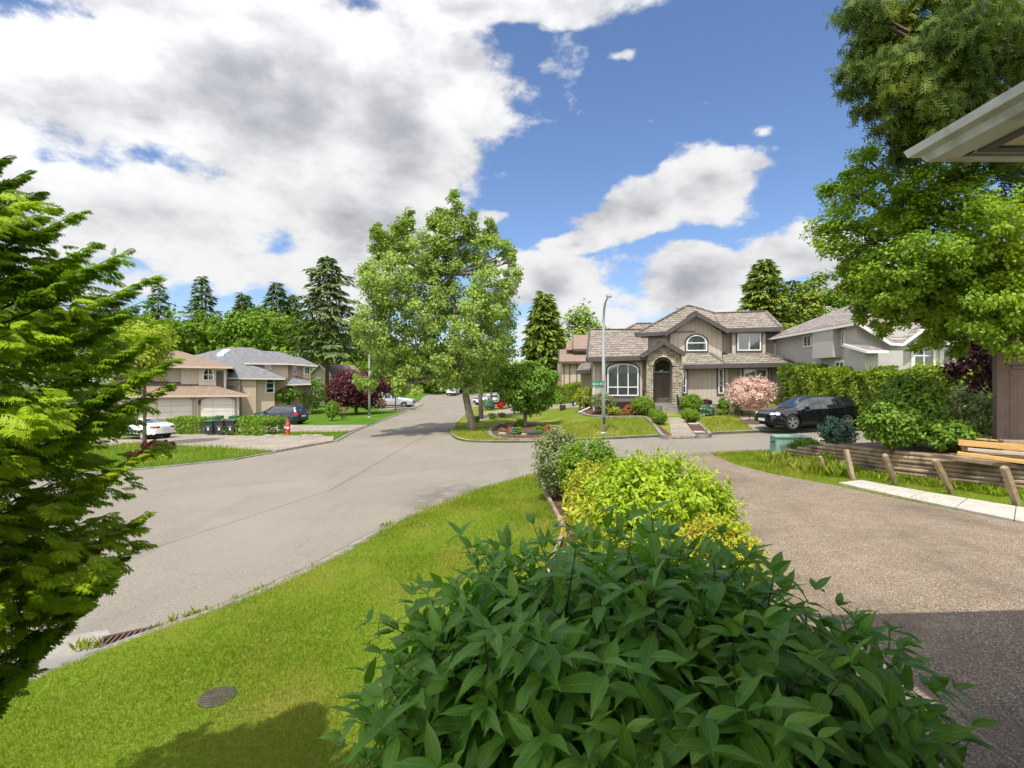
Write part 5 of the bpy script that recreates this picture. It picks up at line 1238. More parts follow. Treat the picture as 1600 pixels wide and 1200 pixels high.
# the wood behind: one mass
def woods():
    rng = np.random.default_rng(99); cen = []; rad = []
    for i in range(120):
        px = rng.uniform(-260, 1000); Y = rng.uniform(102, 138); top = np.interp(px, [-300, 150, 240, 330, 420, 560, 640, 800, 900, 1000], [470, 482, 484, 492, 484, 505, 540, 566, 575, 590]) + rng.uniform(-6, 16)
        x = (px - 800) / F * Y; zb = G(x, Y); zt = CZ + (600 - top) / F * Y; r = rng.uniform(4, 6.5)
        c = np.array((x, Y, zb + (zt - zb) * .56)); q = ellips_clusters(rng, c, (r, r, (zt - zb) * .44), 34, .5); cen.append(q); rad.append(np.full(34, 1.5) * (.6 + .8 * rng.random(34)))
    cen = np.concatenate(cen); rad = np.concatenate(rad); pos, D, N, var = clusters_to_leaves(rng, cen, rad, 44, np.array((0, 150, 0)), .2, upn=.8)
    leaf_mesh('woodland', pos, D, N, .95 * (.6 + .7 * rng.random(len(pos))), KITE, M['l_wood'], None, var)
    tag(bpy.data.objects['woodland'], 'mass of bright green woodland rising behind the left houses', 'woodland', kind='stuff')
woods()

# ------------------------------------------------------------------ hedges
hedge('hedge', 'tall bright cedar hedge running from the wooden gate to the right behind the SUV', [(18.6, 35), (18.4, 29), (18.7, 24), (19.2, 19)], 1.5, 2.8, z_main, M['l_hedge'], .17, 1, 420, wob=.3)
hedge('hedge', 'clipped dark green hedge behind the side driveway left of the corner house', [PM(838, 630), PM(910, 628)], 1.5, 1.75, z_main, M['l_hedge'], .18, 2, 200)
hedge('low_hedge', 'low rounded yellow green hedge right of the wheeled bins', [PL(366, 678), PL(432, 679)], 1.9, 1.12, z_left, M['l_bright'], .15, 3, 300, wob=.18)
hedge('low_hedge', 'low rounded yellow green hedge between the white sedan and the bins', [PL(262, 677), PL(330, 677)], 1.9, 1.12, z_left, M['l_bright'], .15, 4, 300, wob=.18)

# ------------------------------------------------------------------ shrubs; given by picture place and size of their base
def sh(name, label, px, pyb, wpx, hpx, m, zf, seed, size=.10, n=60, cat='shrub', per=30, dY=0, group=None, **k):
    if name == 'viburnum': k['lump'] = .3; k['inner'] = .35
    x, y = P(px, pyb, zf); s = y / F; y += wpx * s * .5 + dY; x = (px - 800) / F * y; s = y / F
    return shrub(name, label, cat, (x, y, zf(x, y)), (wpx * s / 2, wpx * s / 2 * .9, hpx * s * 1.02), M[m], n, size, seed, group, per=per, **k)
A = z_main
sh('rhododendron', 'yellow green shrub at the left corner of the taupe house', 916, 642, 44, 36, 'l_yellow', A, 1, .13, 80)
sh('rhododendron', 'olive shrub with a few cream flowers beside the lamp post', 941, 650, 42, 34, 'l_varieg', A, 2, .12, 80)
sh('low_shrub', 'low mixed yellow green planting under the big arched window', 960, 651, 26, 13, 'l_yellow', A, 3, .10, 40)
sh('low_shrub', 'low orange red shrub under the big arched window', 981, 650, 20, 15, 'l_orange', A, 4, .10, 45)
sh('clipped_shrub', 'large clipped green shrub left of the front steps', 1005, 652, 35, 29, 'l_bright', A, 5, .09, 190, inner=.75, lump=.02, per=44, clr=.22)
sh('clipped_shrub', 'large clipped green shrub right of the front steps', 1080, 647, 33, 27, 'l_bright', A, 6, .09, 180, inner=.75, lump=.02, per=44, clr=.22)
for k, (x, y, w, h, lb) in enumerate(((1024, 657, 20, 16, 'rear clipped ball left of the front path'), (1030, 665, 23, 20, 'front clipped ball left of the front path'), (1074, 656, 18, 15, 'rear clipped ball right of the front path'), (1081, 662, 24, 20, 'front clipped ball right of the front path'))):
    sh('box_ball', lb, x, y, w, h, 'l_bright', A, 10 + k, .06, 150, inner=.8, lump=0, per=44, clr=.13, group='clipped balls along the front path')
sh('maroon_shrub', 'dark red shrub against the wall right of the stone portico', 1066, 626, 18, 14, 'l_plum', A, 20, .10, 50)
sh('maroon_shrub', 'dark red shrub below the narrow window', 1104, 637, 17, 12, 'l_plum', A, 21, .10, 50)
sh('hosta', 'blue green leafy clump below the dark red shrub', 1106, 651, 22, 15, 'l_hosta', A, 22, .20, 40, cat='plant')
sh('green_shrub', 'dark green shrub between narrow window and blossom tree', 1131, 645, 20, 22, 'l_green', A, 23, .11, 60)
sh('green_shrub', 'low light green perennial in front of the dark shrub by the blossom tree', 1128, 650, 18, 9, 'l_bright', A, 24, .10, 40)
sh('flowering_plant', 'low red flowers at the base of the wall behind the blossom tree', 1212, 642, 16, 7, 'red_petal', A, 25, .07, 25, cat='plant')
# corner flower bed
sh('green_shrub', 'dark green shrub at the foot of the round tree', 811, 668, 16, 11, 'l_green', A, 30, .09, 45)
sh('flowering_plant', 'bright red flowers in the kerbed corner bed', 797, 674, 8, 8, 'red_petal', A, 31, .08, 22, cat='plant')
sh('low_shrub', 'blue green clump beside the red flowers', 801, 680, 12, 12, 'l_hosta', A, 32, .08, 40)
sh('low_shrub', 'grey green bush right of the blue green clump in the corner bed', 811, 680, 12, 12, 'l_green', A, 33, .08, 40)
sh('low_shrub', 'low blue fescue mound in the corner bed', 834, 681, 22, 8, 'l_blue', A, 34, .09, 45, tmpl=NARROW)
sh('low_shrub', 'loose green plant behind the blue mound', 842, 679, 18, 12, 'l_bright', A, 35, .09, 40)
sh('low_shrub', 'orange brown shrub at the right end of the corner bed', 857, 678, 14, 13, 'l_orange', A, 36, .08, 40)
sh('low_shrub', 'dry tan grass clump at the left end of the corner bed', 785, 678, 12, 9, 'l_dry', A, 37, .09, 30, tmpl=NARROW)
sh('low_shrub', 'green shrub between the trunks of the two street trees', 744, 661, 12, 11, 'l_green', A, 38, .10, 40)
sh('low_shrub', 'round dark shrub right of the second street trunk', 769, 655, 16, 9, 'l_green', A, 39, .10, 40)
sh('low_shrub', 'smaller round dark shrub farther right of the second street trunk', 784, 652, 13, 7, 'l_green', A, 40, .10, 35)
sh('hosta', 'pale green leafy shrub beyond the side driveway', 764, 641, 20, 17, 'l_hosta', A, 41, .22, 50, cat='plant')
sh('rhododendron', 'rhododendron with scarlet flowers beyond the side driveway', 783, 640, 14, 15, 'red_petal', A, 42, .16, 40)
# left lots
B_ = z_left
sh('maroon_shrub', 'low spreading dark red maple at the edge of the left lawn', 248, 711, 52, 20, 'l_plum', B_, 50, .10, 90)
sh('maroon_shrub', 'small dark red shrub under the cypress tips on the left lawn', 215, 722, 36, 16, 'l_plum', B_, 51, .10, 60)
sh('bare_shrub', 'twiggy tan shrub in front of the beige house', 412, 643, 48, 34, 'l_dry', B_, 52, .14, 70, per=16)
sh('bare_shrub', 'small twiggy tan shrub beside the egg shaped shrub', 535, 657, 18, 22, 'l_dry', B_, 53, .12, 30, per=12)
sh('low_shrub', 'small yellow green shrub at the corner of the garage', 388, 652, 24, 15, 'l_bright', B_, 54, .14, 45)
sh('clipped_shrub', 'egg shaped bright green shrub on the lawn behind the dark SUV', 519, 658, 24, 31, 'l_bright', B_, 55, .12, 90, inner=.7, lump=.05)
sh('green_shrub', 'tall loose green shrub left of the plum tree', 486, 648, 52, 58, 'l_green', B_, 56, .20, 110)
sh('green_shrub', 'dark upright shrub between garage and beige house', 379, 646, 18, 34, 'l_green', B_, 57, .16, 50)
tb = G3(452, 650, B_); decid('umbrella_tree', 'small yellow green umbrella shaped tree by the beige house entry', 'tree', tb, 1.6, .12, (-.3, 0, 2.5), (1.75, 1.5, .85), 60, 60, .2, M['l_bright'], 58)
tb = G3(553, 650, B_); tb = (tb[0], tb[1] + 2.5, B_(tb[0], tb[1] + 2.5)); decid('plum_tree', 'wide dark red plum tree beside the left street lamp', 'tree', (tb[0] * 1.03, tb[1], tb[2]), 1.2, .2, (0, 0, 2.75), (3.25, 2.6, 2.05), 180, 66, .26, M['l_plum'], 59, clr=.75, bottom=.7)
tb = G3(618, 641, B_); decid('young_tree', 'slender young tree with fresh leaves in front of the pickup', 'tree', tb, 1.9, .07, (0, 0, 3.5), (1.75, 1.6, 1.7), 70, 50, .22, M['l_bright'], 61, clr=.5)
sh('low_shrub', 'brown tinted low shrub right of the plum tree', 596, 640, 18, 16, 'l_dry', B_, 62, .16, 40)
sh('low_shrub', 'row of low green shrubs before the gabled far house', 668, 614, 30, 8, 'l_bright', G, 63, .35, 40)
# right terrace thicket
T_ = z_terr
sh('blue_shrub', 'grey blue leaved shrub at the left end of the terrace', 1308, 708, 54, 50, 'l_blue', T_, 70, .11, 110, per=32)
sh('viburnum', 'wide dark green shrub in front of the tall hedge, beside the blue shrub', 1392, 710, 84, 84, 'l_green', T_, 71, .115, 190, per=44)
sh('viburnum', 'tall green shrub in the middle of the terrace thicket', 1428, 706, 100, 118, 'l_green', T_, 72, .12, 190, per=44)
sh('viburnum', 'bright leafy shrub with whitish leaf tips near the brown fence', 1520, 700, 110, 96, 'l_varieg', T_, 73, .12, 150, per=40)
sh('viburnum', 'yellow green shrub standing tall behind the thicket', 1462, 676, 120, 104, 'l_yellow', T_, 74, .13, 150, per=40, dY=.8)
sh('viburnum', 'green shrub at the foot of the thicket behind the planks', 1478, 712, 90, 52, 'l_green', T_, 75, .12, 120, per=40)
sh('rhododendron', 'glossy dark rhododendron top showing above the thicket by the fence', 1508, 672, 60, 98, 'l_dark', T_, 76, .16, 100, per=34, dY=.3)
sh('viburnum', 'yellow green shrub touching the brown fence post', 1548, 680, 50, 110, 'l_bright', T_, 77, .12, 110, per=38, dY=.5)
decid('maroon_tree', 'dark purple small tree rising behind the thicket beside the fence', 'tree', (16.2, 17.6, z_terr(16.2, 17.6)), 1.6, .07, (-.2, 0, 2.95), (1.15, 1.0, 1.1), 70, 50, .15, M['l_maroon'], 78, clr=.32)
sh('wild_plant', 'loose green weeds with yellow flowers beside the utility box', 1258, 722, 50, 34, 'l_bright', z_own, 79, .10, 90, tmpl=NARROW, cat='plant')
sh('wild_plant', 'low green weeds at the end of the timber wall', 1297, 735, 40, 22, 'l_bright', z_own, 80, .09, 70, cat='plant')

# ------------------------------------------------------------------ grass blades
def blades(name, polys, excl, zf, nfun, size, m, label, seed, tall=1.0):
    rng = np.random.default_rng(seed); xs = [p[0] for p in polys]; ys = [p[1] for p in polys]
    pts = []
    for (x0, x1, y0, y1, dens) in nfun:
        n = int((x1 - x0) * (y1 - y0) * dens); X = rng.uniform(x0, x1, n); Y = rng.uniform(y0, y1, n); k = inpoly_np(X, Y, polys) & (np.abs(X) < Y * 1.02 + .5)
        for e in excl: k &= ~inpoly_np(X, Y, e)
        pts.append(np.c_[X[k], Y[k]])
    xy = np.concatenate(pts); z = np.array([zf(x, y) for x, y in xy]); n = len(xy)
    D = np.c_[rng.normal(size=(n, 2)) * .45, np.ones(n)]; N = np.c_[rng.normal(size=(n, 2)), np.full(n, .3)]
    S = size * (.5 + .8 * rng.random(n)) * (1 + .25 * np.sin(xy[:, 0] * 1.7) * np.sin(xy[:, 1] * 1.3)) * np.clip(xy[:, 1] / 9, .8, 2)
    o = leaf_mesh(name, np.c_[xy, z - .003], D, N, S, BLADE, m); tag(o, label, 'grass', kind='stuff')
XL = [[(-45, 19), PL(215, 693), P(431, 707), P(524, 692), PL(528, 682), PL(370, 679), (-45, 31)]]
XC = [[PM(*p) for p in ((900, 644), (1010, 652), (1036, 683), (1110, 681), (1086, 654), (1240, 641), (1240, 625), (900, 625))], [PM(*p) for p in ((765, 680), (768, 671), (790, 662), (815, 660), (878, 665), (878, 684), (840, 688), (800, 689))], [(12.6, 27.3), (18.6, 26.5), (19.0, 33), (14.2, 33)]]
lotb = offset(kerb_own, .07) + [(26, -10), (-30, -10)]
blades('grass', lotb, [driveway, bed, ap, [(x, y) for x, y in terr]], z_own, [(-9, 4, 3.2, 6, 5600), (-6, 4, 6, 9, 4200), (-4, 4, 9, 13, 2200), (-3, 4, 13, 20, 1200), (4, 14, 9, 15, 900), (4, 14, 15, 20, 900)], .052, M['blade'], 'short sunlit grass of the near lawn', 3)
blades('grass', corner + [(24, 40), (0, 45)], XC, z_main, [(-5, 22, 24, 34, 130)], .09, M['blade2'], 'dry mottled grass of the corner lawn', 4)
blades('grass', leftlot, XL, z_left, [(-40, -11, 18, 36, 90)], .10, M['blade'], 'grass of the lawn across the street on the left', 6)
def tufts(name, pts, zf, m, label, h=.12, n=26, spread=.1, seed=1):
    rng = np.random.default_rng(seed); A = []
    for x, y in pts: A.append(np.c_[x + rng.normal(size=n) * spread, y + rng.normal(size=n) * spread])
    xy = np.concatenate(A); z = np.array([zf(a, b) for a, b in xy]); k = len(xy)
    o = leaf_mesh(name, np.c_[xy, z], np.c_[rng.normal(size=(k, 2)) * .5, np.ones(k)], np.c_[rng.normal(size=(k, 2)), np.full(k, .3)], h * (.5 + rng.random(k)), NARROW, m); tag(o, label, 'weeds', kind='stuff')
rr = random.Random(8); kk = offset(kerb_own, .15)
tufts('gutter_weeds', [(x + rr.uniform(-.1, .1), y) for x, y in (P(385, 938), P(400, 932), P(418, 925), P(437, 917), P(475, 905), P(504, 893), P(515, 885), P(535, 877), P(556, 871), P(250, 985), P(280, 975), P(300, 967), P(320, 960), P(345, 952), P(160, 1008), P(140, 1013), P(610, 823), P(660, 795))], G, M['blade2'], 'small weeds growing in the gutter joint', .10, 26, .07)
wb = [(z_wall_base(y) - rr.uniform(.1, .5), y) for y in [7.5 + .12 * i for i in range(76)]]
tufts('wall_weeds', wb, z_own, M['blade'], 'rough grass along the foot of the timber wall', .16, 60, .12, 5)
tufts('wall_flowers', [p for p in wb[28:60:5]], lambda x, y: z_own(x, y) + .16, M['l_gold2'], 'scattered yellow flowers along the timber wall', .05, 7, .15, 6)
tufts('wild_grass', [(P(px, py, z_own)[0], P(px, py, z_own)[1]) for px, py in ((1235, 728), (1250, 731), (1266, 733), (1280, 737), (1300, 742), (1220, 722), (1312, 742), (1290, 729), (1262, 722))], z_own, M['blade'], 'tall wild grass between the utility box and timber wall', .30, 130, .26, 7)
# ------------------------------------------------------------------ vehicles
def wheel(parent, x, y, rad, wdt, side, spokes=5, rimm='rim', tw=False):
    w = bpy.data.objects.new('wheel', None); C.objects.link(w); w.parent = parent; w.location = (x, y, rad)
    mb = MB(); h = wdt / 2
    mb.lathe([(rad*.70, -h), (rad*.92, -h), (rad*.985, -h*.75), (rad, -h*.3), (rad, h*.3), (rad*.985, h*.75), (rad*.92, h), (rad*.70, h), (rad*.70, -h)], (0, 0, 0), 36, 'y'); mb.build('tyre', M['tyre'], w, smooth=True)
    mb = MB(); s = side
    mb.lathe([(rad*.70, s*h*.9), (rad*.72, s*h), (rad*.66, s*h*.95), (rad*.63, s*h*.3), (rad*.62, -s*h*.5)], (0, 0, 0), 36, 'y')
    mb.lathe([(.0, s*h*.78), (rad*.14, s*h*.78), (rad*.17, s*h*.55), (rad*.17, 0)], (0, 0, 0), 16, 'y')
    for k in range(spokes):
        a = 2 * math.pi * k / spokes + .3
        for da in ((-.13, .13) if tw else (0,)):
            p0 = Vector((math.cos(a) * rad*.12, s*h*.62, math.sin(a) * rad*.12)); p1 = Vector((math.cos(a + da*1.7) * rad*.67, s*h*.72, math.sin(a + da*1.7) * rad*.67)); mb.bar(p0, p1, .05 if tw else .085, .05, (0, 1, 0))
    mb.build('rim', M[rimm], w)
    mb = MB(); mb.lathe([(0, s*h*.05), (rad*.62, s*h*.05)], (0, 0, 0), 24, 'y'); mb.lathe([(0, s*h*.3), (rad*.36, s*h*.3), (rad*.36, 0)], (0, 0, 0), 20, 'y'); mb.build('brake', M['metal_d'], w)
def lerp(x, pts): return float(np.interp(x, [p[0] for p in pts], [p[1] for p in pts]))
def car(name, label, loc, head, L, W, top, belt, wins, shield, backlight, paint, wx, wr, sill=.28, group=None, cat='car', spokes=5, tw=False, rimm='rim', roof_in=.72, lamps=((.62, .80),), tails=((.80, 1.0),), tailw=.55, plate_front=False, bed=None, grille=(.42, .78)):
    """body lofted from cross-sections; top/belt: (x, z) profiles with x from rear (-L/2) to nose (L/2)"""
    r = thing(name, label, cat, loc, head, group); n = int(L / .045); nl, ng, nt = 12, 9, 7; H = []
    xs = [-L/2 + L * i / n for i in range(n + 1)]; arch = wr * 1.13
    def half(x):
        e = max(0, (abs(x) - (L/2 - .75)) / .75); return W/2 * (1 - .24 * e ** 2.4) - .0
    for x in xs:
        zt = lerp(x, top); zb = sill + .10 * max(0, (abs(x) - (L/2 - .5)) / .5)
        for w in wx:
            dx = abs(x - w)
            if dx < arch: zb = max(zb, wr + math.sqrt(arch**2 - dx**2) - .0)
        bl = min(lerp(x, belt), zt - .045); hw = half(x); row = []
        zb = min(zb, bl - .05)
        for j in range(nl):
            t = j / (nl - 1); z = zb + (bl - zb) * t; q = (z - .2) / max(.1, bl - .2)
            y = hw * (1 - .035 * (2 * q - .9) ** 2 - .02 * q); 
            for w in wx:
                dx = abs(x - w)
                if dx < arch + .12 and z < wr + arch + .1: y += .022 * max(0, 1 - abs(math.hypot(x - w, z - wr) - arch) / .13)
            row.append((x, y, z))
        gh = zt - bl; k = min(1, gh / .45)
        yb = row[-1][1] - .015 * k; yt = yb - (W/2) * (1 - roof_in) * k - .03
        ze = bl + gh * .93
        for j in range(1, ng + 1):
            t = j / ng; row.append((x, yb + (yt - yb) * t ** 1.25, bl + (ze - bl) * t))
        for j in range(1, nt + 1):
            t = j / nt; row.append((x, yt * (1 - t), ze + (zt - ze) * math.sin(t * math.pi / 2)))
        H.append(row)
    m = len(H[0]); groups = {'body': [], 'glass': [], 'lampf': [], 'lampr': [], 'dark': []}; V = []
    for row in H:
        for (x, y, z) in row:
            ex = max(0, (abs(x) - (L/2 - .35)) / .35); rake = .10 * ((z - .5) ** 2) * (1 if x > 0 else .6) * ex * 2.2; V.append((x - math.copysign(min(rake, .16), x), y, z))
    nv = len(V); V += [(x, -y, z) for x, y, z in V]
    def cls(c, row, xx, cap):
        z = c.z; ay = abs(c.y)
        if cap or abs(xx) > L/2 - .5:
            fr = xx > 0
            if fr:
                for (a, b) in lamps:
                    if a < z < b and ay > W * .30 and xx > L/2 - .34: return 'lampf'
                if cap and grille[0] < z < grille[1] and ay < W * .23: return 'dark'
                if cap and z < .40: return 'dark'
            else:
                for (a, b) in tails:
                    if a < z < b and ay > W/2 * tailw and xx < -L/2 + .32: return 'lampr'
                if cap and z < .42: return 'dark'
        if z < sill + .10 and not cap: return 'dark'
        if nl - 1 <= row < nl + ng - 2:
            zt = lerp(xx, top); bl = lerp(xx, belt)
            for (a, b) in wins:
                if a < xx < b and zt - bl > .2 and z > bl + .03 and z < zt - .055: return 'glass'
        if row >= nl + ng - 1 and ay < W * .46:
            if shield[0] < xx < shield[1] or (backlight and backlight[0] < xx < backlight[1]): return 'glass'
        return 'body'
    for i in range(n):
        for j in range(m - 1):
            f = (i*m+j, (i+1)*m+j, (i+1)*m+j+1, i*m+j+1); c = sum((Vector(V[q]) for q in f), Vector()) / 4; xx = (xs[i] + xs[i+1]) / 2; g = cls(c, j, xx, False)
            groups[g].append(f); groups[g].append(tuple(nv + q for q in f)[::-1])
    # end caps, in columns
    for i, xx in ((0, -L/2), (n, L/2)):
        nc = 14
        for j in range(m - 1):
            for c_ in range(nc):
                a, b = -1 + 2*c_/nc, -1 + 2*(c_+1)/nc; P0, P1 = Vector(V[i*m+j]), Vector(V[i*m+j+1]); bo = lambda q: math.copysign(.07 * (1 - q*q), xx)
                q = [Vector((P0.x + bo(a), P0.y*a, P0.z)), Vector((P0.x + bo(b), P0.y*b, P0.z)), Vector((P1.x + bo(b), P1.y*b, P1.z)), Vector((P1.x + bo(a), P1.y*a, P1.z))]
                k = len(V); V.extend([tuple(v) for v in q]); g = cls(sum(q, Vector()) / 4, j, xx, True)
                if backlight and xx < 0 and len(backlight) > 2 and backlight[2] < sum(q, Vector()).z / 4 < backlight[3] and abs(sum(q, Vector()).y / 4) < W * .36: g = 'glass'
                groups[g].append((k, k+1, k+2, k+3) if xx > 0 else (k+3, k+2, k+1, k))
    mats = {'body': paint, 'glass': M['carglass'], 'lampf': M['lamp_w'], 'lampr': M['lamp_r'], 'dark': M['blackplastic']}
    names = {'body': 'body', 'glass': 'window', 'lampf': 'headlight', 'lampr': 'taillight', 'dark': 'lower_trim'}
    def emit(nm, fs, mt, off=0):
        used = sorted({i for f in fs for i in f}); mp = {u: k for k, u in enumerate(used)}
        me = bpy.data.meshes.new(nm); me.from_pydata([V[u] for u in used], [], [tuple(mp[i] for i in f) for f in fs])
        bm = bmesh.new(); bm.from_mesh(me); bmesh.ops.remove_doubles(bm, verts=bm.verts, dist=.0008); bmesh.ops.recalc_face_normals(bm, faces=bm.faces); bm.to_mesh(me); bm.free()
        return link(nm, me, mt, r, True)
    for g, fs in groups.items():
        if not fs: continue
        if g in ('lampf', 'lampr'):
            for sg in (1, -1):
                s_ = [f for f in fs if sum(V[i][1] for i in f) * sg > 0]
                if s_: emit(names[g], s_, mats[g])
        else: emit(names[g], fs, mats[g])
    mb = MB(); iw = W/2 - .30
    mb.box(-L/2 + .25, -iw, .20, L/2 - .25, iw, min(lerp(0, belt), .95))
    for w in wx: mb.box(w - arch - .05, -W/2 + .09, wr + .05, w + arch + .05, W/2 - .09, wr + arch * .9 + .02) if False else None
    mb.build('underbody', M['blackplastic'], r)
    for w in wx:
        for s in (1, -1): wheel(r, w, s * (W/2 - .135), wr, .24, s, spokes, rimm, tw)
    mx = shield[0] + .25
    for s in (1, -1):
        mb = MB(); z = lerp(mx, belt) + .07; mb.box(mx - .06, s * (W/2 - .05), z - .06, mx + .10, s * (W/2 + .17), z + .10) if s > 0 else mb.box(mx - .06, s * (W/2 + .17), z - .06, mx + .10, s * (W/2 - .05), z + .10); mb.build('mirror', paint, r, bevel=.035)
    for k, (a, b) in enumerate(wins[:2]):
        for s in (1, -1):
            x = a + .12; z = lerp(x, belt) - .10; y = s * (W/2 - .012); mb = MB(); mb.box(x - .09, min(y, y + s*.03), z - .014, x + .09, max(y, y + s*.03), z + .014); mb.build('door_handle', paint, r, bevel=.008)
    mb = MB(); mb.box(-L/2 - .085, -.26, .70, -L/2 - .055, .26, .84); mb.build('plate', M['plate'], r)
    if plate_front: mb = MB(); mb.box(L/2 + .05, -.26, .42, L/2 + .085, .26, .56); mb.build('plate', M['plate'], r)
    if bed:
        mb = MB(); a, b = bed; mb.box(a + .08, -W/2 + .12, lerp(a + .5, top) - .02, b - .05, W/2 - .12, lerp(a + .5, top) + .012); mb.build('bed_cover', M['blackplastic'], r)
    return r
def zrot(d): return math.atan2(d[1], d[0])
P_blk = paintmat('black_paint', (.006, .007, .012), .4, .22); P_navy = paintmat('navy_paint', (.012, .018, .035), .4, .25); P_white = paintmat('white_paint', (.75, .76, .77), 0, .3); P_silver = paintmat('silver_paint', (.55, .56, .58), .4, .3)
suv_top = [(-2.53, .98), (-2.50, 1.10), (-2.40, 1.22), (-2.12, 1.55), (-1.95, 1.64), (-1.4, 1.70), (-.4, 1.73), (.25, 1.70), (.55, 1.62), (1.30, 1.18), (1.45, 1.13), (2.05, 1.03), (2.35, .95), (2.50, .82), (2.53, .78)]
suv_belt = [(-2.53, 1.10), (-1.9, 1.14), (0, 1.05), (1.2, .98), (2.53, .80)]
drape('suv_driveway', [(12.6, 27.45), (18.4, 26.7), (19.0, 33), (14.2, 33)][::1], z_main, M['conc'], dz=.03, res=1, skirt=.1)
car('parked_suv', 'large black SUV parked beside the pink blossom tree on the right', (15.4, 27.3, z_main(15.4, 27.1) + .02), zrot((-.992, -.125)), 5.06, 1.97, suv_top, suv_belt, ((.02, 1.2), (-1.02, -.04), (-2.02, -1.10)), (.56, 1.36), (-2.46, -2.05), P_blk, (1.53, -1.47), .385, tw=True, plate_front=True, lamps=((.76, .86),), tails=((.98, 1.14),), grille=(.42, .86))
gl_top = [(-2.36, 1.0), (-2.34, 1.15), (-2.22, 1.32), (-2.0, 1.58), (-1.8, 1.65), (-.4, 1.70), (.2, 1.68), (.5, 1.58), (1.2, 1.14), (1.4, 1.08), (2.0, 1.0), (2.3, .86), (2.36, .76)]
x, y = P(440, 663, z_left); x, y = (438 - 800) / F * 46.5, 46.5
car('parked_suv', 'dark navy SUV parked in the second driveway on the left, its rear to the street', (x, y, z_left(x, y) + .03), zrot((-.965, .26)), 4.72, 1.9, gl_top, [(-2.36, 1.12), (0, 1.03), (1.2, .96), (2.36, .78)], ((.0, 1.1), (-.95, -.06), (-1.85, -1.02)), (.5, 1.26), (-2.33, -1.95, 1.10, 1.45), P_navy, (1.42, -1.42), .37, tails=((.86, 1.06),), tailw=.5)
sd_top = [(-2.32, .92), (-2.28, 1.02), (-1.75, 1.08), (-1.5, 1.14), (-.85, 1.38), (-.4, 1.43), (.15, 1.42), (.45, 1.36), (1.15, 1.0), (1.35, .95), (1.95, .86), (2.25, .74), (2.32, .66)]
x, y = (222 - 800) / F * 36.2, 36.2
car('parked_sedan', 'white sedan parked in the first left driveway behind the cypress tips', (x, y, z_left(x, y) + .03), zrot((-.93, .37)), 4.64, 1.79, sd_top, [(-2.32, .98), (-1.3, .96), (0, .92), (1.2, .87), (2.32, .68)], ((.0, .95), (-1.1, -.08)), (.46, 1.12), (-1.58, -.86), P_white, (1.36, -1.34), .325, tails=((.78, .92),), tailw=.42, spokes=10)
pk_top = [(-2.9, 1.28), (-1.0, 1.30), (-.98, 1.75), (-.85, 1.86), (.35, 1.88), (.6, 1.80), (1.15, 1.36), (1.25, 1.28), (2.5, 1.20), (2.82, 1.08), (2.9, .92)]
x, y = (614 - 800) / F * 70, 70
car('pickup_truck', 'silver white pickup truck parked across the left side of the street', (x, y, z_left(x, y) + .03), zrot((.99, -.12)), 5.8, 2.0, pk_top, [(-2.9, 1.25), (-1, 1.2), (1.2, 1.2), (2.9, 1.0)], ((.1, 1.1), (-.88, .02)), (.58, 1.16), None, P_silver, (1.85, -1.75), .40, cat='truck', bed=(-2.9, -1.0), lamps=((.88, 1.06),), grille=(.6, 1.0))
x, y = (708 - 800) / F * 100, 100
car('parked_suv', 'white SUV seen from behind at the far end of the street', (x, y, z_left(x, y)), zrot((.10, .99)), 4.72, 1.9, gl_top, [(-2.36, 1.12), (0, 1.03), (1.2, .96), (2.36, .78)], ((.0, 1.1), (-.95, -.06), (-1.85, -1.02)), (.5, 1.26), (-2.33, -1.95, 1.10, 1.5), P_white, (1.42, -1.42), .37, tails=((.86, 1.06),), tailw=.5)
x, y = (764 - 800) / F * 72, 72
car('parked_sedan', 'white car half hidden behind the street trees in the middle of the picture', (x, y, z_main(x, y)), zrot((-.8, -.6)), 4.64, 1.79, sd_top, [(-2.32, .98), (-1.3, .96), (0, .92), (1.2, .87), (2.32, .68)], ((.0, .95), (-1.1, -.08)), (.46, 1.12), (-1.58, -.86), P_white, (1.36, -1.34), .325, spokes=10)

# ------------------------------------------------------------------ street furniture
def lamp(label, base, H, arm, alen, name='street_lamp'):
    r = thing(name, label, 'street lamp', base, 0); a = Vector((arm[0], arm[1], 0)).normalized(); mb = MB()
    pts = [(0, 0, -.1), (0, 0, H * .5), (0, 0, H - 1.1)] + [tuple(a * alen * .62 * (1 - math.cos(t)) + Vector((0, 0, H - 1.1 + 1.05 * math.sin(t)))) for t in (.25, .5, .8, 1.1, 1.4, 1.57)] + [tuple(a * alen + Vector((0, 0, H)))]
    mb.tube(pts, [.11, .095, .075, .07, .065, .06, .055, .05, .05, .045], 10); mb.build('pole', M['metal'], r, smooth=True)
    mb = MB(); mb.lathe([(.17, -.1), (.17, .04), (.13, .08)], (0, 0, 0), 12); mb.build('base_plate', M['metal'], r)
    mb = MB(); e = a * alen + Vector((0, 0, H)); s = Vector((-a.y, a.x, 0))
    for k, (w0, w1, z0, z1) in enumerate(((.08, .15, -.02, .08), (.15, .12, -.07, .06))):
        b0 = e + a * (k * .3 - .05); b1 = e + a * (k * .3 + .26); mb.slab([b0 - s*w0 + Vector((0,0,z1)), b0 + s*w0 + Vector((0,0,z1)), b1 + s*w1 + Vector((0,0,z1*.8)), b1 - s*w1 + Vector((0,0,z1*.8))], .11, (0, 0, -1))
    mb.build('lamp_head', M['metal'], r)
    mb = MB(); b0 = e + a * .30; b1 = e + a * .5; mb.slab([b0 - s*.1, b0 + s*.1, b1 + s*.08, b1 - s*.08], .06, (0, 0, -1)); 
    g = mb.build('lens', M['lamp_w'], r); g.location = (0, 0, -.05)
    mb = MB(); mb.box(-.03, -.125, .5, .07, -.09, .85); mb.build('hatch', M['metal_d'], r)
    return r
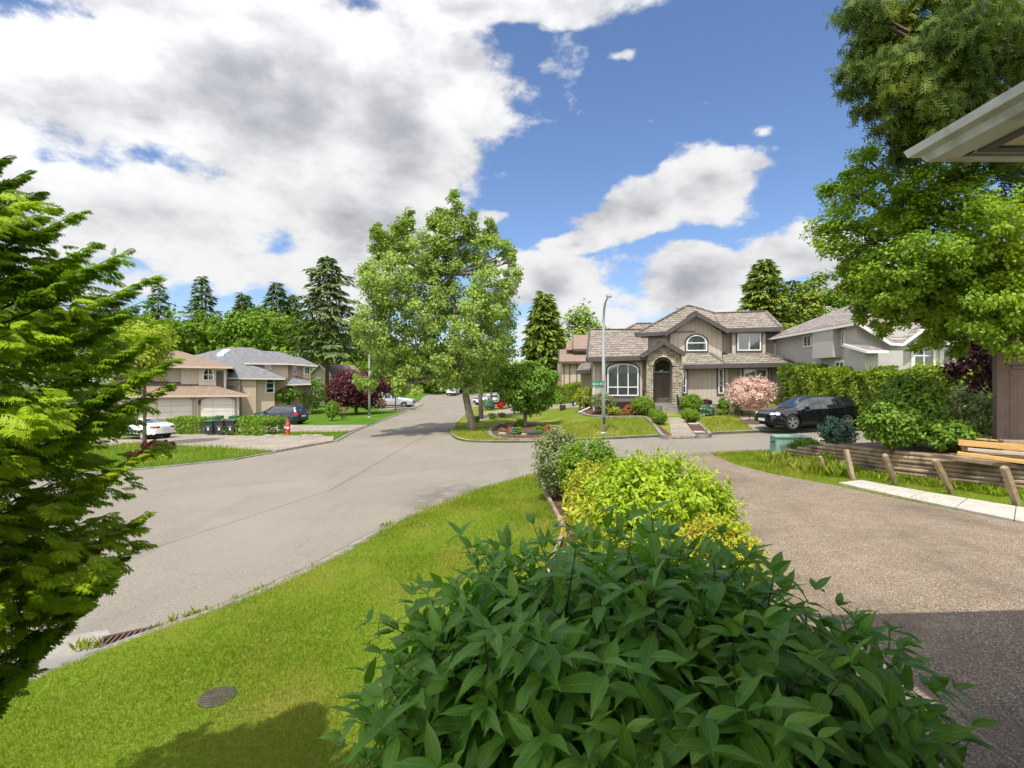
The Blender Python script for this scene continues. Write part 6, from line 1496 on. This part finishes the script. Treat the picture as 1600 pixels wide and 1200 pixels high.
lb = G3(943, 677, z_main); LR = lamp('tall galvanised lamp post with a green street sign on the corner lawn', lb, (677 - 473) / F * lb[1], (-.05, -1), 1.9)
zS = CZ + (600 - 600) / F * lb[1] - lb[2]; sc = lb[1] / F
mb = MB(); mb.box(-18 * sc, -.13, zS - 3.6 * sc, -2 * sc, -.10, zS + 3.6 * sc); sg = mb.build('street_sign', M['sign'], LR)
cu = bpy.data.curves.new('sign_text', 'FONT'); cu.body = '160 A ST'; cu.size = .155; cu.align_x = 'CENTER'; cu.align_y = 'CENTER'; cu.extrude = .002
to = bpy.data.objects.new('t', cu); me = bpy.data.meshes.new_from_object(to); bpy.data.objects.remove(to)
st = link('lettering', me, M['sign_w'], sg); st.rotation_euler = (R(90), 0, 0); st.location = (-10.2 * sc, -.134, zS)
mb = MB(); mb.box(-3 * sc, -.14, zS - 4 * sc, .02, -.06, zS - 3 * sc); mb.box(-3 * sc, -.14, zS + 3 * sc, .02, -.06, zS + 4 * sc); mb.build('sign_bracket', M['metal_d'], LR)
lb = G3(577, 652, z_left); lamp('curved galvanised lamp post in front of the plum tree', lb, (652 - 541) / F * lb[1], (1, -.25), 1.5)

def hydrant():
    b = G3(450, 679, z_left); r = thing('fire_hydrant', 'red fire hydrant on the grass strip between the two left driveways', 'fire hydrant', b, R(20)); r.scale = (1.12,) * 3
    mb = MB(); mb.lathe([(.17, 0), (.17, .05), (.12, .05), (.115, .45), (.15, .47), (.15, .51), (.12, .52), (.13, .60), (.11, .68), (.06, .74), (.035, .75), (.035, .80), (0, .80)], (0, 0, 0), 18); mb.build('barrel', M['hydrant'], r, smooth=False)
    for a in (0, math.pi, -math.pi / 2):
        mb = MB(); rr_ = .075 if a == -math.pi/2 else .055; d = Vector((math.cos(a), math.sin(a), 0)); mb.tube([d * .08 + Vector((0, 0, .42)), d * .19 + Vector((0, 0, .42))], rr_, 12); mb.tube([d * .19 + Vector((0, 0, .42)), d * .215 + Vector((0, 0, .42))], rr_ * 1.15, 6); mb.build('nozzle', M['hyd_w'], r)
hydrant()
def bin_(px, pyb, lid, label, dY=0, rz=0):
    x, y = P(px, pyb, z_left); y += dY; x = (px - 800) / F * y; r = thing('wheeled_bin', label, 'bin', (x, y, z_left(x, y) + .02), R(rz), 'wheeled bins around the left hedge')
    mb = MB(); mb.slab([(-.25, -.27, .08), (.25, -.27, .08), (.25, .25, .08), (-.25, .25, .08)], .01, (0, 0, -1))
    lo = [(-.25, -.27, .07), (.25, -.27, .07), (.25, .25, .07), (-.25, .25, .07)]; hi = [(-.31, -.36, .98), (.31, -.36, .98), (.31, .33, .98), (-.31, .33, .98)]
    mb.faces(lo + hi, [(0,1,2,3)[::-1], (4,5,6,7), (0,1,5,4), (1,2,6,5), (2,3,7,6), (3,0,4,7)]); mb.build('body', M['bin'], r, bevel=.025)
    mb = MB(); mb.slab([(-.33, -.40, 1.0), (.33, -.40, 1.0), (.33, .36, 1.06), (-.33, .36, 1.06)], .05, (0, 0, -1)); mb.bar((-.25, .40, 1.02), (.25, .40, 1.02), .04, .04); mb.build('lid', M[lid], r, bevel=.015)
    for s in (-1, 1): mb = MB(); mb.lathe([(0, -.03), (.11, -.03), (.12, -.01), (.12, .02), (.09, .03), (0, .03)], (s * .28, .27, .12), 16, 'y'); w = mb.build('wheel', M['tyre'], r)
    mb = MB(); mb.box(-.12, -.325, .55, .12, -.318, .80); mb.build('label_plate', M['conc_d'], r); mb = MB(); mb.box(-.05, -.315, .35, .05, -.305, .5); mb.build('mark', M['sign_w'], r)
bin_(329, 680, 'bin_green', 'grey bin with green lid, leftmost of the row of three'); bin_(346, 680, 'bin', 'grey bin with dark lid, middle of the row of three'); bin_(363, 680, 'bin_blue', 'grey bin with blue lid, rightmost of the row of three')
bin_(341, 676, 'bin_blue', 'bin showing only its blue lid behind the hedge before the garage', 4.5); bin_(367, 676, 'bin_green', 'bin showing only its green lid behind the hedge before the garage', 4.5)

def ubox():
    b = G3(1212, 717, z_own); r = thing('utility_box', 'pale green metal utility box at the end of the timber wall', 'utility box', b, R(-14))
    mb = MB(); w, d, h = 1.12, .95, .74; p = [(0, 0, .05), (w, 0, .05), (w, d, .05), (0, d, .05), (.03, .03, h), (w - .03, .03, h), (w - .03, d, h + .03), (.03, d, h + .03)]
    mb.faces(p, [(0,3,2,1), (4,5,6,7), (0,1,5,4), (1,2,6,5), (2,3,7,6), (3,0,4,7)]); mb.build('cabinet', M['green_box'], r, bevel=.015)
    mb = MB(); mb.box(.0, -.01, h - .02, w, d + .02, h + .012); o = mb.build('lid', M['green_box'], r, bevel=.01); mb = MB(); mb.box(-.12, -.12, -.1, w + .12, d + .1, .05); mb.build('pad', M['conc_d'], r)
    mb = MB(); mb.box(-.05, .3, .52, -.0, .42, .57); mb.build('latch', M['metal_d'], r)
ubox()

# timber retaining wall
def timber_wall():
    r = thing('timber_wall', 'weathered timber retaining wall with leaning posts on the right', 'wall', (z_wall_base(12), 12, z_own(z_wall_base(12), 12))); rr = random.Random(3); O = Vector(r.location)
    n = 7; y0, y1 = 6.0, 17.5
    for k in range(n):
        y = y1 - (0 if k < 4 else (k - 3) * .45) 
        while y > y0:
            ln = rr.uniform(2.2, 3.4); ya = y; yb = max(y0, y - ln)
            za = z_own(z_wall_base(ya), ya) + .105 * k + .05; zb = z_own(z_wall_base(yb), yb) + .105 * k + .05; j = rr.uniform(-.015, .02)
            mb = MB(); mb.tube([(z_wall_base(ya) + j + .02 * k * .4, ya - .008, za), (z_wall_base(yb) + j + .02 * k * .4, yb + .008, zb)], .056, 9); w = mb.build('timber', M['wood_grey'], r); w.location = -O; y = yb
    for (px0, py0, px1, py1) in ((1337, 750, 1323, 702), (1405, 757, 1388, 711), (1495, 771, 1467, 719), (1597, 791, 1575, 730), (1294, 740, 1284, 713)):
        b = Vector(G3(px0, py0, z_own)); zt = b.z + (.78 if px0 > 1300 else .5); k = (px1 - 800) / F; Yt_ = (zt - CZ) / ((600 - py1) / F); t = Vector((k * Yt_, Yt_, zt)); d = t - b; t = b + d * min(1, 1.1 / d.length)
        t = Vector((t.x, b.y + (t.y - b.y) * .85, t.z)); mb = MB(); mb.bar(b - Vector((.05, 0, .1)), t - Vector((.05, 0, 0)), .12, .10, (1, 0, 0)); w = mb.build('post', M['wood_post'], r, bevel=.01); w.location = -O
timber_wall()
# white paving slabs along the drive
for k in range(6):
    a0, a1 = k / 6 * 1.45, (k + .985) / 6 * 1.45
    def ln(a, b, t): A = P(*a, z_own); B = P(*b, z_own); return (A[0] + (B[0] - A[0]) * t, A[1] + (B[1] - A[1]) * t)
    q = [ln((1310, 757), (1600, 820), a0), ln((1310, 757), (1600, 820), a1), ln((1346, 753), (1600, 797), a1), ln((1346, 753), (1600, 797), a0)]
    c = (sum(p[0] for p in q) / 4, sum(p[1] for p in q) / 4); z = z_own(*c); mb = MB(); mb.slab([(p[0] - c[0], p[1] - c[1], z_own(*p) - z + .055) for p in q], .08, (0, 0, -1))
    o = mb.build('paving_slab', M['slab'], None, bevel=.006); o.location = (c[0], c[1], z)
    tag(o, ('pale paving slab beside the driveway, nearest the utility box', 'second pale paving slab from the far end of the row', 'third pale paving slab from the far end of the row', 'fourth pale paving slab from the far end of the row', 'fifth pale paving slab, at the right edge of the picture', 'last paving slab just outside the right edge of the picture')[k], 'paving slab', 'pale slabs along the driveway')

# fence panel, lumber, sleepers
def fence_panel():
    b = Vector((12.35, 13.35, 0)); b.z = z_terr(b.x, b.y); r = thing('fence', 'dark brown framed wooden fence panel at the right edge', 'fence', b, R(-14)); H = at(0, 552, 13.35).z - b.z
    mb = MB(); mb.box(-.06, -.08, -.3, .12, .10, H + .04); mb.build('post', M['fence_p'], r, bevel=.008)
    mb = MB(); mb.box(2.5, -.08, -.3, 2.66, .10, H + .04); mb.build('post', M['fence_p'], r, bevel=.008)
    mb = MB(); mb.box(.12, 0, -.02, 2.5, .04, H - .14); mb.build('panel', M['fence'], r)
    mb = MB()
    for (a, b_, c, d, t) in ((.12, .22, 0, H - .14, .05), (.12, 2.5, H - .30, H - .14, .05), (.12, 2.5, 0, .12, .05), (.24, .31, .12, H - .32, .03), (.22, 2.4, H - .40, H - .32, .03)): mb.box(a, -t, c, b_, -.001, d)
    mb.build('frame', M['fence_p'], r); mb = MB(); mb.box(.12, -.09, H - .14, 2.5, .12, H - .09); mb.build('cap_rail', M['fence_p'], r)
fence_panel()
def plank(label, a, b, w, h, m):
    A = Vector(a); B = Vector(b); mb = MB(); mb.bar(Vector((0, 0, 0)), B - A, w, h); o = mb.build('plank', M[m], None, bevel=.004); o.location = A; tag(o, label, 'plank', 'loose planks on the terrace')
def TP(px, py, Y, dz=0): v = at(px, py, Y); return (v.x, v.y, v.z + dz)
plank('orange brown plank on top of the pile behind the timber wall', TP(1497, 691, 12.8), TP(1625, 702, 12.0), .16, .13, 'wood_new')
plank('wide orange plank lying lowest beside the wall edge', TP(1496, 708, 12.0), TP(1640, 727, 11.0), .20, .07, 'wood_new')
plank('grey weathered plank between the two orange ones', TP(1512, 702, 12.5), TP(1640, 713, 11.6), .20, .06, 'wood_pale')
plank('thin reddish stake lying at the back of the pile', TP(1509, 684, 13.2), TP(1566, 689, 12.9), .06, .04, 'wood_new')
plank('short block supporting the plank ends', TP(1503, 700, 12.9), TP(1520, 701, 12.8), .12, .12, 'wood_new')
plank('long grey board resting along the top of the timber wall', TP(1458, 712, 12.9), TP(1640, 735, 10.9), .14, .09, 'wood_grey')
plank('dark short log lying behind the pile of planks', TP(1464, 702, 13.4), TP(1500, 704, 13.2), .10, .08, 'bark_b') if False else None
def sleeper():
    a = at(1568, 690, 12.7); r = thing('sleeper_stack', 'short stack of brown sleepers in front of the fence panel', 'timber stack', (a.x, a.y, z_terr(a.x, a.y)), R(-12))
    for k in range(2): mb = MB(); mb.box(0, 0, .0 + .17 * k, 1.6, .2, .165 + .17 * k); mb.build('sleeper', M['wood_grey'] if k == 0 else M['wood_post'], r, bevel=.008)
sleeper()

# drain grate and small cover
def grate():
    b = G3(207, 997, G); r = thing('drain_grate', 'rusty slotted storm drain grate in the gutter at lower left', 'drain grate', (b[0], b[1], b[2] + .012), R(33)); mb = MB(); w, d = .62, .30
    mb.box(-w/2, -d/2, 0, w/2, -d/2 + .03, .03); mb.box(-w/2, d/2 - .03, 0, w/2, d/2, .03); mb.box(-w/2, -d/2, 0, -w/2 + .03, d/2, .029); mb.box(w/2 - .03, -d/2, 0, w/2, d/2, .029); mb.build('frame', M['rust'], r)
    for k in range(9): x = -w/2 + .06 + k * .06; mb = MB(); mb.bar((x - .03, -d/2 + .02, .013), (x + .05, d/2 - .02, .013), .026, .022); mb.build('bar', M['rust'], r)
    mb = MB(); mb.box(-w/2, -d/2, -.02, w/2, d/2, .001); mb.build('pit', M['blackplastic'], r)
grate()
def cover():
    b = G3(340, 1090, z_own); r = thing('drain_cover', 'small round brown plastic cover set in the near lawn', 'cover', (b[0], b[1], b[2] + .012), 0); mb = MB(); mb.lathe([(0, .006), (.155, .006), (.165, .002), (.165, -.05)], (0, 0, 0), 28); mb.build('disc', M['pot'], r)
    mb = MB()
    for k in range(-5, 6): w = math.sqrt(.145 ** 2 - (k * .026) ** 2); mb.box(-w, k * .026 - .007, .006, w, k * .026 + .007, .011)
    mb.build('rib_pattern', M['pot'], r)
cover()

# little things by the corner house
def pot(label, px, py, w, h, m, plant=None, seed=0):
    b = G3(px, py, z_main); s = b[1] / F; r = thing('planter', label, 'planter', b); mb = MB(); mb.lathe([(0, 0), (w*s*.36, 0), (w*s*.46, h*s*.5), (w*s*.5, h*s), (w*s*.43, h*s), (w*s*.42, h*s*.9), (0, h*s*.9)], (0, 0, 0), 18); mb.build('pot', M[m], r)
    mb = MB()
    for q in (.15, .8): mb.lathe([(w*s*(.385 + .12*q), h*s*q), (w*s*(.40 + .12*q), h*s*(q + .03)), (w*s*(.40 + .12*q), h*s*(q + .09)), (w*s*(.385 + .12*q), h*s*(q + .1))], (0, 0, 0), 18)
    mb.build('hoop', M['metal_d'], r)
    if plant: crown('plant', r, M[plant], (0, 0, h*s + .42), (.42, .4, .45), 30, 24, .09, seed)
pot('half barrel planter with a small shrub at the left edge of the corner lawn', 879, 641, 10, 8, 'pot', 'l_green', 3)
pot('dark pot standing under the blossom tree', 1154, 650, 14, 9, 'pot', 'l_green', 4)
b = G3(898, 634, z_main); r = thing('recycling_box', 'small blue box by the side driveway of the corner house', 'box', b); mb = MB(); mb.box(-.22, -.17, 0, .22, .17, .36); mb.build('box', M['bin_blue'], r, bevel=.03); mb = MB(); mb.box(-.25, -.2, .33, .25, .2, .38); mb.build('rim', M['bin_blue'], r, bevel=.01); mb = MB(); mb.box(-.08, -.18, .12, .08, -.171, .26); mb.build('label_plate', M['sign_w'], r)
b = G3(1171, 658, z_main); r = thing('garden_light', 'small black garden path light in front of the blossom tree', 'garden light', b); mb = MB(); mb.tube([(0, 0, -.1), (0, 0, .35)], .015, 6); mb.build('stake', M['metal_d'], r); mb = MB(); mb.lathe([(.03, .33), (.07, .36), (.07, .44), (.11, .45), (0, .52)], (0, 0, 0), 12); mb.build('lamp_head', M['metal_d'], r)
a = Vector(G3(904, 646, z_main)); c = Vector(G3(922, 641, z_main)); mb = MB(); mb.tube([(0, 0, .08), tuple(c - a + Vector((0, 0, .22)))], .05, 6); o = mb.build('downspout_extension', M['white']); o.location = a; tag(o, 'white downspout pipe lying on the bed left of the lamp post', 'pipe')
for k, (px, py, lb_) in enumerate(((1084, 664, 'upper stepping stone in the mulch right of the front path'), (1092, 677, 'lower stepping stone in the mulch right of the front path'))):
    b = G3(px, py, z_main); mb = MB(); mb.box(-.28, -.22, 0, .28, .22, .07); o = mb.build('stepping_stone', M['slab'], None, bevel=.02); o.location = (b[0], b[1], b[2] + .03); tag(o, lb_, 'stepping stone')
def rock(label, p, s, seed):
    bm = bmesh.new(); bmesh.ops.create_icosphere(bm, subdivisions=2, radius=1); rr = random.Random(seed)
    for v in bm.verts: v.co *= rr.uniform(.8, 1.15); v.co = Vector((v.co.x * s[0], v.co.y * s[1], v.co.z * s[2] + s[2] * .5))
    me = bpy.data.meshes.new('rock'); bm.to_mesh(me); bm.free(); o = link('rock', me, M['rock']); o.location = p; tag(o, label, 'rock')
rock('pale rock between the utility box and the blue shrub', G3(1274, 697, z_own), (.55, .3, .22), 1); rock('tan rock at the left end of the corner flower bed', G3(785, 680, z_main), (.25, .2, .12), 2); rock('small rock among plants in the corner flower bed', G3(818, 681, z_main), (.15, .12, .1), 3)
for k, (px, lb_) in enumerate(((420, 'white rocks edging the grass strip left of the hydrant'), (436, 'white rock on the strip just left of the hydrant'), (478, 'pale rock on the strip right of the hydrant'), (496, 'flat pale rock near the street end of the strip'))): rock(lb_.replace('rocks', 'rock'), G3(px, 682, z_left), (.4, .2, .09), 10 + k)
def gate():
    a = at(1225, 632, 38.8); z = z_main(a.x, 38.8); r = thing('wooden_gate', 'dark brown board gate between the corner house and the tall hedge', 'gate', (a.x, 38.8, z)); H = at(0, 600, 38.8).z - z + .1
    mb = MB()
    for k in range(7): mb.box(k * .16, 0, .05, k * .16 + .15, .03, H)
    mb.build('boards', M['fence'], r); mb = MB(); mb.box(-.08, -.03, H - .02, 1.25, .06, H + .05); mb.box(0, -.04, .4, 1.12, -.001, .5); mb.build('rail', M['fence_p'], r)
    for x in (-.1, 1.15): mb = MB(); mb.box(x, -.05, -.1, x + .12, .08, H + .12); mb.build('post', M['fence_p'], r)
gate()

# ------------------------------------------------------------------ the house we stand at: eave corner with white gutter, garage wing and unseen porch roof for shade
def own_house():
    r = thing('house', 'own house whose white gutter and eave corner cut into the top right', 'house', (3.6, 0, .6)); O = Vector(r.location); prof = [(0, 0), (.015, -.045), (.06, -.06), (.085, -.10), (.20, -.115), (.20, 0), (.18, 0), (.18, -.095), (.10, -.085), (.03, -.02), (.02, 0)]
    X0, Y1, Z = 2.51, 3.365, 4.487
    mb = MB(); n = len(prof); v = []
    for q, y in ((0, -6.0), (1, Y1)):
        for (u, w) in prof: v.append((X0 + u, y - (u if q else 0), Z + w))
    mb.faces(v, [(i, (i+1) % n, n + (i+1) % n, n + i) for i in range(n)]); g = mb.build('gutter', M['gutter'], r); g.location = -O
    mb = MB(); v = []
    for q, x in ((0, X0), (1, 9.0)):
        for (u, w) in prof: v.append((x + (u if q == 0 else 0), Y1 - u, Z + w))
    mb.faces(v, [(i, n + i, n + (i+1) % n, (i+1) % n) for i in range(n)]); g = mb.build('gutter', M['gutter'], r); g.location = -O
    mb = MB(); mb.box(X0 + .20, -6, Z - .10, X0 + .25, Y1 - .2, Z + .03); mb.box(X0 + .2, Y1 - .25, Z - .10, 9, Y1 - .2, Z + .03); g = mb.build('fascia', M['gutter'], r); g.location = -O
    mb = MB(); mb.box(X0 + .25, -6, Z - .112, X0 + .31, Y1 - .31, Z - .0); mb.box(X0 + .25, Y1 - .31, Z - .112, 9, Y1 - .25, Z - .0); g = mb.build('soffit_channel', M['soffit_d'], r); g.location = -O
    mb = MB(); mb.box(X0 + .31, -6, Z - .10, 9, Y1 - .31, Z - .08); g = mb.build('soffit', M['soffit'], r); g.location = -O
    mb = MB(); e = [(X0 + .2, -6, Z + .05), (X0 + .2, Y1 - .2, Z + .05), (9, Y1 - .2, Z + .05), (9, 0, Z + 1.6), (6.2, 0, Z + 1.6), (6.2, -6, Z + 1.6)]
    mb.slab([e[0], e[1], e[4], e[5]][::-1], .04, (0, 0, 1)); mb.slab([e[1], e[2], e[3], e[4]][::-1], .04, (0, 0, 1)); g = mb.build('roof', M['shake2'], r); g.location = -O
    mb = MB(); mb.box(3.5, -6, .2, 9, 2.6, Z - .03); mb.box(-1.2, -6, .2, 3.5, -1.5, Z - .03); g = mb.build('wall', M['stucco_g'], r); g.location = -O
    mb = MB(); mb.box(-1.25, -1.6, 4.56, X0 - .03, 1.72, 4.66); g = mb.build('porch_roof', M['white'], r); g.location = -O  # unseen roof slab, sized to shade the big shrub, white for bounce light
    mb = MB(); mb.box(-1.2, -1.5, .0, 2.5, .55, .95); g = mb.build('porch_floor', M['conc_d'], r); g.location = -O
own_house()
